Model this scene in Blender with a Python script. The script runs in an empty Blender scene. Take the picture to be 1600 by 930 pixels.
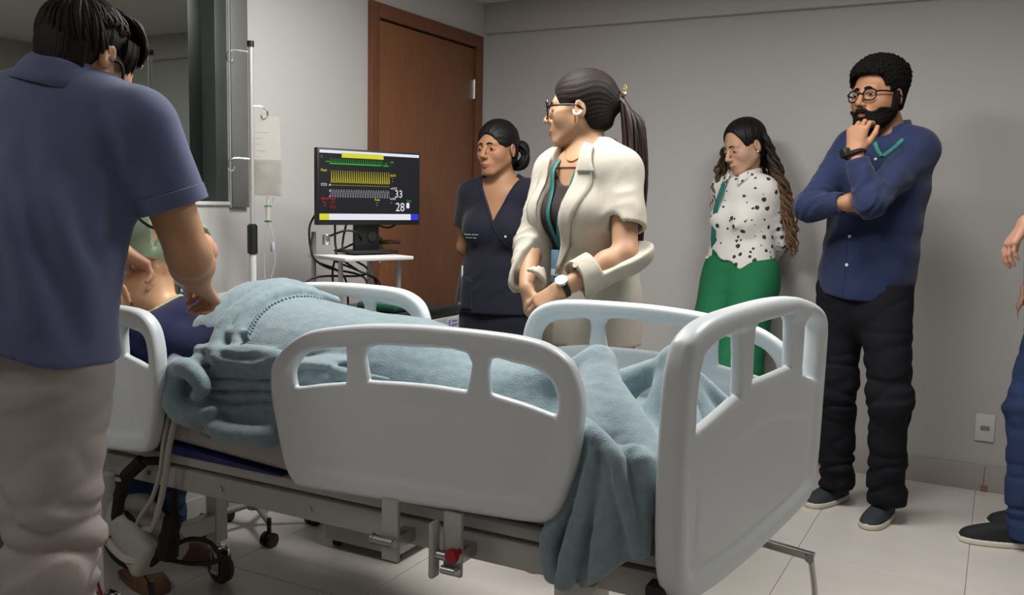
import bpy, bmesh, math, random
import numpy as np
from mathutils import Vector, Matrix

SC = bpy.context.scene
COL = SC.collection
random.seed(7)

# ------------------------------------------------------------------ camera
cam_d = bpy.data.cameras.new('camera')
cam = bpy.data.objects.new('camera', cam_d)
COL.objects.link(cam)
ey_ = Vector((769.0, 135.0, -1421.0)).normalized()
ex_ = Vector((2664.0, -205.0, 1421.0))
ex_ = (ex_ - ey_ * ex_.dot(ey_)).normalized()
ez_ = ex_.cross(ey_)
M_ = Matrix((ex_, ey_, ez_))            # rows: world axes seen from the camera
cam.matrix_world = Matrix.Translation((0, 0, 1.25)) @ M_.to_4x4()
cam_d.sensor_width = 36.0
cam_d.lens = 36.0 * 1421.0 / 1600.0
cam_d.clip_start = 0.05
SC.camera = cam

# ------------------------------------------------------------------ world, lights, exposure
w = bpy.data.worlds.new('world')
SC.world = w
w.use_nodes = True
w.node_tree.nodes['Background'].inputs[0].default_value = (0.5, 0.5, 0.5, 1)
w.node_tree.nodes['Background'].inputs[1].default_value = 0.03
SC.view_settings.view_transform = 'Standard'
SC.view_settings.look = 'None'
SC.view_settings.gamma = 1.0
SC.view_settings.use_curve_mapping = False
SC.view_settings.exposure = 0.06
# ceiling panels: (x, y, watts); the fixtures are built with the ceiling
PANELS = [(-1.50, 2.40, 32.0), (-0.40, 2.85, 20.0), (-2.0, 0.05, 5.0)]
PANEL_SIZE = 0.58
CEIL = 2.335
XA, YB, XD, YC = -2.61, 4.515, 1.02, -1.7
for i_, (px_, py_, pw_) in enumerate(PANELS):
    ld = bpy.data.lights.new('panel_light', 'AREA')
    ld.shape = 'SQUARE'
    ld.size = PANEL_SIZE
    ld.energy = pw_
    ld.color = (1.0, 0.985, 0.965)
    lo = bpy.data.objects.new('panel_light', ld)
    lo.location = (px_, py_, CEIL - 0.02)
    COL.objects.link(lo)

# ------------------------------------------------------------------ helpers
def lin(c):
    if isinstance(c, str):
        c = c.lstrip('#')
        c = [int(c[i:i + 2], 16) / 255 for i in (0, 2, 4)]
    return tuple((x / 12.92 if x <= 0.04045 else ((x + 0.055) / 1.055) ** 2.4) for x in c)


def mat(name, col, rough=0.6, metal=0.0, spec=0.5, bump=0.0, bscale=200.0, var=0.0, vscale=8.0,
        sheen=0.0, vcol=False, stretch=None, coat=0.0, emit=None, estr=1.0, sss=0.0):
    m = bpy.data.materials.new(name)
    m.use_nodes = True
    nt = m.node_tree
    b = nt.nodes['Principled BSDF']
    c = lin(col)
    b.inputs['Base Color'].default_value = (*c, 1)
    b.inputs['Roughness'].default_value = rough
    b.inputs['Metallic'].default_value = metal
    b.inputs['Specular IOR Level'].default_value = spec
    b.inputs['Coat Weight'].default_value = coat
    if sheen:
        b.inputs['Sheen Weight'].default_value = sheen
        b.inputs['Sheen Roughness'].default_value = 0.5
    if sss:
        b.inputs['Subsurface Weight'].default_value = sss
        b.inputs['Subsurface Radius'].default_value = (0.02, 0.008, 0.004)
        b.inputs['Subsurface Scale'].default_value = 0.5
    if emit is not None:
        b.inputs['Emission Color'].default_value = (*lin(emit), 1)
        b.inputs['Emission Strength'].default_value = estr
    src = None
    tc = nt.nodes.new('ShaderNodeTexCoord')
    if vcol:
        at = nt.nodes.new('ShaderNodeAttribute')
        at.attribute_name = 'Col'
        src = at.outputs['Color']
    if var:
        n = nt.nodes.new('ShaderNodeTexNoise')
        n.inputs['Scale'].default_value = vscale
        n.inputs['Detail'].default_value = 5
        mp = nt.nodes.new('ShaderNodeMapping')
        if stretch:
            mp.inputs['Scale'].default_value = stretch
        nt.links.new(tc.outputs['Object'], mp.inputs['Vector'])
        nt.links.new(mp.outputs['Vector'], n.inputs['Vector'])
        mr = nt.nodes.new('ShaderNodeMapRange')
        mr.inputs[1].default_value = 0.3
        mr.inputs[2].default_value = 0.7
        mr.inputs[3].default_value = 1 - var
        mr.inputs[4].default_value = 1 + var
        nt.links.new(n.outputs['Fac'], mr.inputs[0])
        mx = nt.nodes.new('ShaderNodeMix')
        mx.data_type = 'RGBA'
        mx.blend_type = 'MULTIPLY'
        mx.inputs[0].default_value = 1
        if src is not None:
            nt.links.new(src, mx.inputs[6])
        else:
            mx.inputs[6].default_value = (*c, 1)
        nt.links.new(mr.outputs[0], mx.inputs[7])
        src = mx.outputs[2]
    if src is not None:
        nt.links.new(src, b.inputs['Base Color'])
    if bump:
        n = nt.nodes.new('ShaderNodeTexNoise')
        n.inputs['Scale'].default_value = bscale
        n.inputs['Detail'].default_value = 3
        nt.links.new(tc.outputs['Object'], n.inputs['Vector'])
        bp = nt.nodes.new('ShaderNodeBump')
        bp.inputs['Strength'].default_value = bump
        bp.inputs['Distance'].default_value = 0.002
        nt.links.new(n.outputs['Fac'], bp.inputs['Height'])
        nt.links.new(bp.outputs['Normal'], b.inputs['Normal'])
    return m


def mesh_np(name, V, Fq, smooth=True, col=None):
    V = np.asarray(V, dtype=np.float32)
    Fq = np.asarray(Fq, dtype=np.int32)
    k = Fq.shape[1]
    me = bpy.data.meshes.new(name)
    me.vertices.add(len(V))
    me.vertices.foreach_set('co', V.ravel())
    me.loops.add(len(Fq) * k)
    me.loops.foreach_set('vertex_index', Fq.ravel())
    me.polygons.add(len(Fq))
    me.polygons.foreach_set('loop_start', np.arange(0, len(Fq) * k, k, dtype=np.int32))
    if smooth:
        me.polygons.foreach_set('use_smooth', np.ones(len(Fq), dtype=bool))
    if col is not None:
        a = me.color_attributes.new('Col', 'FLOAT_COLOR', 'POINT')
        c4 = np.ones((len(V), 4), dtype=np.float32)
        c4[:, :3] = col
        a.data.foreach_set('color', c4.ravel())
    me.update(calc_edges=True)
    me.validate()
    return me


def link(name, me, m=None, parent=None, loc=None):
    o = bpy.data.objects.new(name, me)
    if m is not None:
        me.materials.clear()
        me.materials.append(m)
    COL.objects.link(o)
    if parent is not None:
        o.parent = parent
    if loc is not None:
        o.location = loc
    return o


def bmo(name, bm, m=None, parent=None, smooth=True, angle=40):
    """bmesh -> linked object; edges sharper than `angle` stay sharp"""
    bmesh.ops.recalc_face_normals(bm, faces=bm.faces[:])
    if smooth:
        lim = math.radians(angle)
        for f in bm.faces:
            f.smooth = True
        for e in bm.edges:
            if len(e.link_faces) == 2 and e.calc_face_angle(0) > lim:
                e.smooth = False
    me = bpy.data.meshes.new(name)
    bm.to_mesh(me)
    bm.free()
    return link(name, me, m, parent)


def thing(name, label, cat, loc=(0, 0, 0), group=None):
    o = bpy.data.objects.new(name, None)
    o.empty_display_size = 0.1
    COL.objects.link(o)
    o.location = loc
    o['label'] = label
    o['category'] = cat
    if group:
        o['group'] = group
    return o


def tag(o, label, cat, group=None):
    o['label'] = label
    o['category'] = cat
    if group:
        o['group'] = group
    return o


def struct(o):
    o['kind'] = 'structure'
    return o


def settle(root):
    """children were modelled in world space: keep them there under a moved root"""
    off = Matrix.Translation(root.location).inverted()
    for c in root.children:
        c.matrix_parent_inverse = off


def add_box(bm, c, s, bevel=0.0, rot=None, seg=2):
    mtx = Matrix.Translation(c)
    if rot is not None:
        mtx = mtx @ rot.to_4x4()
    mtx = mtx @ Matrix.Diagonal((*s, 1))
    r = bmesh.ops.create_cube(bm, size=1.0, matrix=mtx)
    if bevel:
        es = set()
        for v in r['verts']:
            es.update(v.link_edges)
        bmesh.ops.bevel(bm, geom=list(es), offset=bevel, segments=seg, affect='EDGES', profile=0.5)


def add_cyl(bm, a, b, r, r2=None, n=20, cap=True):
    a = Vector(a); b = Vector(b)
    d = b - a
    q = d.to_track_quat('Z', 'Y').to_matrix().to_4x4()
    bmesh.ops.create_cone(bm, cap_ends=cap, segments=n, radius1=r, radius2=r if r2 is None else r2,
                          depth=d.length, matrix=Matrix.Translation((a + b) / 2) @ q)


def add_tube(bm, pts, r, n=8, cap=True):
    """tube swept along points; r a number or one radius per point"""
    P = [Vector(p) for p in pts]
    R = r if hasattr(r, '__len__') else [r] * len(P)
    t0 = (P[1] - P[0]).normalized()
    up = t0.orthogonal().normalized()
    rings = []
    for i, p in enumerate(P):
        t = (P[min(i + 1, len(P) - 1)] - P[max(i - 1, 0)])
        if t.length < 1e-9:
            t = t0
        t = t.normalized()
        up = (up - t * up.dot(t))
        if up.length < 1e-6:
            up = t.orthogonal()
        up = up.normalized()
        sd = t.cross(up)
        rings.append([bm.verts.new(p + (up * math.cos(2 * math.pi * k / n) + sd * math.sin(2 * math.pi * k / n)) * R[i])
                      for k in range(n)])
        t0 = t
    for i in range(len(rings) - 1):
        for k in range(n):
            bm.faces.new((rings[i][k], rings[i][(k + 1) % n], rings[i + 1][(k + 1) % n], rings[i + 1][k]))
    if cap:
        bm.faces.new(rings[0][::-1])
        bm.faces.new(rings[-1])


def spline(pts, n=8, closed=False):
    """Catmull-Rom through pts"""
    P = [np.array(p, float) for p in pts]
    N = len(P)
    out = []
    rng = range(N) if closed else range(N - 1)
    for i in rng:
        if closed:
            p0, p1, p2, p3 = P[i - 1], P[i], P[(i + 1) % N], P[(i + 2) % N]
        else:
            p1, p2 = P[i], P[i + 1]
            p0 = P[i - 1] if i else 2 * p1 - p2
            p3 = P[i + 2] if i + 2 < N else 2 * p2 - p1
        for k in range(n):
            t = k / n
            out.append(0.5 * ((2 * p1) + (p2 - p0) * t + (2 * p0 - 5 * p1 + 4 * p2 - p3) * t * t
                              + (-p0 + 3 * p1 - 3 * p2 + p3) * t ** 3))
    if not closed:
        out.append(P[-1])
    return out


def tube_obj(name, pts, r, m, parent=None, n=8, sm=6):
    bm = bmesh.new()
    add_tube(bm, spline(pts, sm) if sm > 1 else pts, r, n)
    return bmo(name, bm, m, parent)


def box_obj(name, c, s, m, parent=None, bevel=0.0, rot=None):
    bm = bmesh.new()
    add_box(bm, c, s, bevel, rot)
    return bmo(name, bm, m, parent)


# ------------------------------------------------------------------ implicit surfaces
A3 = lambda v: np.array(v, dtype=float)


def nrm(v):
    v = np.asarray(v, float)
    return v / (np.linalg.norm(v) + 1e-12)


def smin(a, b, k):
    if k <= 0:
        return np.minimum(a, b)
    h = np.maximum(k - np.abs(a - b), 0) / k
    return np.minimum(a, b) - h * h * k * 0.25


def smax(a, b, k):
    return -smin(-a, -b, k)


def rc(p, a, b, ra, rb):
    ba = b - a
    pa = p - a
    t = np.clip(pa @ ba / (ba @ ba + 1e-12), 0, 1)
    q = pa - t[:, None] * ba
    return np.sqrt(np.einsum('ij,ij->i', q, q)) - (ra + (rb - ra) * t)


def ecap(p, a, b, ra, rb, wide, flat):
    """tapered capsule with an elliptical section: radius along `wide`, radius*flat across it"""
    ba = b - a
    ax = nrm(ba)
    w_ = wide - ax * (wide @ ax)
    w_ = nrm(w_)
    n_ = np.cross(ax, w_)
    pa = p - a
    t = np.clip(pa @ ba / (ba @ ba), 0, 1)
    q = pa - t[:, None] * ba
    r = ra + (rb - ra) * t
    c0 = q @ ax
    c1 = q @ w_
    c2 = q @ n_
    k0 = np.sqrt(c0 * c0 + c1 * c1 + (c2 / flat) ** 2) / r
    k1 = np.sqrt(c0 * c0 + c1 * c1 + (c2 / flat / flat) ** 2) / (r * r) + 1e-9
    return k0 * (k0 - 1) / k1


def ell(p, c, rad, R=None):
    q = p - c
    if R is not None:
        q = q @ R
    k0 = np.sqrt(((q / rad) ** 2).sum(1))
    k1 = np.sqrt(((q / (rad * rad)) ** 2).sum(1)) + 1e-9
    return k0 * (k0 - 1) / k1


def poly2(p, poly):
    """signed distance to a closed 2-D polygon"""
    P = np.asarray(poly, float)
    d = np.full(len(p), 1e9)
    s = np.ones(len(p))
    n = len(P)
    for i in range(n):
        a = P[i]
        b = P[i - 1]
        e = b - a
        w_ = p - a
        t = np.clip(w_ @ e / (e @ e + 1e-12), 0, 1)
        q = w_ - t[:, None] * e
        d = np.minimum(d, (q * q).sum(1))
        c1 = p[:, 1] >= a[1]
        c2 = p[:, 1] < b[1]
        c3 = e[0] * w_[:, 1] > e[1] * w_[:, 0]
        flip = (c1 & c2 & c3) | (~c1 & ~c2 & ~c3)
        s = np.where(flip, -s, s)
    return s * np.sqrt(d)


def surf(fn, lo, hi, h, proj=2, band=1.7):
    """surface nets over a box, evaluated in a narrow band only; returns verts, quads"""
    lo = A3(lo)
    hi = A3(hi)
    S = 4
    nc = np.maximum(2, np.ceil((hi - lo) / (h * S)).astype(int))
    n = nc * S + 1
    ax = [lo[i] + np.arange(n[i]) * h for i in range(3)]
    cx = [a[::S] for a in ax]
    G = np.stack(np.meshgrid(*cx, indexing='ij'), -1)
    Dc = fn(G.reshape(-1, 3)).reshape(G.shape[:3])
    mn = np.full(tuple(nc), 1e9)
    for i in (0, 1):
        for j in (0, 1):
            for k in (0, 1):
                mn = np.minimum(mn, np.abs(Dc[i:i + nc[0], j:j + nc[1], k:k + nc[2]]))
    act = mn < h * S * band
    # fill: sign of the nearest coarse corner
    D = np.repeat(np.repeat(np.repeat(Dc, S, 0), S, 1), S, 2)[:n[0], :n[1], :n[2]].copy()
    fineact = np.zeros(tuple(n), bool)
    A = np.repeat(np.repeat(np.repeat(act, S, 0), S, 1), S, 2)
    fineact[:-1, :-1, :-1] |= A
    fineact[1:, :-1, :-1] |= A
    fineact[:-1, 1:, :-1] |= A
    fineact[:-1, :-1, 1:] |= A
    fineact[1:, 1:, :-1] |= A
    fineact[1:, :-1, 1:] |= A
    fineact[:-1, 1:, 1:] |= A
    fineact[1:, 1:, 1:] |= A
    idx = np.argwhere(fineact)
    if len(idx) == 0:
        return np.zeros((0, 3)), np.zeros((0, 4), int)
    pts = np.stack([ax[0][idx[:, 0]], ax[1][idx[:, 1]], ax[2][idx[:, 2]]], 1)
    out = np.empty(len(pts))
    for s in range(0, len(pts), 200000):
        out[s:s + 200000] = fn(pts[s:s + 200000])
    D[idx[:, 0], idx[:, 1], idx[:, 2]] = out
    ins = D < 0
    # active cells (only where fine values exist)
    cnt = np.zeros(tuple(n - 1), np.int8)
    for i in (0, 1):
        for j in (0, 1):
            for k in (0, 1):
                cnt += ins[i:i + n[0] - 1, j:j + n[1] - 1, k:k + n[2] - 1]
    cell = (cnt > 0) & (cnt < 8) & A
    ci = np.argwhere(cell)
    vid = np.full(tuple(n - 1), -1, np.int32)
    vid[cell] = np.arange(len(ci))
    acc = np.zeros((len(ci), 3))
    num = np.zeros(len(ci))
    corners = [(i, j, k) for i in (0, 1) for j in (0, 1) for k in (0, 1)]
    val = {c: D[ci[:, 0] + c[0], ci[:, 1] + c[1], ci[:, 2] + c[2]] for c in corners}
    for a in corners:
        for d in range(3):
            if a[d] == 0:
                b = list(a)
                b[d] = 1
                va, vb = val[a], val[tuple(b)]
                x = (va < 0) != (vb < 0)
                t = np.where(x, va / (va - vb + 1e-20), 0)
                pos = np.tile(A3(a), (len(ci), 1))
                pos[:, d] += t
                acc += np.where(x[:, None], pos, 0)
                num += x
    V = lo + (ci + acc / np.maximum(num, 1)[:, None]) * h
    quads = []
    for d in range(3):
        e1, e2 = [(1, 2), (2, 0), (0, 1)][d]
        sl0 = [slice(None)] * 3
        sl1 = [slice(None)] * 3
        sl0[d] = slice(0, n[d] - 1)
        sl1[d] = slice(1, n[d])
        x = ins[tuple(sl0)] != ins[tuple(sl1)]
        ii = np.argwhere(x)
        ii = ii[(ii[:, e1] > 0) & (ii[:, e2] > 0) & (ii[:, e1] < n[e1] - 1) & (ii[:, e2] < n[e2] - 1)]
        s_in = ins[ii[:, 0], ii[:, 1], ii[:, 2]]
        q = []
        for (o1, o2) in ((-1, -1), (0, -1), (0, 0), (-1, 0)):
            jj = ii.copy()
            jj[:, e1] += o1
            jj[:, e2] += o2
            q.append(vid[jj[:, 0], jj[:, 1], jj[:, 2]])
        q = np.stack(q, 1)
        q[~s_in] = q[~s_in][:, ::-1]
        quads.append(q[(q >= 0).all(1)])
    Q = np.concatenate(quads)
    e = h * 0.25
    K = A3([[1, -1, -1], [-1, -1, 1], [-1, 1, -1], [1, 1, 1]])
    for _ in range(proj):
        g = np.zeros_like(V)
        ds = 0
        for kk in K:
            f = fn(V + kk * e)
            g += kk * f[:, None]
            ds = ds + f / 4
        g /= (4 * e)
        g2 = (g * g).sum(1) + 1e-6
        step = np.clip(ds / g2, -h * 0.6, h * 0.6)
        V = V - g * step[:, None]
    return V, Q


def surf_multi(fn, boxes, sink=0.0):
    """several boxes into one mesh; the last, coarse one (under the clothes) is sunk a little"""
    Vs, Qs, o = [], [], 0
    for i, (lo, hi, h) in enumerate(boxes):
        last = sink and i == len(boxes) - 1
        V, Q = surf((lambda p: fn(p) + sink) if last else fn, lo, hi, h, proj=1 if last else 2)
        Vs.append(V)
        Qs.append(Q + o)
        o += len(V)
    return np.concatenate(Vs), np.concatenate(Qs)


def wob(p, f, seed=0.0):
    """cheap smooth noise in -1..1"""
    x, y, z = p[:, 0] * f, p[:, 1] * f, p[:, 2] * f
    s = seed * 1.7
    a = np.sin(x * 1.0 + 1.9 * np.sin(y * 0.83 + s) + s) + np.sin(y * 1.13 + 1.7 * np.sin(z * 0.91 - s) + 2.1 * s)
    b = np.sin(z * 1.07 + 1.8 * np.sin(x * 0.79 + 1.3 * s) - s) + np.sin((x + y + z) * 0.61 + 2.2 * np.sin((x - z) * 0.7 + s))
    return (a + b) * 0.25


def ridged(p, f, seed, M=None):
    """creases: sharp valleys between rounded pleats, 0..1; M squeezes the lattice so creases run along its long axis"""
    q = p if M is None else p @ M
    n1 = np.abs(wob(q, f, seed))
    n2 = np.abs(wob(q, f * 2.1, seed + 3.3))
    return 1 - np.minimum(1, n1 * 1.7) * 0.7 - np.minimum(1, n2 * 1.7) * 0.3


def squeeze(axis, along=0.3, across=1.0):
    """lattice transform: features stretched along `axis`"""
    a = nrm(axis)
    return np.eye(3) * across + np.outer(a, a) * (along - across)

# ------------------------------------------------------------------ materials
WALL = mat('wall_paint', '#bdbbb9', 0.85, bump=0.08, bscale=300, spec=0.25)
CEILM = mat('ceiling_paint', '#d9d7d2', 0.9)
TILE = mat('porcelain_tile', '#cfc9c3', 0.34, spec=0.4, var=0.035, vscale=3.0, stretch=(1, 2.5, 1))
GROUT = mat('grout', '#8f8a86', 0.9)
BASEM = mat('baseboard_tile', '#aaa59f', 0.4, var=0.03, vscale=4)
WOOD = mat('door_wood', '#7d5136', 0.42, var=0.10, vscale=14, stretch=(6, 6, 0.35), spec=0.4)
WOOD2 = mat('door_frame_wood', '#6f4632', 0.45, var=0.10, vscale=14, stretch=(6, 6, 0.35), spec=0.35)
STEEL = mat('brushed_steel', '#b9b9b6', 0.3, metal=1.0)
CHROME = mat('chrome', '#d8d8d8', 0.15, metal=1.0)
ALU = mat('grey_aluminium', '#6f706e', 0.5, metal=0.2)
DARKF = mat('dark_window_frame', '#3a3f3d', 0.5)
WHITEM = mat('white_enamel', '#d6d6d2', 0.4)
PLASTW = mat('white_moulded_plastic', '#d7dde0', 0.36, spec=0.45, bump=0.03, bscale=500)
BLACKP = mat('black_plastic', '#17181a', 0.45)
BLACKR = mat('black_rubber', '#141415', 0.6)
GREYR = mat('grey_rubber', '#3c3d40', 0.55)
GLASSM = mat('mirror_glass', '#a9aea9', 0.02, metal=1.0)
LEDM = mat('led_diffuser', '#ffffff', 0.6, emit='#fff6ea', estr=3.0)

# ------------------------------------------------------------------ room shell
TX, TY = 0.556, 1.112
bm = bmesh.new()
add_box(bm, ((XA + XD) / 2, (YB + YC) / 2, -0.053), (XD - XA + 0.4, YB - YC + 0.4, 0.1))
floor = struct(bmo('floor', bm, GROUT, smooth=False))
tile_cache = {}
x0 = -0.585 - 4 * TX
y0 = 4.40 - 6 * TY
k = 0
for i in range(8):
    for j in range(8):
        xa, xb = max(XA, x0 + i * TX), min(XD, x0 + (i + 1) * TX)
        ya, yb = max(YC, y0 + j * TY), min(YB, y0 + (j + 1) * TY)
        if xb - xa < 0.02 or yb - ya < 0.02:
            continue
        sx, sy = round(xb - xa - 0.0022, 4), round(yb - ya - 0.0022, 4)
        if (sx, sy) not in tile_cache:
            b = bmesh.new()
            add_box(b, (0, 0, -0.004), (sx, sy, 0.008), 0.0008, seg=1)
            me = bpy.data.meshes.new('tile')
            b.to_mesh(me)
            b.free()
            me.materials.append(TILE)
            tile_cache[(sx, sy)] = me
        o = bpy.data.objects.new('tile', tile_cache[(sx, sy)])
        o.location = ((xa + xb) / 2, (ya + yb) / 2, 0)
        COL.objects.link(o)
        o.parent = floor

WY0, WY1, WZ0, WZ1 = -0.9, 2.562, 1.215, 2.18       # window opening in the left wall
DY0, DY1, DZ1 = 3.455, 4.403, 2.113                   # door opening in the left wall
T = 0.14
bm = bmesh.new()


def wl(ya, yb, za, zb):
    add_box(bm, (XA - T / 2, (ya + yb) / 2, (za + zb) / 2), (T, yb - ya, zb - za))


wl(YC, WY0, 0, CEIL)
wl(WY0, WY1, 0, WZ0)
wl(WY0, WY1, WZ1, CEIL)
wl(WY1, DY0, 0, CEIL)
wl(DY0, DY1, DZ1, CEIL)
wl(DY1, YB + 0.14, 0, CEIL)
wall_left = struct(bmo('wall_left', bm, WALL, smooth=False))
struct(box_obj('wall_back', ((XA + XD) / 2, YB + 0.07, CEIL / 2), (XD - XA + 0.28, 0.14, CEIL), WALL))
struct(box_obj('wall_right', (XD + 0.07, (YB + YC) / 2, CEIL / 2), (0.14, YB - YC, CEIL), WALL))
struct(box_obj('wall_front', ((XA + XD) / 2, YC - 0.07, CEIL / 2), (XD - XA + 0.28, 0.14, CEIL), WALL))
struct(box_obj('ceiling', ((XA + XD) / 2, (YB + YC) / 2, CEIL + 0.05), (XD - XA + 0.28, YB - YC + 0.28, 0.1), CEILM))
struct(box_obj('trim_1', ((XA + XD) / 2, YB - 0.02, (2.172 + CEIL) / 2), (XD - XA, 0.04, CEIL - 2.172), WALL, bevel=0.003))

# tiled skirting: one piece per tile
bb = box_obj('baseboard_back', ((XA + XD) / 2, YB - 0.004, 0.055), (XD - XA, 0.008, 0.11), GROUT)
struct(bb)
i = 0
x = XA
xs = [XA] + [v for v in (x0 + k_ * TX + 0.03 for k_ in range(8)) if XA + 0.05 < v < XD - 0.02] + [XD]
for a_, b_ in zip(xs[:-1], xs[1:]):
    o = box_obj('tile', ((a_ + b_) / 2, YB - 0.0125, 0.057), (b_ - a_ - 0.002, 0.013, 0.114), BASEM, bevel=0.001)
    o.parent = bb
    o.matrix_parent_inverse = Matrix.Identity(4)
bl = struct(box_obj('baseboard_left', (XA + 0.006, (YC + DY0 - 0.06) / 2, 0.057), (0.012, DY0 - 0.06 - YC, 0.114), BASEM, bevel=0.001))
struct(box_obj('baseboard_right', (XD - 0.006, (YC + YB) / 2, 0.057), (0.012, YB - YC - 0.04, 0.114), BASEM, bevel=0.001))

# ------------------------------------------------------------------ door
door = thing('door_1', 'brown wooden door with silver hinge in the left wall', 'door', (XA, 3.93, 0))
struct(door)
del door['category']
fr = bmesh.new()
add_box(fr, (XA + 0.002, 3.455, 1.073), (0.046, 0.06, 2.146), 0.004)
add_box(fr, (XA + 0.002, 4.403, 1.073), (0.046, 0.06, 2.146), 0.004)
add_box(fr, (XA + 0.002, 3.929, 2.113), (0.0459, 0.889, 0.066), 0.004)
frame = bmo('door_frame', fr, WOOD2, door)
st = bmesh.new()
add_box(st, (XA - 0.05, 3.495, 1.04), (0.05, 0.02, 2.08))
add_box(st, (XA - 0.05, 4.363, 1.04), (0.05, 0.02, 2.08))
add_box(st, (XA - 0.05, 3.929, 2.07), (0.05, 0.85, 0.02))
bmo('door_stop', st, WOOD2, door)
leaf = box_obj('door_leaf', (XA - 0.012, 3.927, 1.036), (0.036, 0.872, 2.072), WOOD, door, bevel=0.002)
for z in (1.853, 1.05, 0.25):
    h = bmesh.new()
    add_cyl(h, (XA + 0.012, 4.362, z - 0.05), (XA + 0.012, 4.362, z + 0.05), 0.006, n=12)
    add_cyl(h, (XA + 0.012, 4.362, z + 0.05), (XA + 0.012, 4.362, z + 0.056), 0.004, n=12)
    add_box(h, (XA + 0.0075, 4.345, z), (0.004, 0.03, 0.1))
    bmo('hinge', h, STEEL, door)
h = bmesh.new()
add_cyl(h, (XA + 0.006, 3.505, 1.045), (XA + 0.014, 3.505, 1.045), 0.026, n=24)
add_cyl(h, (XA + 0.014, 3.505, 1.045), (XA + 0.055, 3.505, 1.045), 0.010, n=16)
add_tube(h, spline([(XA + 0.053, 3.498, 1.045), (XA + 0.055, 3.53, 1.046), (XA + 0.053, 3.57, 1.044), (XA + 0.048, 3.615, 1.04)], 5),
         [0.011] * 5 + [0.010] * 5 + [0.009] * 5 + [0.008], 12)
bmo('door_handle', h, mat('handle_brass', '#6f6353', 0.35, metal=1.0), door)
h = bmesh.new()
add_cyl(h, (XA + 0.006, 3.505, 0.965), (XA + 0.012, 3.505, 0.965), 0.024, n=24)
add_cyl(h, (XA + 0.012, 3.505, 0.965), (XA + 0.018, 3.505, 0.965), 0.008, n=16)
bmo('lock', h, STEEL, door)
settle(door)
box_obj('door_reveal', (XA - 0.125, 3.929, 1.05), (0.01, 0.95, 2.1), WOOD2, door).matrix_parent_inverse = Matrix.Translation(door.location).inverted()

# ------------------------------------------------------------------ observation window
win = thing('window_1', 'wide dark mirrored observation window in the left wall', 'window', (XA, 0.85, WZ0))
struct(win)
del win['category']
box_obj('pane', (XA - 0.075, (WY0 + WY1) / 2, (WZ0 + WZ1) / 2), (0.01, WY1 - WY0 - 0.04, WZ1 - WZ0 - 0.02), GLASSM, win)
f = bmesh.new()
add_box(f, (XA - 0.055, WY1 - 0.03, (WZ0 + WZ1) / 2), (0.11, 0.058, WZ1 - WZ0), 0.003)
add_box(f, (XA - 0.055, WY0 + 0.03, (WZ0 + WZ1) / 2), (0.11, 0.058, WZ1 - WZ0), 0.003)
add_box(f, (XA - 0.055, (WY0 + WY1) / 2, WZ1 - 0.02), (0.109, WY1 - WY0 - 0.116, 0.04), 0.003)
bmo('window_frame', f, DARKF, win)
box_obj('window_sill', (XA - 0.035, (WY0 + WY1) / 2, WZ0 + 0.004), (0.09, WY1 - WY0, 0.014), WHITEM, win, bevel=0.002)
box_obj('trim_strip', (XA + 0.002, WY1 + 0.0035, (WZ0 + WZ1) / 2), (0.02, 0.005, WZ1 - WZ0 + 0.02), WHITEM, win)
box_obj('side_jamb', (XA + 0.008, 2.609, 1.73), (0.02, 0.088, 1.05), ALU, win, bevel=0.002)
settle(win)

# ------------------------------------------------------------------ ceiling lights
for i_, (px_, py_, pw_) in enumerate(PANELS):
    desc = ['square white LED ceiling panel above the head half of the bed',
            'square white LED ceiling panel above the bearded man, near the back wall',
            'square white LED ceiling panel near the front of the room, by the observation window'][i_]
    t = thing('ceiling_light', desc, 'lamp', (px_, py_, CEIL))
    t['group'] = 'ceiling light panels'
    f = bmesh.new()
    hs = PANEL_SIZE / 2 + 0.012
    for sx, sy, lx, ly in ((0, 1, 2 * hs, 0.02), (0, -1, 2 * hs, 0.02), (1, 0, 0.02, 2 * hs - 0.021), (-1, 0, 0.02, 2 * hs - 0.021)):
        add_box(f, (px_ + sx * hs, py_ + sy * hs, CEIL - 0.007), (lx, ly, 0.014), 0.001)
    bmo('frame', f, WHITEM, t)
    box_obj('diffuser', (px_, py_, CEIL - 0.005), (PANEL_SIZE, PANEL_SIZE, 0.008), LEDM, t)
    settle(t)

# ------------------------------------------------------------------ wall outlet
t = thing('wall_outlet', 'white rectangular power outlet low on the back wall', 'outlet', (-0.01, YB, 0.287))
box_obj('cover_plate', (-0.01, YB - 0.005, 0.287), (0.078, 0.010, 0.122), mat('outlet_white', '#d5d6cf', 0.35), t, bevel=0.003)
h = bmesh.new()
for k_ in range(6):
    pass
h = bmesh.new()
add_box(h, (-0.01, YB - 0.0115, 0.287), (0.036, 0.004, 0.019), 0.004)
sk = bmo('socket', h, mat('socket_grey', '#9a9b96', 0.5), t)
h = bmesh.new()
for dx, dz in ((-0.0105, -0.001), (0, 0.002), (0.0105, -0.001)):
    add_cyl(h, (-0.01 + dx, YB - 0.0139, 0.287 + dz), (-0.01 + dx, YB - 0.0129, 0.287 + dz), 0.0028, n=10)
bmo('socket_holes', h, BLACKP, sk)
settle(t)
tp = box_obj('tape_strip', (0.005, YB - 0.021, 0.014), (0.026, 0.003, 0.028), mat('brown_tape', '#8f6f4c', 0.6))
tag(tp, 'small brown strip of tape at the foot of the back wall skirting', 'tape')

# ------------------------------------------------------------------ hospital bed
bed = thing('hospital_bed', 'white hospital bed with moulded plastic side rails and footboard', 'bed', (-1.35, 2.0, 0))
FRAMEM = mat('bed_frame_enamel', '#b4b3ae', 0.45)
NAVYB = mat('blue_vinyl', '#1d2266', 0.5)

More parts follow.
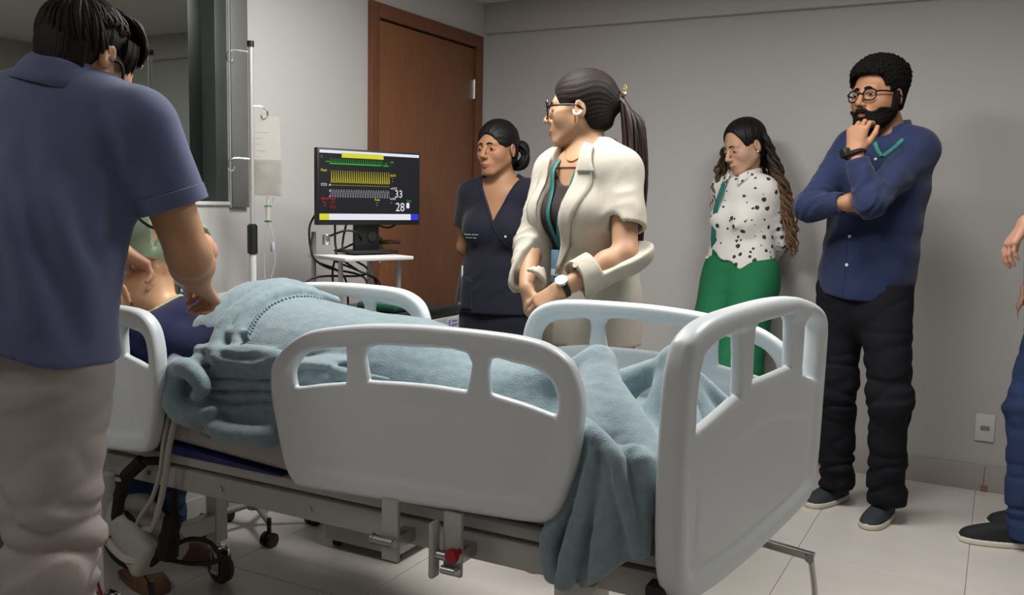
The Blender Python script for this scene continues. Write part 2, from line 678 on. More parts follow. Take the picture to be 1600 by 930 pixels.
RAIL = [(-1.515, 0.834), (-1.514, 0.773), (-1.498, 0.704), (-1.482, 0.636), (-1.466, 0.597), (-1.445, 0.574), (-1.417, 0.566),
        (-1.187, 0.575), (-1.02, 0.584), (-0.863, 0.591), (-0.8, 0.596), (-0.771, 0.606), (-0.749, 0.63), (-0.732, 0.672),
        (-0.715, 0.739), (-0.707, 0.82), (-0.708, 0.87), (-0.725, 0.918), (-0.75, 0.946), (-0.791, 0.966), (-0.838, 0.975),
        (-0.91, 0.979), (-1.011, 0.98), (-1.116, 0.978), (-1.228, 0.97), (-1.315, 0.958), (-1.394, 0.942), (-1.45, 0.914),
        (-1.488, 0.882), (-1.509, 0.855)]
HOLES = [[(-1.448, 0.812), (-1.451, 0.841), (-1.432, 0.872), (-1.394, 0.895), (-1.304, 0.911), (-1.295, 0.905), (-1.295, 0.836),
          (-1.304, 0.83), (-1.376, 0.817), (-1.439, 0.804)],
         [(-1.235, 0.916), (-1.116, 0.929), (-0.974, 0.929), (-0.973, 0.856), (-0.983, 0.85), (-1.061, 0.851), (-1.143, 0.848),
          (-1.228, 0.843), (-1.233, 0.849)],
         [(-0.919, 0.922), (-0.86, 0.919), (-0.813, 0.912), (-0.779, 0.892), (-0.763, 0.86), (-0.764, 0.83), (-0.773, 0.825),
          (-0.835, 0.838), (-0.912, 0.85), (-0.918, 0.858)]]
EMB = [(-1.37, 0.63), (-1.385, 0.76), (-1.34, 0.79), (-1.11, 0.80), (-0.90, 0.775), (-0.86, 0.75), (-0.865, 0.655), (-0.89, 0.64), (-1.1, 0.635)]


def panel_mesh(outer, holes, emb, rim, th_rim, th_in, h, rnd=0.016):
    """moulded panel in the (s, n, z) frame: s along, n through, z up"""
    po = np.array([q for q in spline([(a, b, 0) for a, b in outer], 4, True)])[:, :2]
    ph = [np.array([q for q in spline([(a, b, 0) for a, b in hh], 3, True)])[:, :2] for hh in holes]
    pe = np.array([q for q in spline([(a, b, 0) for a, b in emb], 4, True)])[:, :2] if emb else None
    lo2 = po.min(0) - 0.03
    hi2 = po.max(0) + 0.03
    g = 0.004
    nx, nz = np.ceil((hi2 - lo2) / g).astype(int) + 1
    X, Z = np.meshgrid(lo2[0] + np.arange(nx) * g, lo2[1] + np.arange(nz) * g, indexing='ij')
    P = np.stack([X.ravel(), Z.ravel()], 1)
    do = poly2(P, po)
    d2 = do.copy()
    dhm = np.full(len(P), 1e9)
    for hh in ph:
        dh = poly2(P, hh)
        dhm = np.minimum(dhm, dh)
        d2 = np.maximum(d2, -dh)
    t = np.clip((do + rim) / (rim * 0.45), 0, 1)
    t = t * t * (3 - 2 * t)
    half = (th_in + (th_rim - th_in) * t) / 2
    if pe is not None:
        de = poly2(P, pe)
        half = half + 0.0022 * np.clip(-de / 0.012, 0, 1)
    d2 = d2.reshape(nx, nz)
    half = half.reshape(nx, nz)

    def samp(G, u, v):
        iu = np.clip(u.astype(int), 0, nx - 2)
        iv = np.clip(v.astype(int), 0, nz - 2)
        fu = np.clip(u - iu, 0, 1)
        fv = np.clip(v - iv, 0, 1)
        return (G[iu, iv] * (1 - fu) * (1 - fv) + G[iu + 1, iv] * fu * (1 - fv) + G[iu, iv + 1] * (1 - fu) * fv
                + G[iu + 1, iv + 1] * fu * fv)

    def fn(p):
        u = (p[:, 0] - lo2[0]) / g
        v = (p[:, 2] - lo2[1]) / g
        d = samp(d2, u, v)
        hf = samp(half, u, v)
        r = np.minimum(rnd, hf * 0.9)
        a = d + r
        b = np.abs(p[:, 1]) - hf + r
        return np.sqrt(np.maximum(a, 0) ** 2 + np.maximum(b, 0) ** 2) + np.minimum(np.maximum(a, b), 0) - r
    return surf(fn, (lo2[0], -th_rim / 2 - 0.02, lo2[1]), (hi2[0], th_rim / 2 + 0.02, hi2[1]), h)


RV, RQ = panel_mesh(RAIL, HOLES, EMB, 0.062, 0.046, 0.026, 0.0055)
cxr = -1.111


def place_panel(name, V, Q, origin, sdir, m, parent, flip=False, label=None):
    """V in (s,n,z); s runs along sdir from origin"""
    s = nrm(sdir)
    n_ = np.cross(A3([0, 0, 1]), s)
    W = origin + np.outer(V[:, 0] * (-1 if flip else 1), s) + np.outer(V[:, 1], n_) + np.outer(V[:, 2], A3([0, 0, 1]))
    o = link(name, mesh_np(name, W, Q[:, ::-1] if flip else Q), m, parent)
    if label:
        o['label'] = label
    return o


R0 = RV - A3([cxr, 0, 0])
place_panel('side_rail', R0, RQ, A3([cxr, 1.63, 0]), (1, 0, 0), PLASTW, bed, label='white side rail at the near foot end with three grip holes')
place_panel('side_rail', R0, RQ, A3([-0.836, 2.40, -0.008]), (1, 0, 0), PLASTW, bed, flip=True, label='white side rail at the far foot end')
place_panel('side_rail', R0, RQ, A3([-1.983, 2.40, -0.012]), (1, 0, 0), PLASTW, bed, label='white side rail at the far head end')
# the near head rail is shorter
HR = R0.copy()
sgn = np.clip((R0[:, 0] + 0.4) / 0.8, 0, 1)
HR[:, 0] = R0[:, 0] * 0.62
place_panel('side_rail', HR, RQ, A3([-2.153, 1.628, -0.028]), (1, 0, 0), PLASTW, bed, label='white side rail at the near head end beside the man in the polo shirt')

FB = [(0.020, 0.72), (0.026, 0.866), (0.034, 0.932), (0.049, 0.972), (0.072, 0.999), (0.132, 1.022), (0.234, 1.034), (0.413, 1.040), (0.55, 1.040),
      (0.67, 1.034), (0.752, 1.022), (0.857, 0.998), (0.912, 0.969), (0.930, 0.928), (0.928, 0.845), (0.920, 0.72), (0.912, 0.607), (0.890, 0.525),
      (0.850, 0.488), (0.759, 0.472), (0.494, 0.458), (0.316, 0.457), (0.193, 0.462), (0.10, 0.476), (0.05, 0.51), (0.028, 0.58)]
FH = [[(0.122, 0.822), (0.139, 0.81), (0.325, 0.842), (0.346, 0.852), (0.335, 0.965), (0.307, 0.985), (0.20, 0.977), (0.148, 0.955), (0.124, 0.90)],
      [(0.42, 0.87), (0.43, 0.862), (0.66, 0.862), (0.678, 0.87), (0.668, 0.985), (0.649, 0.992), (0.43, 0.992), (0.419, 0.985)],
      [(0.764, 0.842), (0.785, 0.828), (0.86, 0.805), (0.877, 0.812), (0.886, 0.90), (0.876, 0.945), (0.84, 0.965), (0.79, 0.975), (0.772, 0.965)]]
FE = [(0.16, 0.535), (0.13, 0.66), (0.16, 0.72), (0.48, 0.765), (0.80, 0.72), (0.83, 0.66), (0.79, 0.548), (0.5, 0.53)]
FV, FQ = panel_mesh(FB, FH, FE, 0.065, 0.058, 0.032, 0.006, 0.02)
place_panel('footboard', FV, FQ, A3([-0.525, 1.583, 0]), (0.12, 0.9928, 0), PLASTW, bed, label='white footboard with three grip holes')
HB = FV.copy()
HB[:, 0] = HB[:, 0] * 0.74
place_panel('headboard', HB, FQ, A3([-2.335, 1.455, -0.01]), (0.0, 1, 0), PLASTW, bed, label='white headboard behind the manikin head')

# under-frame
b = bmesh.new()
add_box(b, (-1.36, 1.70, 0.487), (1.70, 0.04, 0.060), 0.004)
bmo('chassis_beam', b, FRAMEM, bed)
b = bmesh.new()
add_box(b, (-1.36, 2.34, 0.487), (1.70, 0.04, 0.060), 0.004)
bmo('chassis_beam', b, FRAMEM, bed)
for x_ in (-2.19, -1.62, -1.05, -0.55):
    box_obj('cross_beam', (x_, 2.02, 0.487), (0.04, 0.599, 0.05), FRAMEM, bed, bevel=0.003)
b = bmesh.new()
add_box(b, (-1.36, 2.02, 0.538), (1.66, 0.67, 0.026), 0.005)
bmo('mattress_platform', b, FRAMEM, bed)
b = bmesh.new()   # blue vinyl base of the raised back section
pr = [(-2.21, 0.552), (-1.55, 0.5525), (-1.55, 0.556), (-2.21, 0.592)]
vs = [[b.verts.new((x_, y_, z_)) for x_, z_ in pr] for y_ in (1.682, 2.35)]
for i in range(4):
    b.faces.new((vs[0][i], vs[0][(i + 1) % 4], vs[1][(i + 1) % 4], vs[1][i]))
b.faces.new(vs[0][::-1])
b.faces.new(vs[1])
bmo('back_section_base', b, NAVYB, bed, smooth=False)['label'] = 'dark blue base strip'


def caster(parent, x_, y_, zt):
    h = bmesh.new()
    add_cyl(h, (x_, y_, zt - 0.03), (x_, y_, zt), 0.011, n=14)
    for s in (-1, 1):
        add_box(h, (x_ + 0.012, y_ + s * 0.021, 0.077), (0.034, 0.004, 0.085), 0.006)
    add_box(h, (x_, y_, 0.118), (0.05, 0.046, 0.012), 0.004)
    add_cyl(h, (x_ + 0.015, y_ - 0.026, 0.05), (x_ + 0.015, y_ + 0.026, 0.05), 0.006, n=10)
    fk = bmo('caster_fork', h, CHROME, parent)
    h = bmesh.new()
    add_cyl(h, (x_ + 0.015, y_ - 0.0165, 0.05), (x_ + 0.015, y_ + 0.0165, 0.05), 0.05, n=32)
    bmesh.ops.bevel(h, geom=[e for e in h.edges if len(e.link_faces) == 2 and e.calc_face_angle(0) > 1.0], offset=0.008, segments=3, affect='EDGES')
    return fk, bmo('caster_wheel', h, GREYR, parent)


for lx, ly in ((-2.17, 1.645), (-2.17, 2.062), (-0.73, 1.70), (-0.73, 2.26)):
    s_ = 0.048 if lx < -1 else 0.09
    lg = box_obj('leg', (lx, ly, 0.305), (s_, s_, 0.33), mat('leg_enamel', '#cfcfca', 0.4) if lx == -2.17 and ly == 1.645 else bpy.data.materials['leg_enamel'], bed, bevel=0.004)
    caster(lg, lx, ly, 0.145)
box_obj('leg_brace', (-2.17, 1.853, 0.208), (0.04, 0.368, 0.055), bpy.data.materials['leg_enamel'], bed, bevel=0.003)
box_obj('leg_brace', (-0.73, 1.98, 0.24), (0.04, 0.468, 0.055), bpy.data.materials['leg_enamel'], bed, bevel=0.003)

# rail brackets, latch and red release knob under the near rail
for x_ in (-1.156, -0.992):
    b = bmesh.new()
    add_box(b, (x_, 1.607, 0.515), (0.045, 0.012, 0.14), 0.003)
    br = bmo('rail_bracket', b, FRAMEM, bed)
    b = bmesh.new()
    add_cyl(b, (x_ - 0.035, 1.592, 0.492), (x_ + 0.018, 1.592, 0.492), 0.011, n=14)
    add_cyl(b, (x_ + 0.018, 1.592, 0.492), (x_ + 0.024, 1.592, 0.492), 0.009, n=6)
    add_cyl(b, (x_ - 0.04, 1.592, 0.492), (x_ - 0.035, 1.592, 0.492), 0.013, n=14)
    add_box(b, (x_, 1.648, 0.485), (0.032, 0.07, 0.030))
    bmo('pivot_pin', b, STEEL, br)
b = bmesh.new()
add_cyl(b, (-1.01, 1.59, 0.462), (-0.975, 1.59, 0.462), 0.009, n=14)
add_cyl(b, (-0.975, 1.59, 0.462), (-0.967, 1.59, 0.462), 0.008, n=6)
bmo('latch_pin', b, STEEL, bed)
b = bmesh.new()
add_box(b, (-1.03, 1.59, 0.502), (0.014, 0.03, 0.125), 0.006, seg=3)
bmo('latch_lever', b, FRAMEM, bed)
b = bmesh.new()
add_cyl(b, (-0.97, 1.560, 0.507), (-0.97, 1.574, 0.507), 0.0165, n=28)
add_cyl(b, (-0.97, 1.574, 0.507), (-0.97, 1.60, 0.507), 0.007, n=12)
bmesh.ops.bevel(b, geom=[e for e in b.edges if len(e.link_faces) == 2 and e.calc_face_angle(0) > 1.0], offset=0.003, segments=2, affect='EDGES')
bmo('release_knob', b, mat('red_plastic', '#a01b2c', 0.4), bed)['label'] = 'round red release knob'
# bolts along the near beam
for x_ in (-2.02, -1.75, -1.45):
    b = bmesh.new()
    add_cyl(b, (x_, 1.675, 0.487), (x_, 1.682, 0.487), 0.007, n=6)
    bmo('bolt', b, STEEL, bed)
# crank under the footboard
b = bmesh.new()
add_box(b, (-0.50, 2.53, 0.302), (0.21, 0.022, 0.022), 0.003, rot=Matrix.Rotation(0.10, 3, 'Y'))
ck = bmo('crank_arm', b, STEEL, bed)
b = bmesh.new()
add_cyl(b, (-0.405, 2.512, 0.291), (-0.405, 2.55, 0.291), 0.009, n=12)
add_cyl(b, (-0.405, 2.508, 0.291), (-0.405, 2.512, 0.291), 0.013, n=6)
bmo('crank_bolt', b, STEEL, ck)
b = bmesh.new()
add_tube(b, [(-0.405, 2.53, 0.29), (-0.393, 2.545, 0.20), (-0.384, 2.556, 0.06)], 0.0085, 10)
bmo('crank_handle', b, STEEL, ck)
box_obj('crank_mount', (-0.62, 2.505, 0.39), (0.05, 0.05, 0.19), FRAMEM, bed, bevel=0.004)
box_obj('corner_bumper', (-0.548, 1.650, 0.462), (0.038, 0.045, 0.10), BLACKR, bed, bevel=0.006)
settle(bed)

# ------------------------------------------------------------------ mattress
b = bmesh.new()
pts = []
NX, NY = 40, 12
add_box(b, (-1.38, 2.02, 0.610), (1.60, 0.66, 0.108), 0.03, seg=4)
bmesh.ops.subdivide_edges(b, edges=[e for e in b.edges if e.calc_length() > 0.4], cuts=24, use_grid_fill=True)
for v in b.verts:
    if v.co.x < -1.5:
        v.co.z += (-1.5 - v.co.x) * 0.052
    v.co.z += 0.003 * math.sin(v.co.x * 17) * (1 if v.co.z > 0.64 else 0)
mt = bmo('mattress', b, mat('mattress_sheet', '#b3aca6', 0.75, bump=0.1, bscale=60))
tag(mt, 'grey mattress in a fitted sheet on the hospital bed', 'mattress')

# ------------------------------------------------------------------ figure library
def evalp(p, prims, infl=0.0, cull=0.13):
    d = np.full(len(p), 1.0)
    for pr in prims:
        k = pr[-1]
        t = pr[0]
        if t == 'el':
            c, R_ = pr[1], max(pr[2])
        elif t == 'ch':
            c = (pr[1].min(0) + pr[1].max(0)) / 2
            R_ = np.linalg.norm(pr[1] - c, axis=1).max() + pr[2].max()
        else:
            c = (pr[1] + pr[2]) / 2
            R_ = np.linalg.norm(pr[1] - pr[2]) / 2 + max(pr[3], pr[4])
        dd = p - c
        m = np.einsum('ij,ij->i', dd, dd) < (R_ + infl + cull) ** 2
        if not m.any():
            continue
        q = p[m]
        if t == 'ch':
            v = np.full(len(q), 1.0)
            for i in range(len(pr[1]) - 1):
                v = np.minimum(v, rc(q, pr[1][i], pr[1][i + 1], pr[2][i] + infl, pr[2][i + 1] + infl))
        elif t == 'rc':
            v = rc(q, pr[1], pr[2], pr[3] + infl, pr[4] + infl)
        elif t == 'ec':
            v = ecap(q, pr[1], pr[2], pr[3] + infl, pr[4] + infl, pr[5], (pr[6] * pr[3] + infl) / (pr[3] + infl))
        else:
            v = ell(q, pr[1], pr[2] + infl, pr[3])
        d[m] = smin(d[m], v, k) if k > 0 else np.minimum(d[m], v)
    return d


def basis(fwd, up):
    f = nrm(fwd)
    r = nrm(np.cross(f, up))
    u = np.cross(r, f)
    return np.stack([r, f, u], 1)       # columns: right, forward, up


def hand_prims(w, f, n, side, curl=0.5, size=1.0, spread=0.10, thumb=0.5, fcurl=None, thumb_in=0.35):
    """w wrist, f towards the fingers, n out of the palm; side +1 right, -1 left"""
    f = nrm(f)
    n = nrm(n - f * (n @ f))
    s = np.cross(f, n) * side            # towards the thumb
    S = size
    out = []
    kn = [(0.030, 0.088, 0.072), (0.0095, 0.093, 0.081), (-0.011, 0.089, 0.075), (-0.030, 0.080, 0.059)]
    base = [0.017, 0.006, -0.006, -0.017]
    cs = fcurl if fcurl is not None else [curl * x for x in (0.85, 1.0, 1.08, 1.15)]
    for i, (sx, fy, L) in enumerate(kn):
        a = w + S * (base[i] * s + 0.012 * f)
        b = w + S * (sx * s + fy * f)
        out.append(('rc', a, b, 0.0135 * S, 0.0115 * S, 0.020 * S))
    for i, (sx, fy, L) in enumerate(kn):
        p = w + S * (sx * s + fy * f)
        d0 = nrm(f + s * spread * (1.5 - i) * 0.7)
        ang = 0.0
        r = 0.0092 if i < 3 else 0.0080
        for j, (fr, ca) in enumerate(((0.45, 0.9), (0.30, 1.05), (0.25, 0.7))):
            ang += cs[i] * ca
            d = nrm(d0 * math.cos(ang) + n * math.sin(ang))
            q = p + d * L * fr * S
            r2 = r * 0.92
            out.append(('rc', p, q, r * S, r2 * S, 0.003))
            p, r = q, r2
    a = w + S * (0.016 * s + 0.015 * f)
    b = w + S * (0.040 * s + 0.045 * f + (0.012 + 0.02 * thumb_in) * n)
    out.append(('rc', a, b, 0.0150 * S, 0.0120 * S, 0.014))
    dth = nrm(f * 0.9 + s * (0.55 - thumb) + n * thumb_in)
    c = b + dth * 0.034 * S
    out.append(('rc', b, c, 0.0115 * S, 0.0105 * S, 0.005))
    dth2 = nrm(f * 1.0 + s * (0.25 - thumb) + n * (thumb_in + 0.1))
    e = c + dth2 * 0.027 * S
    out.append(('rc', c, e, 0.0102 * S, 0.0080 * S, 0.003))
    return out


def head_local(q, fem=False, mouth=0.0):
    x = np.abs(q[:, 0])
    p = np.stack([x, q[:, 1], q[:, 2]], 1)       # mirrored
    jw = 0.93 if fem else 1.0
    d = ell(p, A3([0, -0.014, 0.036]), A3([0.0755, 0.096, 0.083]))
    d = smin(d, ell(p, A3([0, 0.022, -0.020]), A3([0.061 * jw, 0.067, 0.083])), 0.03)
    d = smin(d, rc(p, A3([0.051 * jw, 0.002, -0.048]), A3([0.020 * jw, 0.068, -0.096]), 0.021, 0.0155), 0.03)
    d = smin(d, ell(p, A3([0, 0.077, -0.099]), A3([0.021 * jw, 0.017, 0.015])), 0.02)
    d = smin(d, ell(p, A3([0.040 * jw, 0.052, -0.026]), A3([0.023, 0.027, 0.024])), 0.035)
    d = smin(d, rc(p, A3([0, 0.0805, 0.024]), A3([0.036, 0.072, 0.023]), 0.0115, 0.011), 0.018)
    d = smax(d, -ell(p, A3([0.032, 0.099, 0.001]), A3([0.018, 0.017, 0.0115])), 0.014)
    d = smin(d, ell(p, A3([0.0315, 0.0765, 0.001]), A3([0.0145, 0.0142, 0.0118])), 0.004)
    d = smin(d, rc(p, A3([0, 0.089, 0.014]), A3([0, 0.1115, -0.025]), 0.0070, 0.0098), 0.012)
    d = smin(d, ell(p, A3([0, 0.1130, -0.0295]), A3([0.0102, 0.0098, 0.0088])), 0.008)
    d = smin(d, ell(p, A3([0.0112, 0.1015, -0.0335]), A3([0.0072, 0.0105, 0.0072])), 0.005)
    d = smin(d, ell(p, A3([0, 0.077, -0.063]), A3([0.029, 0.024, 0.027])), 0.02)
    d = smin(d, rc(p, A3([0, 0.1035, -0.0625]), A3([0.0215, 0.0915, -0.0665]), 0.0052, 0.0028), 0.0035)
    d = smin(d, rc(p, A3([0, 0.1010, -0.0735]), A3([0.0180, 0.0905, -0.0695]), 0.0064, 0.0030), 0.0035)
    Re = basis(A3([0.15, 1.0, -0.12]), A3([0, 0.12, 1.0]))
    d = smin(d, ell(p, A3([0.0775, -0.010, -0.006]), A3([0.0075, 0.0175, 0.0305]), Re), 0.006)
    d = smax(d, -ell(p, A3([0.0860, -0.006, -0.003]), A3([0.0060, 0.0100, 0.0185]), Re), 0.004)
    return d


EYEC = A3([0.0315, 0.0765, 0.001])


class Fig:
    def __init__(s, name, label, group, base, hc, hf, hu, nb, hs=1.0, fem=False, neck_r=0.056):
        s.root = thing(name, label, 'person', tuple(base), group)
        s.hc, s.HB, s.hs, s.fem = A3(hc), basis(A3(hf), A3(hu)), hs, fem
        s.nb = A3(nb)
        s.neck_r = neck_r
        s.prims = []
        s.J = {}

    def L2W(s, q):
        return s.hc + (A3(q) * s.hs) @ s.HB.T

    def W2L(s, p):
        return ((p - s.hc) @ s.HB) / s.hs

    def neck_prims(s):
        top = s.L2W([0, -0.022, -0.045])
        return [('rc', s.nb, top, s.neck_r * 1.08, s.neck_r * 0.98, 0.03)]

    def fn(s, p):
        d = evalp(p, s.prims + s.neck_prims())
        q = s.W2L(p)
        m = (q * q).sum(1) < 0.30 ** 2
        if m.any():
            dh = head_local(q[m], s.fem) * s.hs
            d[m] = smin(d[m], dh, 0.022)
        return d

    def skin(s, boxes, m, colfn=None):
        """boxes: list of (lo, hi, h) world boxes to mesh; head box first"""
        V, Q = surf_multi(s.fn, boxes, 0.004)
        col = colfn(s, V) if colfn else None
        o = link('body', mesh_np('body', V, Q, col=col), m, s.root)
        s.body = o
        return o

    def headbox(s, h=0.0034, below=0.16):
        r = 0.135 * s.hs
        c = s.hc
        return (c - A3([r, r, below]), c + A3([r, r, r]), h)

    def trace(s, q0, dirv, off=0.0):
        q = A3(q0)
        dv = nrm(dirv)
        for _ in range(40):
            d = head_local(q[None], s.fem)[0] - off
            q = q + dv * d * 0.8
            if abs(d) < 2e-4:
                break
        return q

    # ---- small face parts
    def eyes(s, m_eye, open_=0.30, look=(0.0, -0.15), iris='#2a1a12'):
        NU, NV = 17, 9
        for sd in (-1, 1):
            V, Cc = [], []
            ec = EYEC * A3([sd, 1, 1])
            ir = lin(iris)
            for i in range(NU):
                u = -1 + 2 * i / (NU - 1)
                prof = max(0.0, 1 - abs(u) ** 2.2)
                for j in range(NV):
                    v = -1 + 2 * j / (NV - 1)
                    th = u * 0.88
                    ph = (v * open_ * prof * (1.0 if v > 0 else 0.8)) + look[1] * 0.55 - 0.04 * u * sd * -1
                    r_ = 0.01515
                    V.append(s.L2W(ec + r_ * A3([math.sin(th) * math.cos(ph), math.cos(th) * math.cos(ph), math.sin(ph) * 0.9])))
                    dx = th - look[0]
                    dy = ph - look[1] * 0.75
                    rr = math.hypot(dx, dy)
                    if j >= NV - 2:
                        c = (0.012, 0.009, 0.008)
                    elif rr < 0.42:
                        c = tuple(x * (0.25 if rr < 0.18 else 1.0) for x in ir)
                    elif j == 0:
                        c = lin('#7a5348')
                    else:
                        c = lin('#b9b0a8')
                    Cc.append(c)
            F_ = [(i * NV + j, (i + 1) * NV + j, (i + 1) * NV + j + 1, i * NV + j + 1) for i in range(NU - 1) for j in range(NV - 1)]
            link('eye', mesh_np('eye', V, F_, col=np.array(Cc)), m_eye, s.root)

    def brows(s, m, th=0.0042, lift=0.0, arch=0.005):
        for sd in (-1, 1):
            pts, rr = [], []
            for i in range(11):
                t = i / 10
                x = 0.011 + 0.041 * t
                z = 0.0215 + lift + arch * math.sin(min(1, t * 1.25) * math.pi * 0.62) - 0.004 * t * t
                q = s.trace([sd * x, 0.15, z], [-sd * 0.25 * t, -1, 0], 0.0004)
                pts.append(s.L2W(q))
                rr.append(th * s.hs * (0.55 + 0.6 * math.sin(math.pi * min(1, 0.25 + t * 0.75)) * (1 - 0.3 * t)))
            b = bmesh.new()
            add_tube(b, pts, rr, 6)
            bmo('eyebrow', b, m, s.root)

    def hair_cap(s, m, t=0.012, face=None, nape=-0.075, groove=None, extra=None, h=0.0042, name='hair', back=1.0, ears=True, sub=None):
        face = face or ((0, 0.108, -0.032), (0.070, 0.085, 0.105))

        def f(p):
            q = s.W2L(p)
            x = np.abs(q[:, 0])
            k = np.stack([x, q[:, 1], q[:, 2]], 1)
            d = ell(k, A3([0, -0.016, 0.040]), A3([0.0755 + t, 0.097 + t * back, 0.083 + t]))
            d = smin(d, ell(k, A3([0, -0.050, -0.022]), A3([0.062 + t * 0.6, 0.050 + t * back * 0.7, 0.068])), 0.025)
            if extra:
                for e in extra:
                    d = smin(d, ell(q, A3(e[0]), A3(e[1])), e[2])
            if groove is not None:
                d = d - groove(q)
            d = smax(d, -(face(k) if callable(face) else ell(k, A3(face[0]), A3(face[1]))), 0.008 if callable(face) else 0.012)
            if ears:
                d = smax(d, -ell(k, A3([0.086, 0.014, -0.044]), A3([0.032, 0.042, 0.060])), 0.008)
            d = smax(d, nape - q[:, 2] - 0.25 * np.clip(q[:, 1] + 0.06, -0.1, 0.1), 0.01)
            if sub:
                for e in sub:
                    d = smax(d, -ell(q, A3(e[0]), A3(e[1])), e[2])
            return d * s.hs
        r = 0.16 * s.hs
        V, Q = surf(f, s.hc - r, s.hc + r, h)
        s.hair_f = f
        o = link(name, mesh_np(name, V, Q), m, s.root)
        return o

    def done(s):
        settle(s.root)


def strand_groove(tie, amp=0.002, freq=38, seed=0):
    """parallel combed strands running towards `tie` (head space)"""
    ax = nrm(A3(tie))
    B = basis(ax, A3([0.13, 0.2, 1.0]))

    def g(q):
        u = q @ B[:, 0]
        v = q @ B[:, 2]
        w_ = q @ B[:, 1]
        a = np.arctan2(v, u) + 0.15 * np.sin(w_ * 30 + seed)
        n_ = np.sin(a * freq + seed) * 0.5 + np.sin(a * freq * 0.43 + 1.3 + seed + w_ * 14) * 0.5 + 0.4 * np.sin(a * freq * 1.9 + w_ * 9)
        return amp * n_
    return g


def face_cols(skin, lip='#8d5048', blush=None, stubble=None, scalp=None):
    sk, lp = A3(lin(skin)), A3(lin(lip))

    def f(fig, V):
        col = np.tile(sk, (len(V), 1))
        q = fig.W2L(V)
        x = np.abs(q[:, 0])
        inhead = (np.abs(q) < 0.2).all(1)
        # lips
        lipd = np.minimum(rc(np.stack([x, q[:, 1], q[:, 2]], 1), A3([0, 0.1045, -0.0640]), A3([0.0215, 0.0925, -0.0668]), 0.0050, 0.0028),
                          rc(np.stack([x, q[:, 1], q[:, 2]], 1), A3([0, 0.1025, -0.0735]), A3([0.0180, 0.0915, -0.0695]), 0.0062, 0.0030))
        w_ = np.clip(1 - lipd / 0.0016, 0, 1) * inhead
        col = col * (1 - w_[:, None]) + lp * w_[:, None]
        if blush:
            w_ = np.exp(-((x - 0.045) ** 2 + (q[:, 1] - 0.07) ** 2 + (q[:, 2] + 0.028) ** 2) / 0.022 ** 2) * 0.22 * inhead
            col = col * (1 - w_[:, None]) + A3(lin(blush)) * w_[:, None]
        if stubble:
            w_ = np.clip((-0.035 - q[:, 2]) / 0.02, 0, 1) * np.clip((q[:, 1] + 0.005) / 0.03, 0, 1) * inhead * (q[:, 2] > -0.135)
            w_ = w_ * 0.6 * np.clip(lipd / 0.004, 0, 1)
            col = col * (1 - w_[:, None]) + A3(lin(stubble)) * w_[:, None]
        # darker lids, redder ears and knuckles
        w_ = np.exp(-((x - 0.0315) ** 2 + (q[:, 1] - 0.088) ** 2 + (q[:, 2] - 0.006) ** 2) / 0.012 ** 2) * 0.18 * inhead
        col = col * (1 - w_[:, None] * A3([0.8, 1.0, 1.0]))
        return col
    return f


def garment(name, fn, lo, hi, h, m, parent, col=None):
    V, Q = surf(fn, lo, hi, h)
    return link(name, mesh_np(name, V, Q, col=col(V) if col else None), m, parent)


def collar(name, c, up, front, r, m, parent, h=0.038, fold=0.045, gap=0.25, point=0.03, flare=0.012, th=0.0022, elong=1.12):
    """folded shirt collar round the neck: stands h, folds out and down"""
    B = basis(A3(front), A3(up))
    N = 48
    a0 = gap
    prof = []
    V = []
    rows = 8
    for i in range(N + 1):
        t = i / N
        a = a0 + (2 * math.pi - 2 * a0) * t          # 0 is the front
        e = abs(2 * t - 1) ** 6                       # 1 at the collar points
        fr = abs(2 * t - 1) ** 3
        dirv = A3([math.sin(a), math.cos(a) * elong, 0])
        hh = h * (1 - 0.30 * fr)
        for j in range(rows):
            k = j / (rows - 1)
            if k < 0.4:
                u = k / 0.4
                rr, z = r + 0.002 * u, hh * u
            else:
                u = (k - 0.4) / 0.6
                rr = r + 0.004 + (flare + 0.012 * e) * u
                z = hh - (fold + point * e) * u + 0.006 * math.sin(u * math.pi)
            q = dirv * rr + A3([0, 0.0, z - 0.025 * fr])
            V.append(A3(c) + B @ q)
    F_ = [(i * rows + j, (i + 1) * rows + j, (i + 1) * rows + j + 1, i * rows + j + 1) for i in range(N) for j in range(rows - 1)]
    o = link(name, mesh_np(name, V, F_), m, parent)
    md = o.modifiers.new('thickness', 'SOLIDIFY')
    md.thickness = th
    md.offset = 0
    return o


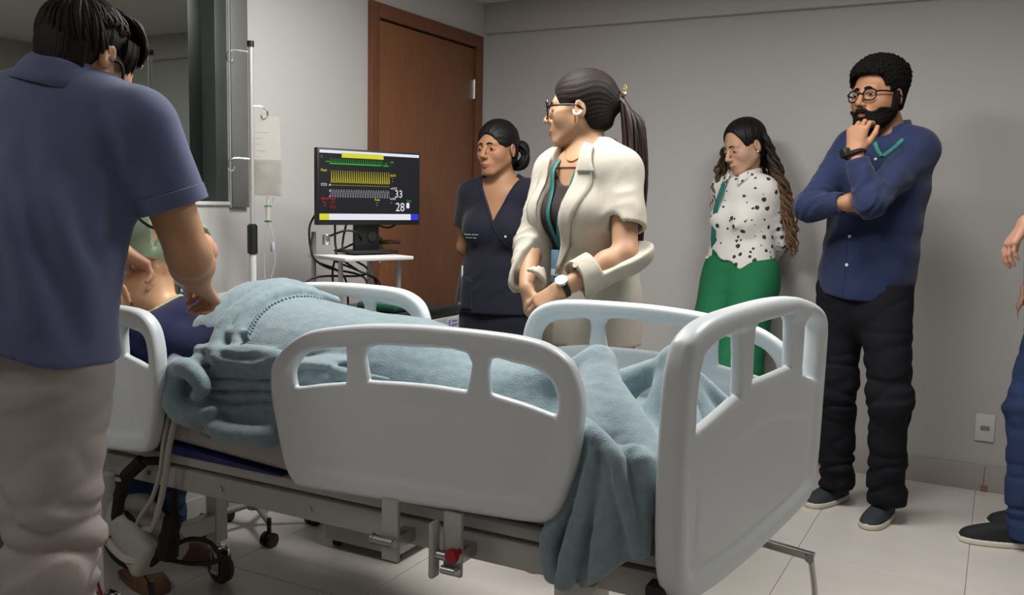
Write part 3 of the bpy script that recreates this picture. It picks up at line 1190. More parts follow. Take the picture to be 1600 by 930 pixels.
def shoe(parent, heel, toe, m_up, m_sole, w=0.048, L=None, ht=0.075, zs=0.024, label=None):
    """slip-on shoe from heel to toe (floor points)"""
    heel, toe = A3(heel), A3(toe)
    z0 = 0.0
    d = toe - heel
    d[2] = 0
    L = np.linalg.norm(d)
    f = d / L
    sdv = A3([f[1], -f[0], 0])

    def loc(p):
        q = p - heel
        return np.stack([q @ sdv, q @ f, p[:, 2] - z0], 1)

    def outline(q):
        y = q[:, 1] / L
        hw = w * (0.72 + 0.30 * np.sin(np.clip(y, 0, 1) * np.pi * 0.95 - 0.55)) * np.sqrt(np.clip(1 - (np.clip(2 * y - 1, -1, 1)) ** 6, 0.02, 1))
        d1 = np.abs(q[:, 0]) - hw
        d2 = np.maximum(-q[:, 1], q[:, 1] - L)
        return np.maximum(d1, d2) * 0.9

    def sole(p):
        q = loc(p)
        a = outline(q) + 0.004
        b = np.abs(q[:, 2] - zs / 2) - zs / 2 + 0.004
        return np.sqrt(np.maximum(a, 0) ** 2 + np.maximum(b, 0) ** 2) + np.minimum(np.maximum(a, b), 0) - 0.004

    def upper(p):
        q = loc(p)
        y = np.clip(q[:, 1] / L, 0, 1)
        top = ht * np.where(y < 0.4, 1.0, 1.0 - 0.60 * ((y - 0.4) / 0.6) ** 1.1) + 0.01
        a = outline(q) + 0.003 + 0.30 * np.maximum(q[:, 2] - zs, 0) * (0.4 + 0.5 * y)
        b = q[:, 2] - top
        dd = smax(a, b, 0.03)
        dd = smax(dd, zs * 0.5 - q[:, 2], 0.0)
        return dd * 0.85
    lo = np.minimum(heel, toe) - 0.07
    hi = np.maximum(heel, toe) + 0.07
    lo[2], hi[2] = -0.012, 0.12
    V, Q = surf(upper, lo, hi, 0.006)
    o = link('shoe', mesh_np('shoe', V, Q), m_up, parent)
    V, Q = surf(sole, lo, hi, 0.006)
    V[:, 2] = np.maximum(V[:, 2], 0.0005)
    link('sole', mesh_np('sole', V, Q), m_sole, o)
    return o


def glasses(fig, m, r=0.021, sq=0.75, cat=0.0, y=0.101, th=0.0016, zoff=-0.002):
    """frame with two rims, bridge and temples; lenses as a sub-part"""
    b = bmesh.new()
    gl = bmesh.new()
    for sd in (-1, 1):
        pts = []
        for i in range(28):
            a = 2 * math.pi * i / 28
            cx_, cz_ = math.cos(a), math.sin(a)
            px = sd * 0.033 + r * 1.12 * np.sign(cx_) * abs(cx_) ** sq
            pz = zoff + r * 0.92 * np.sign(cz_) * abs(cz_) ** sq + cat * max(0, cz_) * (px * sd - 0.02) * 12
            pts.append(fig.L2W([px, y - 0.35 * max(0, abs(px) - 0.03), pz]))
        add_tube(b, pts + [pts[0]], th * 1.15, 6, cap=False)
        gl.faces.new([gl.verts.new(p) for p in pts])
        hx = sd * (0.033 + r * 1.10)
        add_tube(b, spline([fig.L2W([hx, y - 0.006, 0.008 + cat * 0.01]), fig.L2W([sd * 0.0745, 0.065, 0.008]), fig.L2W([sd * 0.080, 0.004, 0.004]), fig.L2W([sd * 0.081, -0.02, -0.012])], 4), th * 1.3, 6)
    add_tube(b, spline([fig.L2W([-0.013, y, 0.003]), fig.L2W([0, y + 0.004, 0.006]), fig.L2W([0.013, y, 0.003])], 4), th * 1.2, 6)
    o = bmo('glasses', b, m, fig.root)
    bmo('lens', gl, LENS, o, smooth=False)
    return o


def lanyard(fig, pts_l, pts_r, m, parent, wdt=0.009, name='lanyard'):
    """flat ribbon through points; each item a (x,y,z)"""
    b = bmesh.new()
    for pts in (pts_l, pts_r):
        sp = [Vector(q) for q in spline(pts, 6)]
        nv = nrm(fig.front)
        prev = None
        for i, q in enumerate(sp):
            t = (sp[min(i + 1, len(sp) - 1)] - sp[max(i - 1, 0)]).normalized()
            sd = t.cross(Vector(nv)).normalized() * wdt
            pair = (b.verts.new(q - sd), b.verts.new(q + sd))
            if prev:
                b.faces.new((prev[0], prev[1], pair[1], pair[0]))
            prev = pair
    o = bmo(name, b, m, parent)
    md = o.modifiers.new('thickness', 'SOLIDIFY')
    md.thickness = 0.0015
    return o


def locks_mesh(name, paths, m, parent, n=6, dense=2):
    """many hair locks in one mesh: each path (points, radius list)"""
    Vs, Fs, o = [], [], 0
    for pts, rad in paths:
        P = np.array(spline(pts, dense)) if dense > 1 else np.array(pts)
        R_ = np.interp(np.linspace(0, 1, len(P)), np.linspace(0, 1, len(rad)), rad)
        T_ = np.gradient(P, axis=0)
        T_ /= np.linalg.norm(T_, axis=1)[:, None] + 1e-9
        up = nrm(np.cross(T_[0], A3([0.3, 0.5, 0.81])))
        ring = []
        for i in range(len(P)):
            up = up - T_[i] * (up @ T_[i])
            up = up / (np.linalg.norm(up) + 1e-9)
            sd = np.cross(T_[i], up)
            a = np.arange(n) * 2 * math.pi / n
            ring.append(P[i] + R_[i] * (np.outer(np.cos(a), up) + np.outer(np.sin(a), sd)))
        V = np.concatenate(ring)
        i_ = np.arange(len(P) - 1)[:, None] * n
        k_ = np.arange(n)[None]
        F_ = np.stack([i_ + k_, i_ + (k_ + 1) % n, i_ + n + (k_ + 1) % n, i_ + n + k_], -1).reshape(-1, 4)
        Vs.append(V)
        Fs.append(F_ + o)
        o += len(V)
    return link(name, mesh_np(name, np.concatenate(Vs), np.concatenate(Fs)), m, parent)


LENS = mat('spectacle_lens', '#ffffff', 0.03, spec=0.5)
LENS.node_tree.nodes['Principled BSDF'].inputs['Transmission Weight'].default_value = 1.0
LENS.node_tree.nodes['Principled BSDF'].inputs['IOR'].default_value = 1.02
SKIN = mat('skin', '#b08060', 0.5, vcol=True, spec=0.35, sss=0.06, bump=0.03, bscale=900)
EYEM = mat('eye_surface', '#ffffff', 0.15, vcol=True)
HAIRB = mat('hair_black', '#131011', 0.5, spec=0.28, bump=0.25, bscale=350)
HAIRD = mat('hair_dark_brown', '#201917', 0.62, spec=0.16, bump=0.2, bscale=350)
HAIRBR = mat('hair_brown', '#3a2a1e', 0.45, spec=0.4, bump=0.2, bscale=350, var=0.35, vscale=9)
HAIRCURL = mat('hair_curly_black', '#0e0d0d', 0.9, spec=0.15, bump=0.6, bscale=420)
BEARDM = mat('beard_hair', '#130f0e', 0.9, spec=0.15, bump=0.5, bscale=500)

# ------------------------------------------------------------------ garments shared by the figures
def arm_prims(sh, el, wr, s=1.0, fem=False):
    g = 0.88 if fem else 1.0
    return [('rc', A3(sh), A3(el), 0.050 * g * s, 0.040 * g * s, 0.03),
            ('rc', A3(el), A3(el) * 0.72 + A3(wr) * 0.28, 0.0395 * g * s, 0.0415 * g * s, 0.02),
            ('rc', A3(el) * 0.72 + A3(wr) * 0.28, A3(wr), 0.0415 * g * s, 0.0265 * g * s, 0.02)]


def leg_prims(h, kn, an, s=1.0, fem=False):
    h, kn, an = A3(h), A3(kn), A3(an)
    c = kn * 0.7 + an * 0.3
    return [('rc', h, kn, 0.088 * s, 0.057 * s, 0.05), ('rc', kn, c, 0.054 * s, 0.057 * s, 0.03), ('rc', c, an, 0.057 * s, 0.038 * s, 0.03)]


def torso_prims(pel, nb, sl, sr, s=1.0, fem=False, belly=0.0):
    pel, nb, sl, sr = A3(pel), A3(nb), A3(sl), A3(sr)
    wide = nrm(sr - sl)
    up = nrm(nb - pel)
    L = np.linalg.norm(nb - pel)
    mid = (sl + sr) / 2
    hw = np.linalg.norm(sr - sl) / 2
    wa = pel + (mid - pel) * 0.38
    ch = pel + (mid - pel) * 0.74
    out = []
    if fem:
        out += [('ec', pel - up * 0.02, pel + up * 0.05, 0.168 * s, 0.160 * s, wide, 0.66, 0.05),
                ('ec', pel + up * 0.05, wa, 0.155 * s, 0.122 * s, wide, 0.68, 0.05),
                ('ec', wa, ch, 0.124 * s, 0.142 * s, wide, 0.70, 0.05)]
    else:
        out += [('ec', pel - up * 0.02, pel + up * 0.06, 0.158 * s, 0.152 * s, wide, 0.70, 0.05),
                ('ec', pel + up * 0.06, wa, 0.150 * s, 0.146 * s, wide, 0.72, 0.05),
                ('ec', wa, ch, 0.148 * s, 0.166 * s, wide, 0.70, 0.06)]
    a = 0.052 if not fem else 0.044
    out += [('rc', mid * 0.15 + sl * 0.85 - up * 0.005, mid * 0.15 + sr * 0.85 - up * 0.005, a, a, 0.07),
            ('rc', nb - up * 0.045, sl * 0.8 + mid * 0.2, 0.044, a * 0.84, 0.06),
            ('rc', nb - up * 0.045, sr * 0.8 + mid * 0.2, 0.044, a * 0.84, 0.06),
            ('ec', ch, mid - up * 0.02, 0.150 * s if not fem else 0.128 * s, hw * 0.72, wide, 0.62, 0.07)]
    return out


def bust(pel, sl, sr, front, s=1.0, drop=0.145):
    sl, sr, pel = A3(sl), A3(sr), A3(pel)
    mid = (sl + sr) / 2
    up = nrm(mid - pel)
    wide = nrm(sr - sl)
    f = nrm(A3(front) - up * (A3(front) @ up))
    return [('el', mid - up * drop + f * 0.085 * s + wide * sd * 0.070 * s, A3([0.062, 0.058, 0.062]) * s, None, 0.045) for sd in (-1, 1)]


def sleeve(sh, el, wr, t, r0, r1, r2, thick, folds=None, elbow_k=0.03):
    """cloth sleeve to fraction t (0..1 to the elbow, 1..2 to the wrist); returns sdf with an open cuff"""
    sh, el, wr = A3(sh), A3(el), A3(wr)
    if t <= 1:
        end = sh + (el - sh) * t
        ax = nrm(el - sh)
        ext = end + ax * 0.03
        pr = [('rc', sh, ext, r0, r0 + (r1 - r0) * min(1.0, t + 0.15), 0.0)]
    else:
        end = el + (wr - el) * (t - 1)
        ax = nrm(wr - el)
        ext = end + ax * 0.03
        pr = [('rc', sh, el, r0, r1, 0.0), ('rc', el, ext, r1, r2, elbow_k)]

    def f(p):
        d0 = evalp(p, pr)
        q = p - end
        near = q @ ax
        rad2 = (q * q).sum(1) - near ** 2
        zone = (rad2 < 0.12 ** 2) & (near < 0.13)
        d = d0
        if folds is not None:
            fade = np.where(rad2 < 0.12 ** 2, np.clip(-near / 0.035, 0.0, 1), 1.0)
            d = d0 + folds(p) * fade
        d = np.where(zone & (near > -0.05), np.maximum(d, -(d0 + thick)), d)
        cut = np.where(zone, near, -0.1)
        return np.maximum(d, cut)
    return f


def creases(p, lst):
    """soft folds along 3-D lines, fading at both ends: (points, width, height)"""
    out = np.zeros(len(p))
    for pts, wd, amp in lst:
        P = np.array(spline(pts, 4))
        n = len(P) - 1
        d = np.full(len(p), 1e9)
        tt = np.zeros(len(p))
        for i in range(n):
            a, b = P[i], P[i + 1]
            ba = b - a
            pa = p - a
            t = np.clip(pa @ ba / (ba @ ba), 0, 1)
            q = pa - t[:, None] * ba
            e = np.einsum('ij,ij->i', q, q)
            m = e < d
            d = np.where(m, e, d)
            tt = np.where(m, (i + t) / n, tt)
        out -= amp * np.exp(-d / wd ** 2) * np.sin(np.pi * np.clip(tt, 0.001, 0.999)) ** 0.6
    return out


def elbow_folds(el, wr, sh, amp=0.006, freq=95, seed=0.0, reach=0.12):
    el, wr, sh = A3(el), A3(wr), A3(sh)
    a1 = nrm(el - sh)
    a2 = nrm(wr - el)

    def f(p):
        q = p - el
        r = np.sqrt((q * q).sum(1))
        fall = np.exp(-(r / reach) ** 2)
        u = q @ nrm(a1 + a2)
        v = wob(p, 38, seed)
        w_ = np.sin(u * freq + v * 2.2 + seed)
        return amp * fall * (np.abs(w_) ** 0.7 - 0.5) + amp * 0.5 * wob(p, 45, seed + 2) * np.clip(1.3 - fall, 0, 1)
    return f


def trousers(fig_root, name, pel, hl, kl, al, hr, kr, ar, m, s=1.0, infl=0.016, waist=0.10, h=0.009, seat=0.0, amp=0.006, seed=0.0,
             hem=0.055, wide=None, up=None, kneeamp=1.0, flare=None, fem=False):
    pel, hl, kl, al, hr, kr, ar = map(A3, (pel, hl, kl, al, hr, kr, ar))
    wv = nrm(hr - hl) if wide is None else nrm(wide)
    pr = [('ec', pel - A3([0, 0, 0.06]), pel + A3([0, 0, 0.10]), (0.168 if fem else 0.158) * s, 0.150 * s if not fem else 0.135 * s, wv, 0.72, 0.05)]
    legs = []
    for h_, k_, a_ in ((hl, kl, al), (hr, kr, ar)):
        f1, f2 = (0.062, 0.050) if flare is None else flare
        legs.append([('rc', h_ + A3([0, 0, 0.03]), k_, 0.094 * s, f1 * s + 0.002, 0.0), ('rc', k_, a_ - A3([0, 0, 0.08]), f1 * s, f2 * s, 0.04)])

    def f(p):
        d1 = evalp(p, legs[0], infl)
        d2 = evalp(p, legs[1], infl)
        d = smin(d1, d2, 0.012)
        d = smin(evalp(p, pr, infl), d, 0.05)
        # creases: bunched behind knees and over the shoes, drag lines from the crotch
        w1 = np.abs(wob(p @ squeeze((0, 0, 1), 1.25, 0.55), 30, seed))
        zk = (kl[2] + kr[2]) / 2
        g = 0.35 + kneeamp * np.exp(-((p[:, 2] - zk) / 0.14) ** 2) + 1.1 * np.exp(-((p[:, 2] - al[2] - 0.03) / 0.13) ** 2)
        d = d + amp * g * (0.6 - np.minimum(1, w1 * 2.4)) * 1.2
        d = d + amp * 0.5 * wob(p, 17, seed + 5)
        d = np.maximum(d, p[:, 2] - pel[2] - waist)
        for a_ in (al, ar):
            q = p - a_
            m_ = (q[:, 0] ** 2 + q[:, 1] ** 2) < 0.14 ** 2
            d = np.where(m_, np.maximum(d, (a_[2] - hem) - p[:, 2]), d)
        return d * 0.9
    pts = np.stack([pel, hl, kl, al, hr, kr, ar])
    lo = pts.min(0) - 0.2
    hi = pts.max(0) + 0.2
    lo[2] = min(al[2], ar[2]) - 0.1
    hi[2] = pel[2] + waist + 0.03
    return garment(name, f, lo, hi, h, m, fig_root)


def torso_cloth(prims, sleeves, infl, hem, neck, folds=None, k_sl=0.035, hem_amp=0.0, open_=None):
    """shirt body: prims inflated, sleeves blended on, clipped at the hem and round the neck.
    hem(p) > 0 is below the hem; neck = list of (centre, radii, R) cut-outs"""
    def f(p):
        d = evalp(p, prims, infl)
        if folds is not None:
            d = d + folds(p)
        d = np.maximum(d, hem(p))
        for sl_ in sleeves:
            d = smin(d, sl_(p), k_sl)
        for c, rad, R_ in neck:
            d = smax(d, -ell(p, A3(c), A3(rad), R_), 0.004)
        if open_ is not None:
            d = open_(p, d)
        return d * 0.9
    return f


DENIM_NAVY = mat('navy_jersey', '#565d7e', 0.85, bump=0.25, bscale=700, sheen=0.25, spec=0.2)
NAVY_SHIRT = mat('navy_cotton', '#202b4b', 0.8, bump=0.2, bscale=600, sheen=0.15, spec=0.2, var=0.08, vscale=14)
BLACK_JEAN = mat('black_denim', '#191a1f', 0.85, bump=0.25, bscale=700, spec=0.15)
KHAKI = mat('khaki_twill', '#9e9590', 0.85, bump=0.2, bscale=600, spec=0.15)
SCRUB = mat('dark_scrub_cloth', '#1b1d2a', 0.8, bump=0.1, bscale=500, sheen=0.15, spec=0.2)
LINEN = mat('beige_linen', '#b7b1a4', 0.9, bump=0.35, bscale=420, spec=0.15, var=0.05, vscale=30)
GREENP = mat('green_trouser_cloth', '#23704a', 0.8, bump=0.1, bscale=500, spec=0.2)
JEANS = mat('blue_denim', '#2a3858', 0.85, bump=0.25, bscale=800, var=0.15, vscale=12, spec=0.15)
SAGE = mat('sage_scrub_cloth', '#8aa08c', 0.85, bump=0.1, bscale=500, spec=0.15)
TEAL = mat('teal_ribbon', '#1f6a66', 0.6)
SOLE = mat('cream_rubber', '#cfc8b4', 0.7)
SHOE_B = mat('charcoal_canvas', '#2c3036', 0.8, bump=0.3, bscale=600)
SHOE_K = mat('black_canvas', '#17181b', 0.8, bump=0.3, bscale=600)
SHOE_BR = mat('tan_leather', '#6e5238', 0.5)
BUTTON = mat('pearl_button', '#d9dde2', 0.3)
GOLD = mat('gold', '#c49a4c', 0.3, metal=1.0)
WATCHB = mat('black_strap', '#131417', 0.5)
BLKFRAME = mat('black_acetate', '#101012', 0.25, spec=0.5)


def button(parent, c, n, r=0.006, m=None):
    b = bmesh.new()
    c, n = A3(c), nrm(n)
    add_cyl(b, tuple(c - n * 0.001), tuple(c + n * 0.0025), r, n=14)
    return bmo('button', b, m or BUTTON, parent)


def onto(fn, p, dirv):
    """slide p along dirv until it meets the surface fn"""
    p = A3(p)
    dv = nrm(dirv)
    for _ in range(60):
        d = fn(p[None])[0]
        p = p + dv * min(0.02, max(-0.02, d * 0.7))
        if abs(d) < 3e-4:
            break
    return p


def buttons_at(parent, fn, pts, dirv, r=0.006, m=None):
    for q in pts:
        button(parent, onto(fn, q, dirv), -A3(dirv), r, m)


# ------------------------------------------------------------------ the bearded doctor by the back wall
def bearded():
    F = Fig('person', 'bearded man in glasses and navy shirt with his hand on his chin', 'people in the room', (-0.46, 3.86, 0),
            (-0.466, 3.876, 1.685), (-0.463, -0.886, -0.02), (-0.044, 0.039, 0.998), (-0.417, 3.935, 1.53), hs=1.10, neck_r=0.060)
    F.front = A3([-0.152, -0.986, 0])
    sl, sr, el, wl, er, wr = map(A3, ((-0.300, 3.879, 1.480), (-0.570, 3.965, 1.490), (-0.437, 3.590, 1.272), (-0.505, 3.620, 1.452), (-0.672, 3.700, 1.250), (-0.530, 3.625, 1.268)))
    pel = A3((-0.471, 3.850, 0.945))
    hl, hr, kl, al, kr, ar = map(A3, ((-0.385, 3.815, 0.893), (-0.556, 3.876, 0.884), (-0.345, 3.770, 0.52), (-0.335, 3.86, 0.115), (-0.558, 3.885, 0.51), (-0.547, 3.98, 0.115)))
    T_ = torso_prims(pel, F.nb, sl, sr, 1.0)
    F.prims = T_ + arm_prims(sl, el, wl) + arm_prims(sr, er, wr) + leg_prims(hl, kl, al) + leg_prims(hr, kr, ar)
    HL = hand_prims(wl, A3([0.06, 0.05, 0.99]), A3([0.30, 0.95, 0.0]), -1, fcurl=[0.75, 0.85, 0.9, 0.95], size=1.03, thumb=0.15, thumb_in=0.25)
    HR_ = hand_prims(wr, A3([0.93, 0.33, 0.05]), A3([-0.33, 0.94, 0]), 1, curl=0.5, size=1.0)
    F.prims += HL + HR_
    F.skin([F.headbox(0.0036, 0.20), (wl - 0.05, wl + A3([0.12, 0.12, 0.22]), 0.0034), (wr - 0.06, wr + A3([0.21, 0.12, 0.08]), 0.004),
            (A3([-0.75, 3.6, 0.06]), A3([-0.2, 4.15, 1.44]), 0.016)], SKIN, face_cols('#a5785a', lip='#7d5248'))
    F.eyes(EYEM, 0.32, look=(-0.1, -0.15))
    F.brows(BEARDM, 0.0048)
    rng = lambda q: 0.0042 * wob(q, 300, 1.0) + 0.0040 * wob(q, 640, 4.0)

    def facebox(k):
        a = np.maximum(np.maximum(k[:, 0] - 0.064, k[:, 2] - 0.074 + 0.25 * np.maximum(k[:, 0] - 0.03, 0)), 0.040 + 0.25 * np.maximum(k[:, 2], 0) - k[:, 1])
        b = np.maximum(np.maximum(0.050 - k[:, 0], k[:, 2] - 0.030), 0.032 - k[:, 1])
        return np.minimum(a, b)
    F.hair_cap(HAIRCURL, 0.010, face=facebox, nape=-0.052, groove=lambda q: rng(q) * np.clip((q[:, 2] + 0.01) / 0.05, 0.15, 1) + 0.022 * np.clip((q[:, 2] - 0.02) / 0.08, 0, 1) - 0.006 * np.clip((0.02 - q[:, 2]) / 0.05, 0, 1), h=0.0032)

    # beard: shell over the jaw, clear of lips and cheeks
    def beard(p):
        q = F.W2L(p)
        x = np.abs(q[:, 0])
        k = np.stack([x, q[:, 1], q[:, 2]], 1)
        d = head_local(q) - 0.0075 - 0.0022 * wob(q, 420, 2.0) - 0.006 * np.clip((-0.07 - q[:, 2]) / 0.04, 0, 1)
        top = -0.040 - 0.30 * np.clip(q[:, 1] - 0.015, 0, 0.03) - 0.16 * np.clip(q[:, 1] - 0.045, 0, 0.06)
        top = np.where(q[:, 1] < 0.024, 0.012 - 0.0 * x, top)
        tt = np.clip((q[:, 1] - 0.010) / 0.022, 0, 1)
        top = 0.015 * (1 - tt) + (-0.046) * tt
        d = smax(d, q[:, 2] - top, 0.006)
        d = smax(d, -0.004 - q[:, 1] + 0.15 * np.clip(q[:, 2] + 0.05, -0.1, 0.1), 0.006)
        d = smax(d, -ell(k, A3([0, 0.110, -0.069]), A3([0.021, 0.03, 0.0080])), 0.003)
        d = smax(d, -ell(k, A3([0, 0.118, -0.036]), A3([0.020, 0.02, 0.012])), 0.003)
        d = smax(d, -ell(k, A3([0.038, 0.098, -0.038]), A3([0.022, 0.035, 0.022])), 0.006)
        d = smax(d, -0.125 - q[:, 2], 0.01)
        return d * F.hs
    V, Q = surf(beard, F.hc - 0.15, F.hc + 0.15, 0.0036)
    link('beard', mesh_np('beard', V, Q), BEARDM, F.root)
    glasses(F, BLKFRAME, 0.0205, 0.8, zoff=-0.001, th=0.0026)

    # shirt
    fo = lambda p: (0.011 * (np.abs(wob(p @ squeeze((0.4, 0, 0.9), 0.35, 1.0), 24, 1.0)) - 0.3) + 0.004 * wob(p, 20, 3.0)
                    + 0.004 * np.sin(p[:, 2] * 55 + 3 * wob(p, 9, 2)) * np.exp(-((p[:, 2] - 1.16) / 0.10) ** 2))
    sll = sleeve(sl, el, wl, 1.86, 0.066, 0.056, 0.041, 0.014, elbow_folds(el, wl, sl, 0.010, 80, 1.0))
    srr = sleeve(sr, er, wr, 1.93, 0.066, 0.055, 0.041, 0.014, elbow_folds(er, wr, sr, 0.010, 80, 2.0))
    pelx = pel

    def hem(p):
        u = (p - pelx) @ A3([0.95, 0.3, 0])
        return (0.893 + 0.018 * np.exp(-((u + 0.17) / 0.06) ** 2) - 0.02 * np.exp(-((u - 0.17) / 0.06) ** 2)) - p[:, 2]
    neckR = basis(A3([-0.15, -0.95, 0.25]), A3([0, 0.3, 1]))
    shirt_f = torso_cloth(T_, [sll, srr], 0.022, hem, [(F.nb + A3([-0.02, -0.05, 0.06]), (0.062, 0.075, 0.09), None)], fo)
    sh = garment('shirt', shirt_f, (-0.80, 3.5, 0.86), (-0.18, 4.14, 1.60), 0.0075, NAVY_SHIRT, F.root)
    collar('shirt_collar', F.nb + A3([-0.012, -0.022, 0.032]), A3([-0.05, -0.18, 1]), F.front + A3([-0.1, 0, 0]), 0.077, NAVY_SHIRT, F.root, h=0.042, fold=0.05, gap=0.62, point=0.035)
    fr = A3([0.15, 0.98, 0.0])
    buttons_at(sh, shirt_f, [(-0.560, 3.5, z) for z in (1.14, 1.03)], fr, 0.0062)
    buttons_at(sh, shirt_f, [(-0.50, 3.45, 1.44)], fr, 0.005)
    # placket seam
    b = bmesh.new()
    pl = [onto(shirt_f, (-0.545 - 0.02 * (z < 1.2), 3.5, z), fr) - fr * 0.0012 for z in np.linspace(1.19, 0.915, 14)]
    add_tube(b, pl, 0.0015, 5)
    bmo('placket_seam', b, NAVY_SHIRT, sh)
    for nm, (w_, d_) in dict(a=(wl, wl - el), b=(wr, wr - er)).items():
        pass
    lp = [onto(shirt_f, q, fr) - fr * 0.006 for q in spline([(-0.395, 3.55, 1.515), (-0.42, 3.55, 1.485), (-0.445, 3.55, 1.462), (-0.458, 3.55, 1.450)], 6)]
    rp = [onto(shirt_f, q, fr) - fr * 0.006 for q in spline([(-0.50, 3.55, 1.505), (-0.485, 3.55, 1.475), (-0.464, 3.55, 1.450)], 6)]
    lanyard(F, lp, rp, TEAL, F.root)
    # smart watch
    b = bmesh.new()
    ax = nrm(wl - el)
    c = wl - ax * 0.002
    bs = basis(ax, A3([-0.6, -0.8, 0]))
    for k in range(1):
        ring = [c + 0.034 * (math.cos(a) * bs[:, 0] + math.sin(a) * bs[:, 2]) for a in np.linspace(0, 2 * math.pi, 25)]
        add_tube(b, ring, 0.009, 8, cap=False)
    wt = bmo('wristwatch', b, WATCHB, F.root)
    b = bmesh.new()
    add_box(b, tuple(c + A3([-0.75, -0.65, 0.05]) * 0.040), (0.034, 0.034, 0.030), 0.006, rot=Matrix(basis(ax, A3([-0.75, -0.65, 0])).tolist()))
    bmo('watch_case', b, BLACKP, wt)
    # cuff edge of the right sleeve shows a sliver of white card
    trousers(F.root, 'trousers', pel, hl, kl, al, hr, kr, ar, BLACK_JEAN, 0.96, 0.010, waist=0.02, seed=1.0, amp=0.009, hem=0.045, flare=(0.070, 0.062))
    shoe(F.root, (-0.325, 3.965, 0), (-0.392, 3.690, 0), SHOE_B, SOLE)
    shoe(F.root, (-0.515, 4.085, 0), (-0.640, 3.842, 0), SHOE_B, SOLE)
    F.done()


bearded()


def cap_locks(F, m, n=220, t=0.016, crown=(0, -0.05, 0.9), length=lambda a, r: 1.6, rad=0.006, seed=1, name='hair_locks', sway=0.3, lift=0.004, keep=None):
    """tapered locks combed away from the crown over the skull"""
    rnd = random.Random(seed)
    B = basis(A3([0, 1, 0]) - nrm(crown) * (A3([0, 1, 0]) @ nrm(crown)), nrm(crown))
    rad3 = A3([0.0755 + t, 0.097 + t, 0.083 + t])
    paths = []
    for i in range(n):
        a = rnd.random() * 2 * math.pi
        th0 = rnd.random() ** 0.7 * 1.25
        L = length(a, rnd)
        if th0 > L - 0.15:
            th0 = max(0.02, L - 0.5)
        pts = []
        sw = (rnd.random() - 0.5) * sway
        up = rnd.random() * lift
        K = 9
        for k in range(K):
            u = k / (K - 1)
            th = th0 + (L - th0) * u
            aa = a + sw * u * u
            dr = math.cos(th) * B[:, 2] + math.sin(th) * (math.cos(aa) * B[:, 1] + math.sin(aa) * B[:, 0])
            rr = 1 / math.sqrt(((dr / rad3) ** 2).sum())
            q = A3([0, -0.016, 0.040]) + dr * (rr + up * math.sin(u * 3) - 0.002)
            pts.append(q)
        if keep is not None and not keep(pts[-1]):
            continue
        pts = [F.L2W(q) for q in pts]
        r = rad * (0.7 + 0.6 * rnd.random()) * F.hs
        paths.append((pts, [r * 0.5, r, r, r * 0.8, r * 0.15]))
    return locks_mesh(name, paths, m, F.root, 5, 2)


# soft folds on the back of the polo: (line, width, height)
FOLD_LINES = (([(-1.597, 1.219, 1.428), (-1.568, 1.228, 1.372), (-1.555, 1.227, 1.302), (-1.546, 1.221, 1.214), (-1.545, 1.211, 1.126)], 0.02, -0.018),
              ([(-1.581, 1.229, 1.441), (-1.546, 1.24, 1.378), (-1.532, 1.239, 1.303)], 0.018, 0.01),
              ([(-1.686, 1.171, 1.426), (-1.666, 1.167, 1.3), (-1.63, 1.171, 1.175), (-1.583, 1.183, 1.062), (-1.565, 1.18, 0.962)], 0.028, 0.011),
              ([(-1.717, 1.15, 1.387), (-1.691, 1.147, 1.249), (-1.648, 1.155, 1.124), (-1.607, 1.163, 1.011), (-1.586, 1.167, 0.942)], 0.024, -0.01),
              ([(-1.738, 1.137, 1.374), (-1.716, 1.129, 1.21), (-1.679, 1.134, 1.085), (-1.649, 1.136, 0.972)], 0.026, 0.01),
              ([(-1.618, 1.186, 1.251), (-1.595, 1.188, 1.163), (-1.557, 1.2, 1.088)], 0.02, -0.007),
              ([(-1.752, 1.114, 1.247), (-1.732, 1.11, 1.122), (-1.701, 1.111, 0.996)], 0.02, -0.008))


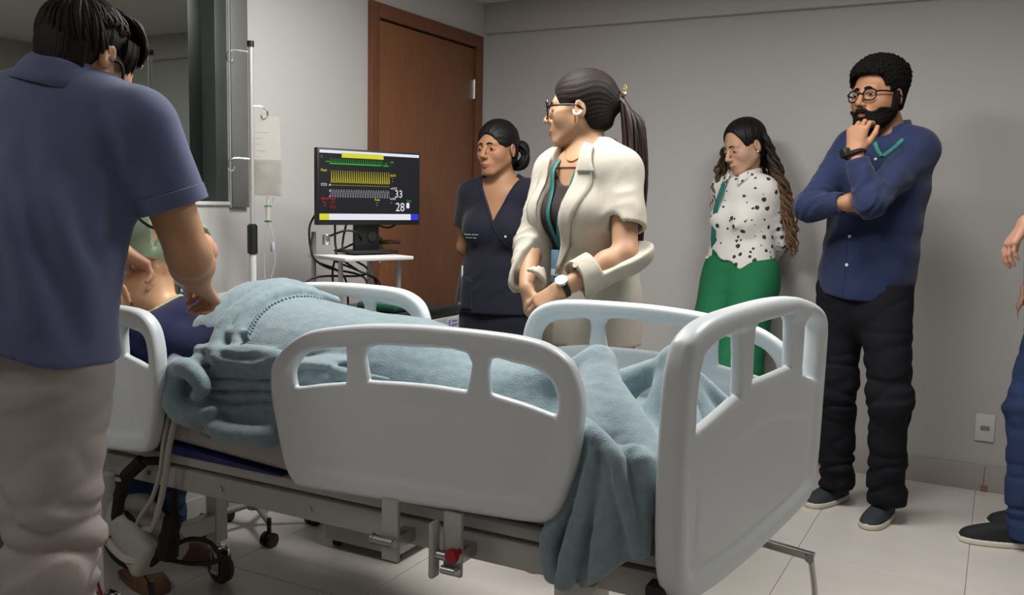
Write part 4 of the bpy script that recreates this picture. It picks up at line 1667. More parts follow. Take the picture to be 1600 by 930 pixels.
# ------------------------------------------------------------------ the clinician in the navy polo, seen from behind
def navy():
    F = Fig('person', 'man in navy polo shirt and beige trousers bending over the manikin, seen from behind', 'people in the room', (-1.69, 1.13, 0),
            (-1.722, 1.300, 1.528), (0.02, 0.93, -0.37), (-0.06, 0.38, 0.92), (-1.735, 1.245, 1.455), hs=0.95, neck_r=0.058)
    F.front = A3([-0.38, 0.92, 0])
    sl, sr, el, wl, er, wr = map(A3, ((-1.90, 1.195, 1.415), (-1.585, 1.318, 1.385), (-1.99, 1.36, 1.16), (-2.10, 1.56, 1.05), (-1.535, 1.392, 1.118), (-1.735, 1.600, 1.035)))
    pel = A3((-1.735, 1.135, 0.930))
    hl, hr, kl, al, kr, ar = map(A3, ((-1.815, 1.105, 0.857), (-1.655, 1.150, 0.868), (-1.81, 1.09, 0.50), (-1.835, 1.07, 0.09), (-1.637, 1.115, 0.50), (-1.642, 1.10, 0.09)))
    T_ = torso_prims(pel, F.nb, sl, sr, 0.92)
    F.prims = T_ + arm_prims(sl, el, wl, 1.05) + arm_prims(sr, er, wr, 1.12) + leg_prims(hl, kl, al) + leg_prims(hr, kr, ar)
    HR_ = hand_prims(wr, A3([-0.42, 0.80, -0.42]), A3([-0.62, -0.20, -0.75]), 1, curl=0.85, size=1.0, spread=0.02)
    HL = hand_prims(wl, A3([-0.3, 0.8, -0.4]), A3([0.2, -0.2, -0.95]), -1, curl=0.4, size=1.05)
    F.prims += HR_ + HL
    F.skin([F.headbox(0.0034, 0.19), (A3([-1.76, 1.26, 0.94]), A3([-1.43, 1.62, 1.36]), 0.006), (wr - A3([0.16, 0.05, 0.12]), wr + A3([0.13, 0.18, 0.10]), 0.0038),
            (wl - 0.12, wl + 0.16, 0.006), (A3([-2.12, 1.0, 0.05]), A3([-1.42, 1.45, 1.40]), 0.016)], SKIN,
           face_cols('#bb8e6c', lip='#99604f', stubble='#4b3a30'))
    F.eyes(EYEM, 0.2, look=(0, -0.4))
    F.brows(BEARDM, 0.005)
    F.hair_cap(HAIRD, 0.008, face=((0, 0.112, -0.035), (0.071, 0.085, 0.112)), nape=-0.088, groove=strand_groove((0, -0.3, 1), 0.0015, 44), h=0.0034)

    def ln(a, r):
        # a = 0 forwards, pi backwards, measured round the crown
        c = math.cos(a)
        return (1.42 + 0.22 * r.random()) if c > 0.3 else (2.25 + 0.40 * r.random() if c < -0.3 else 1.34 + 0.10 * r.random())
    cap_locks(F, HAIRD, 620, 0.009, (0, -0.42, 0.85), ln, 0.0042, 3, sway=0.6, lift=0.007)
    # sideburn and fringe swept forwards over the temple
    rnd = random.Random(9)
    paths = []
    for i in range(150):
        x = 0.088 - 0.135 * rnd.random()
        lf = 0.006 * rnd.random()
        q0 = A3([x * 0.35, -0.045 + 0.03 * rnd.random(), 0.128])
        q1 = A3([x * 0.75, 0.020 + 0.02 * rnd.random(), 0.126 - abs(x) * 0.25 + lf])
        q2 = A3([x * 0.95, 0.072 - abs(x) * 0.25, 0.104 - abs(x) * 0.25 + lf])
        q3 = A3([x, 0.098 - abs(x) * 0.36 + lf, 0.062 - abs(x) * 0.1])
        q4 = A3([x, 0.101 - abs(x) * 0.38 + lf, 0.018 + 0.028 * rnd.random() + (0.0 if x > 0.02 else 0.03)])
        paths.append(([F.L2W(q) for q in (q0, q1, q2, q3, q4)], [0.003, 0.006, 0.0065, 0.0055, 0.001]))
    for i in range(170):
        x = (rnd.random() * 2 - 1) * 0.074
        yb = -0.127 + 0.9 * x * x / 0.074
        q0 = A3([x, yb * 0.93 + 0.006 * rnd.random(), 0.045 + 0.02 * rnd.random()])
        q1 = A3([x * 0.99, yb * 0.95, 0.0])
        q2 = A3([x * 0.93, yb * 0.90 + 0.004, -0.042])
        q3 = A3([x * 0.86, yb * 0.80 + 0.006 - 0.004 * rnd.random(), -0.080 - 0.020 * rnd.random() * (1 - abs(x) / 0.1)])
        paths.append(([F.L2W(q) for q in (q0, q1, q2, q3)], [0.002, 0.0050, 0.0052, 0.0008]))
    for i in range(40):
        q0 = A3([0.083 + 0.003 * rnd.random(), 0.020 + 0.030 * rnd.random(), 0.05])
        q1 = q0 + A3([0.001, 0.004, -0.03])
        q2 = q0 + A3([-0.006, 0.006, -0.058 - 0.018 * rnd.random()])
        paths.append(([F.L2W(q) for q in (q0, q1, q2)], [0.003, 0.0034, 0.0008]))
    locks_mesh('fringe', paths, HAIRD, F.root, 5, 3)

    # polo
    FOLDS = []

    def fo(p):
        v = 0.0045 * wob(p @ squeeze((0.05, 0.0, 1), 0.35, 1.0), 15, 0.6) + 0.003 * wob(p @ squeeze((0.5, 0.2, 0.8), 0.4, 1.0), 26, 2.0)
        z = p[:, 2]
        v = v + 0.006 * np.exp(-((z - 0.98) / 0.07) ** 2) * wob(p @ squeeze((0, 0, 1), 0.3, 1.0), 26, 1.1)
        return v + (creases(p, FOLDS) if FOLDS else 0.0)
    sf = lambda p: creases(p, [([(-1.60, 1.26, 1.36), (-1.54, 1.30, 1.28), (-1.53, 1.33, 1.22)], 0.014, 0.007),
                               ([(-1.55, 1.22, 1.35), (-1.50, 1.30, 1.25)], 0.014, -0.006)]) + 0.003 * wob(p, 30, 2)
    srr = sleeve(sr, er, wr, 0.59, 0.078, 0.074, 0.04, 0.014, sf)
    sll = sleeve(sl, el, wl, 0.66, 0.074, 0.066, 0.04, 0.014)
    rv = A3([0.88, 0.474, 0])

    def hem(p):
        u = (p - pel) @ rv
        return (0.945 - 0.20 * u + 0.006 * np.sin(u * 40)) - p[:, 2]
    # the hem hangs free of the trousers: drop the cloth straight from the waist
    T2 = T_ + [('ec', pel - A3([0, 0, 0.06]), pel + A3([0, 0, 0.22]), 0.180, 0.145, nrm(sr - sl), 0.80, 0.04)]
    base = torso_cloth(T2, [srr, sll], 0.020, hem, [(F.nb + A3([-0.0, 0.035, 0.05]), (0.062, 0.066, 0.075), None)], fo, k_sl=0.03)

    # long soft folds of the back, laid on the cloth
    vd = nrm(A3([-0.74, 0.67, 0.0]))
    for ln_, wd, am in (FOLD_LINES):
        FOLDS.append(([onto(base, A3(q) - vd * 0.12, vd) for q in ln_], wd, am))
    polo_f = base
    garment('polo_shirt', polo_f, (-2.10, 0.98, 0.86), (-1.42, 1.48, 1.56), 0.0068, DENIM_NAVY, F.root)
    # ribbed cuff band of the right sleeve
    ax = nrm(er - sr)
    end = sr + (er - sr) * 0.60
    bs = basis(ax, A3([0, 0, 1]))
    b = bmesh.new()
    r_c = 0.0770
    ring = [[b.verts.new(tuple(end + ax * dz + (r_c + dr) * (math.cos(a) * bs[:, 0] + math.sin(a) * bs[:, 2]))) for a in np.linspace(0, 2 * math.pi, 49)[:-1]]
            for dz, dr in ((-0.030, -0.0005), (-0.029, 0.0022), (-0.015, 0.0028), (0.002, 0.0024), (0.004, -0.002), (-0.01, -0.004))]
    for i in range(5):
        for k in range(48):
            b.faces.new((ring[i][k], ring[i][(k + 1) % 48], ring[i + 1][(k + 1) % 48], ring[i + 1][k]))
    bmo('sleeve_cuff', b, DENIM_NAVY, F.root)
    collar('polo_collar', F.nb + A3([-0.004, 0.020, 0.030]), nrm(A3([0.02, 0.45, 0.9])), F.front, 0.067, DENIM_NAVY, F.root, h=0.040, fold=0.060, gap=0.35, point=0.02, flare=0.034, th=0.004)
    trousers(F.root, 'trousers', pel, hl, kl, al, hr, kr, ar, KHAKI, 0.95, 0.014, waist=0.06, h=0.0075, seed=4.0, amp=0.011, kneeamp=1.6, hem=0.05, flare=(0.080, 0.070))
    for hp, tp in (((-1.617, 1.01, 0), (-1.71, 1.28, 0)), ((-1.82, 0.99, 0), (-1.90, 1.26, 0))):
        shoe(F.root, hp, tp, SHOE_BR, SOLE)
    # stethoscope worn in the ears
    pe = F.L2W([0.086, 0.004, -0.012])
    pts = [pe, F.L2W([0.090, 0.016, -0.012]), F.L2W([0.088, 0.030, -0.030]), F.L2W([0.078, 0.045, -0.085]), F.L2W([0.04, 0.09, -0.16]), (-1.72, 1.56, 1.32), (-1.80, 1.62, 1.16), (-1.90, 1.74, 1.03), (-1.97, 1.78, 0.985)]
    st = tube_obj('stethoscope', pts, 0.0036, BLACKR, F.root, 8, 5)
    b = bmesh.new()
    add_tube(b, [pe + A3([0, 0, 0]), F.L2W([0.079, -0.004, -0.008])], 0.0055, 8)
    bmo('ear_tip', b, CHROME, st)
    F.done()


navy()


def patch_between(name, fn, left, right, dirv, m, parent, off=0.004, th=0.003, n=14, k=5):
    """cloth strip laid on the surface fn between two polylines (slid along dirv)"""
    L = np.array(spline(left, 6))
    R = np.array(spline(right, 6))
    L = np.array([np.interp(np.linspace(0, 1, n), np.linspace(0, 1, len(L)), L[:, i]) for i in range(3)]).T
    R = np.array([np.interp(np.linspace(0, 1, n), np.linspace(0, 1, len(R)), R[:, i]) for i in range(3)]).T
    dv = nrm(dirv)
    V = []
    for i in range(n):
        for j in range(k):
            q = L[i] + (R[i] - L[i]) * j / (k - 1)
            V.append(onto(fn, q, dv) - dv * off)
    F_ = [(i * k + j, (i + 1) * k + j, (i + 1) * k + j + 1, i * k + j + 1) for i in range(n - 1) for j in range(k - 1)]
    o = link(name, mesh_np(name, V, F_), m, parent)
    md = o.modifiers.new('thickness', 'SOLIDIFY')
    md.thickness = th
    md.offset = 0
    return o


# ------------------------------------------------------------------ the woman in the beige blazer
def blazer():
    F = Fig('person', 'woman in glasses and beige linen blazer with long ponytail, hands clasped', 'people in the room', (-1.2, 2.74, 0),
            (-1.242, 2.77, 1.551), (-0.965, -0.25, -0.05), (-0.03, 0.05, 0.998), (-1.205, 2.762, 1.400), hs=1.02, fem=True, neck_r=0.050)
    F.front = nrm(A3([-0.31, -0.95, 0]))
    fr = F.front
    lt = A3([0.95, -0.31, 0])                      # towards her left
    sl, sr = A3((-1.065, 2.715, 1.352)), A3((-1.355, 2.805, 1.352))
    el, wl, er, wr = map(A3, ((-1.010, 2.610, 1.095), (-1.155, 2.470, 0.990), (-1.355, 2.660, 1.11), (-1.290, 2.500, 0.990)))
    pel = A3((-1.200, 2.755, 0.888))
    hl, hr, kl, al, kr, ar = map(A3, ((-1.115, 2.73, 0.86), (-1.285, 2.785, 0.86), (-1.115, 2.70, 0.49), (-1.10, 2.76, 0.08), (-1.29, 2.75, 0.49), (-1.29, 2.81, 0.08)))
    T_ = torso_prims(pel, F.nb, sl, sr, 0.98, True) + bust(pel, sl, sr, fr)
    F.prims = T_ + arm_prims(sl, el, wl, 1.08, True) + arm_prims(sr, er, wr, 1.0, True) + leg_prims(hl, kl, al, 0.95) + leg_prims(hr, kr, ar, 0.95)
    F.prims += hand_prims(wl, A3([-0.72, -0.30, -0.55]), A3([-0.30, 0.55, -0.75]), -1, curl=0.55, size=0.92)
    F.prims += hand_prims(wr, A3([0.18, -0.12, -0.97]), A3([0.75, 0.60, 0.1]), 1, curl=0.45, size=0.92)
    F.skin([F.headbox(0.0034, 0.19), (A3([-1.38, 2.32, 0.78]), A3([-1.06, 2.58, 1.10]), 0.0038), (A3([-1.09, 2.46, 0.94]), A3([-0.93, 2.72, 1.32]), 0.006),
            (A3([-1.46, 2.5, 0.05]), A3([-0.95, 2.92, 1.38]), 0.015)], SKIN, face_cols('#b88f70', lip='#9b5a50', blush='#b9806a'))
    F.eyes(EYEM, 0.28, look=(0.1, -0.05))
    F.brows(HAIRD, 0.0036)
    tie = (0, -0.128, 0.022)
    F.hair_cap(HAIRD, 0.009, face=((0, 0.112, -0.030), (0.067, 0.085, 0.102)), nape=-0.070, groove=strand_groove((0, -1, -0.05), 0.0010, 76, 2.0), h=0.0032,
               extra=[((0, -0.108, 0.018), (0.030, 0.035, 0.028), 0.03)])
    rnd = random.Random(4)
    paths = []
    for i in range(130):
        a, r = rnd.random() * 6.283, rnd.random() ** 0.5
        ox, oz = math.cos(a) * r, math.sin(a) * r
        end = 0.75 + 0.25 * rnd.random()
        c = [(0, -0.105, 0.020), (0, -0.140, 0.012), (0, -0.165, -0.05), (0, -0.172, -0.14), (0.002, -0.176, -0.25), (0.004, -0.172, -0.36 * end - 0.0)]
        sp = [0.018, 0.030, 0.052, 0.060, 0.054, 0.042]
        pts = [F.L2W(A3(q) + A3([ox * s_, oz * s_ * 0.55 + (rnd.random() - 0.5) * 0.008, (rnd.random() - 0.5) * 0.01 + (oz * s_ if k < 2 else 0)])) for k, (q, s_) in enumerate(zip(c, sp))]
        pts[-1][2] = F.hc[2] - 0.21 - 0.26 * end
        paths.append((pts, [0.005, 0.006, 0.007, 0.006, 0.005, 0.0012]))
    locks_mesh('ponytail', paths, mat('hair_ponytail_brown', '#2b1b16', 0.5, spec=0.4, var=0.3, vscale=12), F.root, 5, 3)
    b = bmesh.new()
    ringc = F.L2W(tie)
    for k in range(9):
        a = 2 * math.pi * k / 9
        p = F.L2W(A3(tie) + A3([math.cos(a) * 0.024, -0.004 + 0.006 * math.sin(k * 3), math.sin(a) * 0.024]))
        add_tube(b, [p, p + A3([0.006 * math.cos(k * 2.2), 0.010, 0.010 * math.sin(k * 1.7)])], [0.007, 0.005], 6)
    bmo('hair_tie', b, mat('tortoiseshell', '#6d5535', 0.35), F.root)
    b = bmesh.new()
    fc = F.L2W(A3(tie) + A3([-0.018, -0.012, 0.03]))
    for k in range(6):
        a = 2 * math.pi * k / 6
        d = F.HB @ A3([math.cos(a), -0.3, math.sin(a)])
        add_tube(b, [fc, fc + d * 0.010, fc + d * 0.018], [0.002, 0.006, 0.003], 6)
    bmo('hair_flower', b, mat('flower_enamel', '#b8a877', 0.3, metal=0.5), F.root)
    glasses(F, BLKFRAME, 0.0235, 0.65, cat=0.05, zoff=-0.004, th=0.0026, y=0.108)
    # earrings on the ear we see: a white shape over a gold drop
    e = F.L2W([-0.086, -0.004, -0.022])
    b = bmesh.new()
    pts = [F.L2W([-0.0855, 0.010, -0.012]), F.L2W([-0.090, 0.006, -0.024]), F.L2W([-0.091, -0.006, -0.027]), F.L2W([-0.088, -0.016, -0.016])]
    add_tube(b, spline(pts, 5), 0.0042, 8)
    er_ = bmo('earring', b, mat('white_resin', '#e6e4da', 0.25), F.root)
    b = bmesh.new()
    add_tube(b, [F.L2W([-0.084, 0.006, -0.030]), F.L2W([-0.084, 0.006, -0.052])], 0.0022, 8)
    bmo('ear_drop', b, GOLD, er_)
    # dark top under the blazer
    top_neck = [(F.nb + fr * 0.085 + A3([0, 0, 0.015]), (0.085, 0.085, 0.115), None)]
    top_f = torso_cloth(T_, [], 0.010, lambda p: 0.97 - p[:, 2], top_neck)
    garment('top', top_f, (-1.42, 2.55, 0.95), (-0.98, 2.92, 1.40), 0.010, mat('dark_brown_knit', '#2f2724', 0.9, bump=0.3, bscale=300), F.root)

    # blazer
    Tj = T_ + [('ec', pel - A3([0, 0, 0.10]), pel + A3([0, 0, 0.12]), 0.178, 0.150, lt, 0.74, 0.05)]
    mid = (sl + sr) / 2

    def uv(p):
        q = p - mid
        return q @ lt, q @ fr
    ctr = lambda z: 0.005 + 0.00 * z

    def lim(z):
        # opening between the two fronts: right edge, left edge (her left is +)
        t = np.clip((1.40 - z) / 0.42, 0, 1)
        b_ = np.clip((0.98 - z) / 0.15, 0, 1)
        ro = -0.075 + 0.035 * t - 0.045 * b_
        lo_ = 0.072 - 0.060 * t ** 0.8 + 0.0 * b_
        return ro, lo_
    fo = lambda p: 0.004 * wob(p @ squeeze((0, 0, 1), 0.4, 1.0), 26, 1.5) + creases(p, [
        ([(-1.00, 2.60, 1.20), (-1.08, 2.56, 1.12), (-1.16, 2.56, 1.06)], 0.014, 0.010), ([(-1.02, 2.60, 1.15), (-1.09, 2.57, 1.05)], 0.012, -0.009),
        ([(-1.03, 2.62, 1.06), (-1.10, 2.58, 0.97), (-1.12, 2.57, 0.88)], 0.02, 0.012)])
    slf = lambda p: 0.005 * (np.abs(wob(p @ squeeze((0.3, -0.4, 0.85), 0.5, 1.0), 42, 2.0)) - 0.3) + 0.004 * wob(p, 26, 6)
    s1 = sleeve(sl, el, wl, 0.70, 0.056, 0.072, 0.05, 0.014, slf)
    s2 = sleeve(sr, er, wr, 1.97, 0.060, 0.056, 0.060, 0.014, elbow_folds(er, wr, sr, 0.008, 70, 1))

    def slit(p, d):
        # the left sleeve is slit along its front: open over the elbow
        c = sl + (el - sl) * 0.82 + A3([-0.035, -0.075, 0.0])
        return smax(d, -ell(p, c, A3([0.060, 0.070, 0.105]), basis(A3([0.5, -0.86, 0]), nrm(sl - el))), 0.006)

    def hem(p):
        return 0.795 - p[:, 2]
    base = torso_cloth(Tj, [s1, s2], 0.026, hem, [(F.nb + A3([-0.006, -0.01, 0.055]), (0.062, 0.064, 0.07), None)], fo, k_sl=0.03)

    def jacket(p):
        d = base(p)
        u, v = uv(p)
        ro, lo_ = lim(p[:, 2])
        op = np.maximum(np.maximum(ro - u, u - lo_), 0.03 - v)
        d = smax(d, -op * 0.95, 0.004)
        # hollow: leave room for the body and the top
        d = np.where((v > 0.0) & (u > -0.11) & (u < 0.10), np.maximum(d, -(d + 0.016)), d)
        return slit(p, d)
    jk = garment('blazer', jacket, (-1.50, 2.38, 0.77), (-0.90, 2.96, 1.46), 0.0072, LINEN, F.root)
    # rolled cuff and the hanging part of the slit left sleeve
    ax = nrm(wl - el)
    s3 = sleeve(el - ax * 0.03, el + (wl - el) * 0.02, wl, 1.72, 0.062, 0.062, 0.060, 0.014, None)

    def low(p):
        d = s3(p) + 0.004 * wob(p, 40, 3)
        q = p - (el + (wl - el) * 0.22)
        up = nrm(A3([-0.15, -0.45, 0.9]))
        cutk = np.maximum(-(q @ up) + 0.004, (q @ ax) - 0.055)
        return smax(d, -cutk, 0.006)
    garment('left_sleeve', low, (-1.22, 2.34, 0.88), (-0.90, 2.70, 1.18), 0.0062, LINEN, jk)
    cc = el + (wl - el) * 0.62
    bs = basis(ax, A3([0, 0, 1]))
    b = bmesh.new()
    NN = 40
    prof = ((-0.028, 0.052), (-0.026, 0.058), (0.0, 0.062), (0.030, 0.064), (0.032, 0.058), (0.0, 0.055))
    ring = [[b.verts.new(tuple(cc + ax * (dz + 0.008 * math.sin(a * 2)) + rr * (math.cos(a) * bs[:, 0] + math.sin(a) * bs[:, 2]))) for a in np.linspace(0, 2 * math.pi, NN + 1)[:-1]] for dz, rr in prof]
    for i in range(5):
        for k in range(NN):
            b.faces.new((ring[i][k], ring[i][(k + 1) % NN], ring[i + 1][(k + 1) % NN], ring[i + 1][k]))
    bmo('cuff', b, LINEN, jk)
    cb = mat('horn_button', '#b9a88c', 0.4)
    button(jk, cc + 0.0635 * nrm(A3([-0.1, -0.75, 0.55])) + ax * 0.006, A3([-0.1, -0.75, 0.55]), 0.0095, cb)
    buttons_at(jk, base, [mid + lt * 0.035 + fr * 0.4 + A3([0, 0, 0.99 - mid[2]])], -fr, 0.010, cb)
    # lapels
    P = lambda u, z: mid + lt * u + fr * 0.30 + A3([0, 0, z - mid[2]])
    bf = torso_cloth(Tj, [], 0.027, hem, [], None)
    patch_between('lapel', bf, [P(0.060, 1.40), P(0.052, 1.30), P(0.030, 1.16), P(0.014, 1.02)], [P(0.085, 1.40), P(0.118, 1.31), P(0.095, 1.20), P(0.018, 1.02)], -fr, LINEN, jk, 0.006, 0.004)
    patch_between('lapel', bf, [P(-0.070, 1.40), P(-0.066, 1.30), P(-0.054, 1.16), P(-0.048, 1.05)], [P(-0.095, 1.40), P(-0.122, 1.31), P(-0.100, 1.20), P(-0.054, 1.05)], -fr, LINEN, jk, 0.006, 0.004)
    patch_between('notch_collar', bf, [P(0.055, 1.44), P(0.062, 1.39), P(0.066, 1.345)], [P(0.090, 1.43), P(0.105, 1.385), P(0.122, 1.345)], -fr, LINEN, jk, 0.011, 0.004)
    collar('back_collar', F.nb + A3([0.004, 0.012, 0.030]), A3([-0.05, -0.2, 1]), fr, 0.068, LINEN, jk, h=0.03, fold=0.045, gap=0.95, point=0.02, flare=0.022, th=0.004)
    trousers(F.root, 'trousers', pel, hl, kl, al, hr, kr, ar, mat('beige_trouser', '#a79c8c', 0.9, bump=0.3, bscale=420, spec=0.15), 0.95, 0.010, waist=0.12, seed=2.0, amp=0.005, h=0.010, flare=(0.075, 0.085), fem=True)
    for hp, tp in (((-1.085, 2.83, 0), (-1.14, 2.60, 0)), ((-1.28, 2.87, 0), (-1.335, 2.645, 0))):
        shoe(F.root, hp, tp, SHOE_K, SOLE, w=0.042)
    # lanyard with a card
    tf = lambda p: evalp(p, T_, 0.012)
    Q = lambda u, z: onto(tf, mid + lt * u + fr * 0.30 + A3([0, 0, z - mid[2]]), -fr) + fr * 0.006
    nb_ = F.nb
    lp = [nb_ + lt * 0.056 + A3([0, 0, 0.055]), nb_ + lt * 0.060 + fr * 0.03 + A3([0, 0, 0.02]), Q(0.054, 1.36), Q(0.036, 1.29), Q(0.018, 1.20), Q(-0.005, 1.10)]
    rp = [nb_ - lt * 0.056 + A3([0, 0, 0.055]), nb_ - lt * 0.058 + fr * 0.03 + A3([0, 0, 0.02]), Q(-0.054, 1.36), Q(-0.040, 1.29), Q(-0.025, 1.20), Q(-0.005, 1.10)]
    ly = lanyard(F, lp, rp, TEAL, F.root, 0.008)
    cR = Matrix(np.stack([lt, -fr, A3([0, 0, 1])], 1).tolist())
    c0 = Q(-0.008, 1.045) + fr * 0.012
    bc = box_obj('badge', tuple(c0), (0.034, 0.003, 0.105), mat('badge_blue', '#6f93ad', 0.3), ly, bevel=0.001, rot=cR)
    box_obj('badge_band', tuple(c0 + fr * 0.002 - A3([0, 0, 0.02])), (0.028, 0.002, 0.02), mat('badge_white', '#d7dde0', 0.4), bc, rot=cR)
    # watch on the left wrist, necklace
    axw = nrm(wl - el)
    wc = wl - axw * 0.006
    bs = basis(axw, A3([0, 0, 1]))
    b = bmesh.new()
    for dz in (-0.006, 0.0, 0.006):
        add_tube(b, [wc + axw * dz + 0.0275 * (math.cos(a) * bs[:, 0] + math.sin(a) * bs[:, 2]) for a in np.linspace(0, 2 * math.pi, 25)], 0.0042, 6, cap=False)
    wt = bmo('wristwatch', b, WATCHB, F.root)
    nv = nrm(A3([-0.25, -0.85, 0.45]))
    nv = nrm(nv - axw * (nv @ axw))
    b = bmesh.new()
    add_cyl(b, tuple(wc + nv * 0.026), tuple(wc + nv * 0.036), 0.0185, n=28)
    wcse = bmo('watch_case', b, CHROME, wt)
    b = bmesh.new()
    add_cyl(b, tuple(wc + nv * 0.0362), tuple(wc + nv * 0.0366), 0.0155, n=28)
    bmo('watch_dial', b, mat('dial_white', '#dfe3e2', 0.3), wt)
    nk = [onto(F.fn, nb_ + lt * u + fr * 0.25 + A3([0, 0, 0.030 - 0.050 * (1 - (u / 0.055) ** 2)]), -fr) + fr * 0.0015 for u in np.linspace(-0.048, 0.048, 9)]
    tube_obj('necklace', nk, 0.0016, GOLD, F.root, 6, 6)
    F.done()


blazer()


# ------------------------------------------------------------------ the nurse by the door
def nurse():
    F = Fig('person', 'woman in dark navy scrubs with her hair in a bun, standing by the door', 'people in the room', (-1.97, 3.56, 0),
            (-1.981, 3.529, 1.476), (-0.093, -0.990, -0.06), (-0.021, -0.02, 1.0), (-1.972, 3.572, 1.330), hs=1.0, fem=True, neck_r=0.049)
    F.front = nrm(A3([0.16, -0.985, 0]))
    fr = F.front
    lt = A3([0.985, 0.16, 0])
    sl, sr = A3((-1.828, 3.592, 1.275)), A3((-2.118, 3.545, 1.275))
    el, wl, er, wr = map(A3, ((-1.800, 3.680, 1.045), (-1.930, 3.730, 0.88), (-2.185, 3.600, 1.035), (-2.07, 3.715, 0.87)))
    pel = A3((-1.985, 3.570, 0.80))
    hl, hr, kl, al, kr, ar = map(A3, ((-1.905, 3.575, 0.78), (-2.065, 3.555, 0.78), (-1.90, 3.55, 0.44), (-1.895, 3.60, 0.08), (-2.07, 3.53, 0.44), (-2.08, 3.58, 0.08)))
    T_ = torso_prims(pel, F.nb, sl, sr, 1.0, True) + bust(pel, sl, sr, fr, 1.0, 0.15)
    F.prims = T_ + arm_prims(sl, el, wl, 1.0, True) + arm_prims(sr, er, wr, 1.0, True) + leg_prims(hl, kl, al, 0.9) + leg_prims(hr, kr, ar, 0.9)
    F.prims += hand_prims(wl, A3([-0.8, 0.1, -0.5]), A3([0.1, 0.9, 0]), -1, curl=0.5, size=0.9) + hand_prims(wr, A3([0.8, 0.2, -0.5]), A3([0.1, 0.9, 0]), 1, curl=0.5, size=0.9)
    F.skin([F.headbox(0.0034, 0.19), (A3([-2.08, 3.42, 1.10]), A3([-1.84, 3.66, 1.36]), 0.007), (A3([-2.26, 3.5, 0.78]), A3([-2.08, 3.78, 1.20]), 0.007),
            (A3([-2.18, 3.4, 0.05]), A3([-1.72, 3.85, 1.10]), 0.014)], SKIN, face_cols('#a87b5c', lip='#94534c', blush='#a9685a'))
    F.eyes(EYEM, 0.34, look=(-0.15, -0.12))
    F.brows(HAIRB, 0.0034)
    F.hair_cap(HAIRB, 0.009, face=((0, 0.113, -0.032), (0.067, 0.085, 0.104)), nape=-0.068, groove=strand_groove((0, -1, -0.2), 0.0013, 44, 1.0), h=0.0034)
    # low bun with twisted locks
    rnd = random.Random(5)
    bc = A3([-0.034, -0.108, -0.030])
    paths = []
    for i in range(44):
        a0 = rnd.random() * 6.28
        R_ = 0.020 + 0.026 * rnd.random()
        tilt = (rnd.random() - 0.5) * 1.4
        pts = []
        for k in range(9):
            a = a0 + k * 0.45
            q = A3([math.cos(a) * R_ * 1.1, (rnd.random() - 0.5) * 0.006 + math.sin(tilt) * R_ * math.sin(a) - 0.010, math.sin(a) * R_ * 1.35])
            pts.append(F.L2W(bc + q))
        paths.append((pts, [0.003, 0.008, 0.0085, 0.008, 0.003]))
    locks_mesh('hair_bun', paths, HAIRB, F.root, 5, 2)
    b = bmesh.new()
    q = F.L2W([-0.0855, 0.004, -0.032])
    bmesh.ops.create_icosphere(b, subdivisions=2, radius=0.0042, matrix=Matrix.Translation(q))
    bmo('earring', b, GOLD, F.root)
    fo = lambda p: 0.005 * wob(p @ squeeze((0.55, 0, 0.83), 0.35, 1.0), 26, 1.0) + 0.004 * (np.abs(wob(p @ squeeze((0.8, 0, 0.6), 0.3, 1.0), 40, 4.0)) - 0.3) + creases(p, [
        ([(-1.98, 3.40, 1.12), (-1.92, 3.42, 1.00), (-2.05, 3.42, 0.90), (-2.10, 3.45, 0.80)], 0.016, 0.009),
        ([(-1.90, 3.42, 1.0), (-1.98, 3.41, 0.90), (-2.06, 3.43, 0.82)], 0.014, 0.008),
        ([(-1.86, 3.43, 1.03), (-1.92, 3.42, 0.97), (-2.03, 3.42, 0.93)], 0.012, -0.008)])
    Ts = T_ + [('ec', pel - A3([0, 0, 0.06]), pel + A3([0, 0, 0.12]), 0.180, 0.148, lt, 0.72, 0.05)]
    mid = (sl + sr) / 2
    s1 = sleeve(sl, el, wl, 0.58, 0.062, 0.066, 0.05, 0.012)
    s2 = sleeve(sr, er, wr, 0.58, 0.062, 0.066, 0.05, 0.012)

    def vneck(p, d):
        q = p - mid
        u, v = q @ lt, q @ fr
        w_ = 0.092 * np.clip((p[:, 2] - 1.155) / 0.20, 0, 2)
        return smax(d, -np.maximum(np.abs(u - 0.006) - w_, 0.01 - v) * 0.9, 0.004)
    tf = torso_cloth(Ts, [s1, s2], 0.016, lambda p: 0.755 - p[:, 2], [(F.nb + A3([0, -0.005, 0.05]), (0.068, 0.066, 0.075), None)], fo, open_=vneck)
    tn = garment('scrub_top', tf, (-2.26, 3.34, 0.73), (-1.70, 3.76, 1.38), 0.0075, SCRUB, F.root)
    P = lambda u, z: mid + lt * u + fr * 0.3 + A3([0, 0, z - mid[2]])
    tcl = torso_cloth(Ts, [], 0.016, lambda p: 0.755 - p[:, 2], [], fo)
    for ln_ in ([P(-0.098, 1.37), P(-0.05, 1.265), P(0.006, 1.150), P(0.085, 1.05)], [P(0.112, 1.37), P(0.06, 1.27), P(0.010, 1.155)]):
        pts = [onto(tcl, q, -fr) + fr * 0.0005 for q in spline(ln_, 5)]
        b = bmesh.new()
        add_tube(b, pts, 0.0032, 6)
        bmo('neck_binding', b, SCRUB, tn)
    # small embroidered lettering, two lines, and a mark on the other side
    thread = mat('white_thread', '#c9cdd2', 0.7)
    b = bmesh.new()
    rnd = random.Random(2)
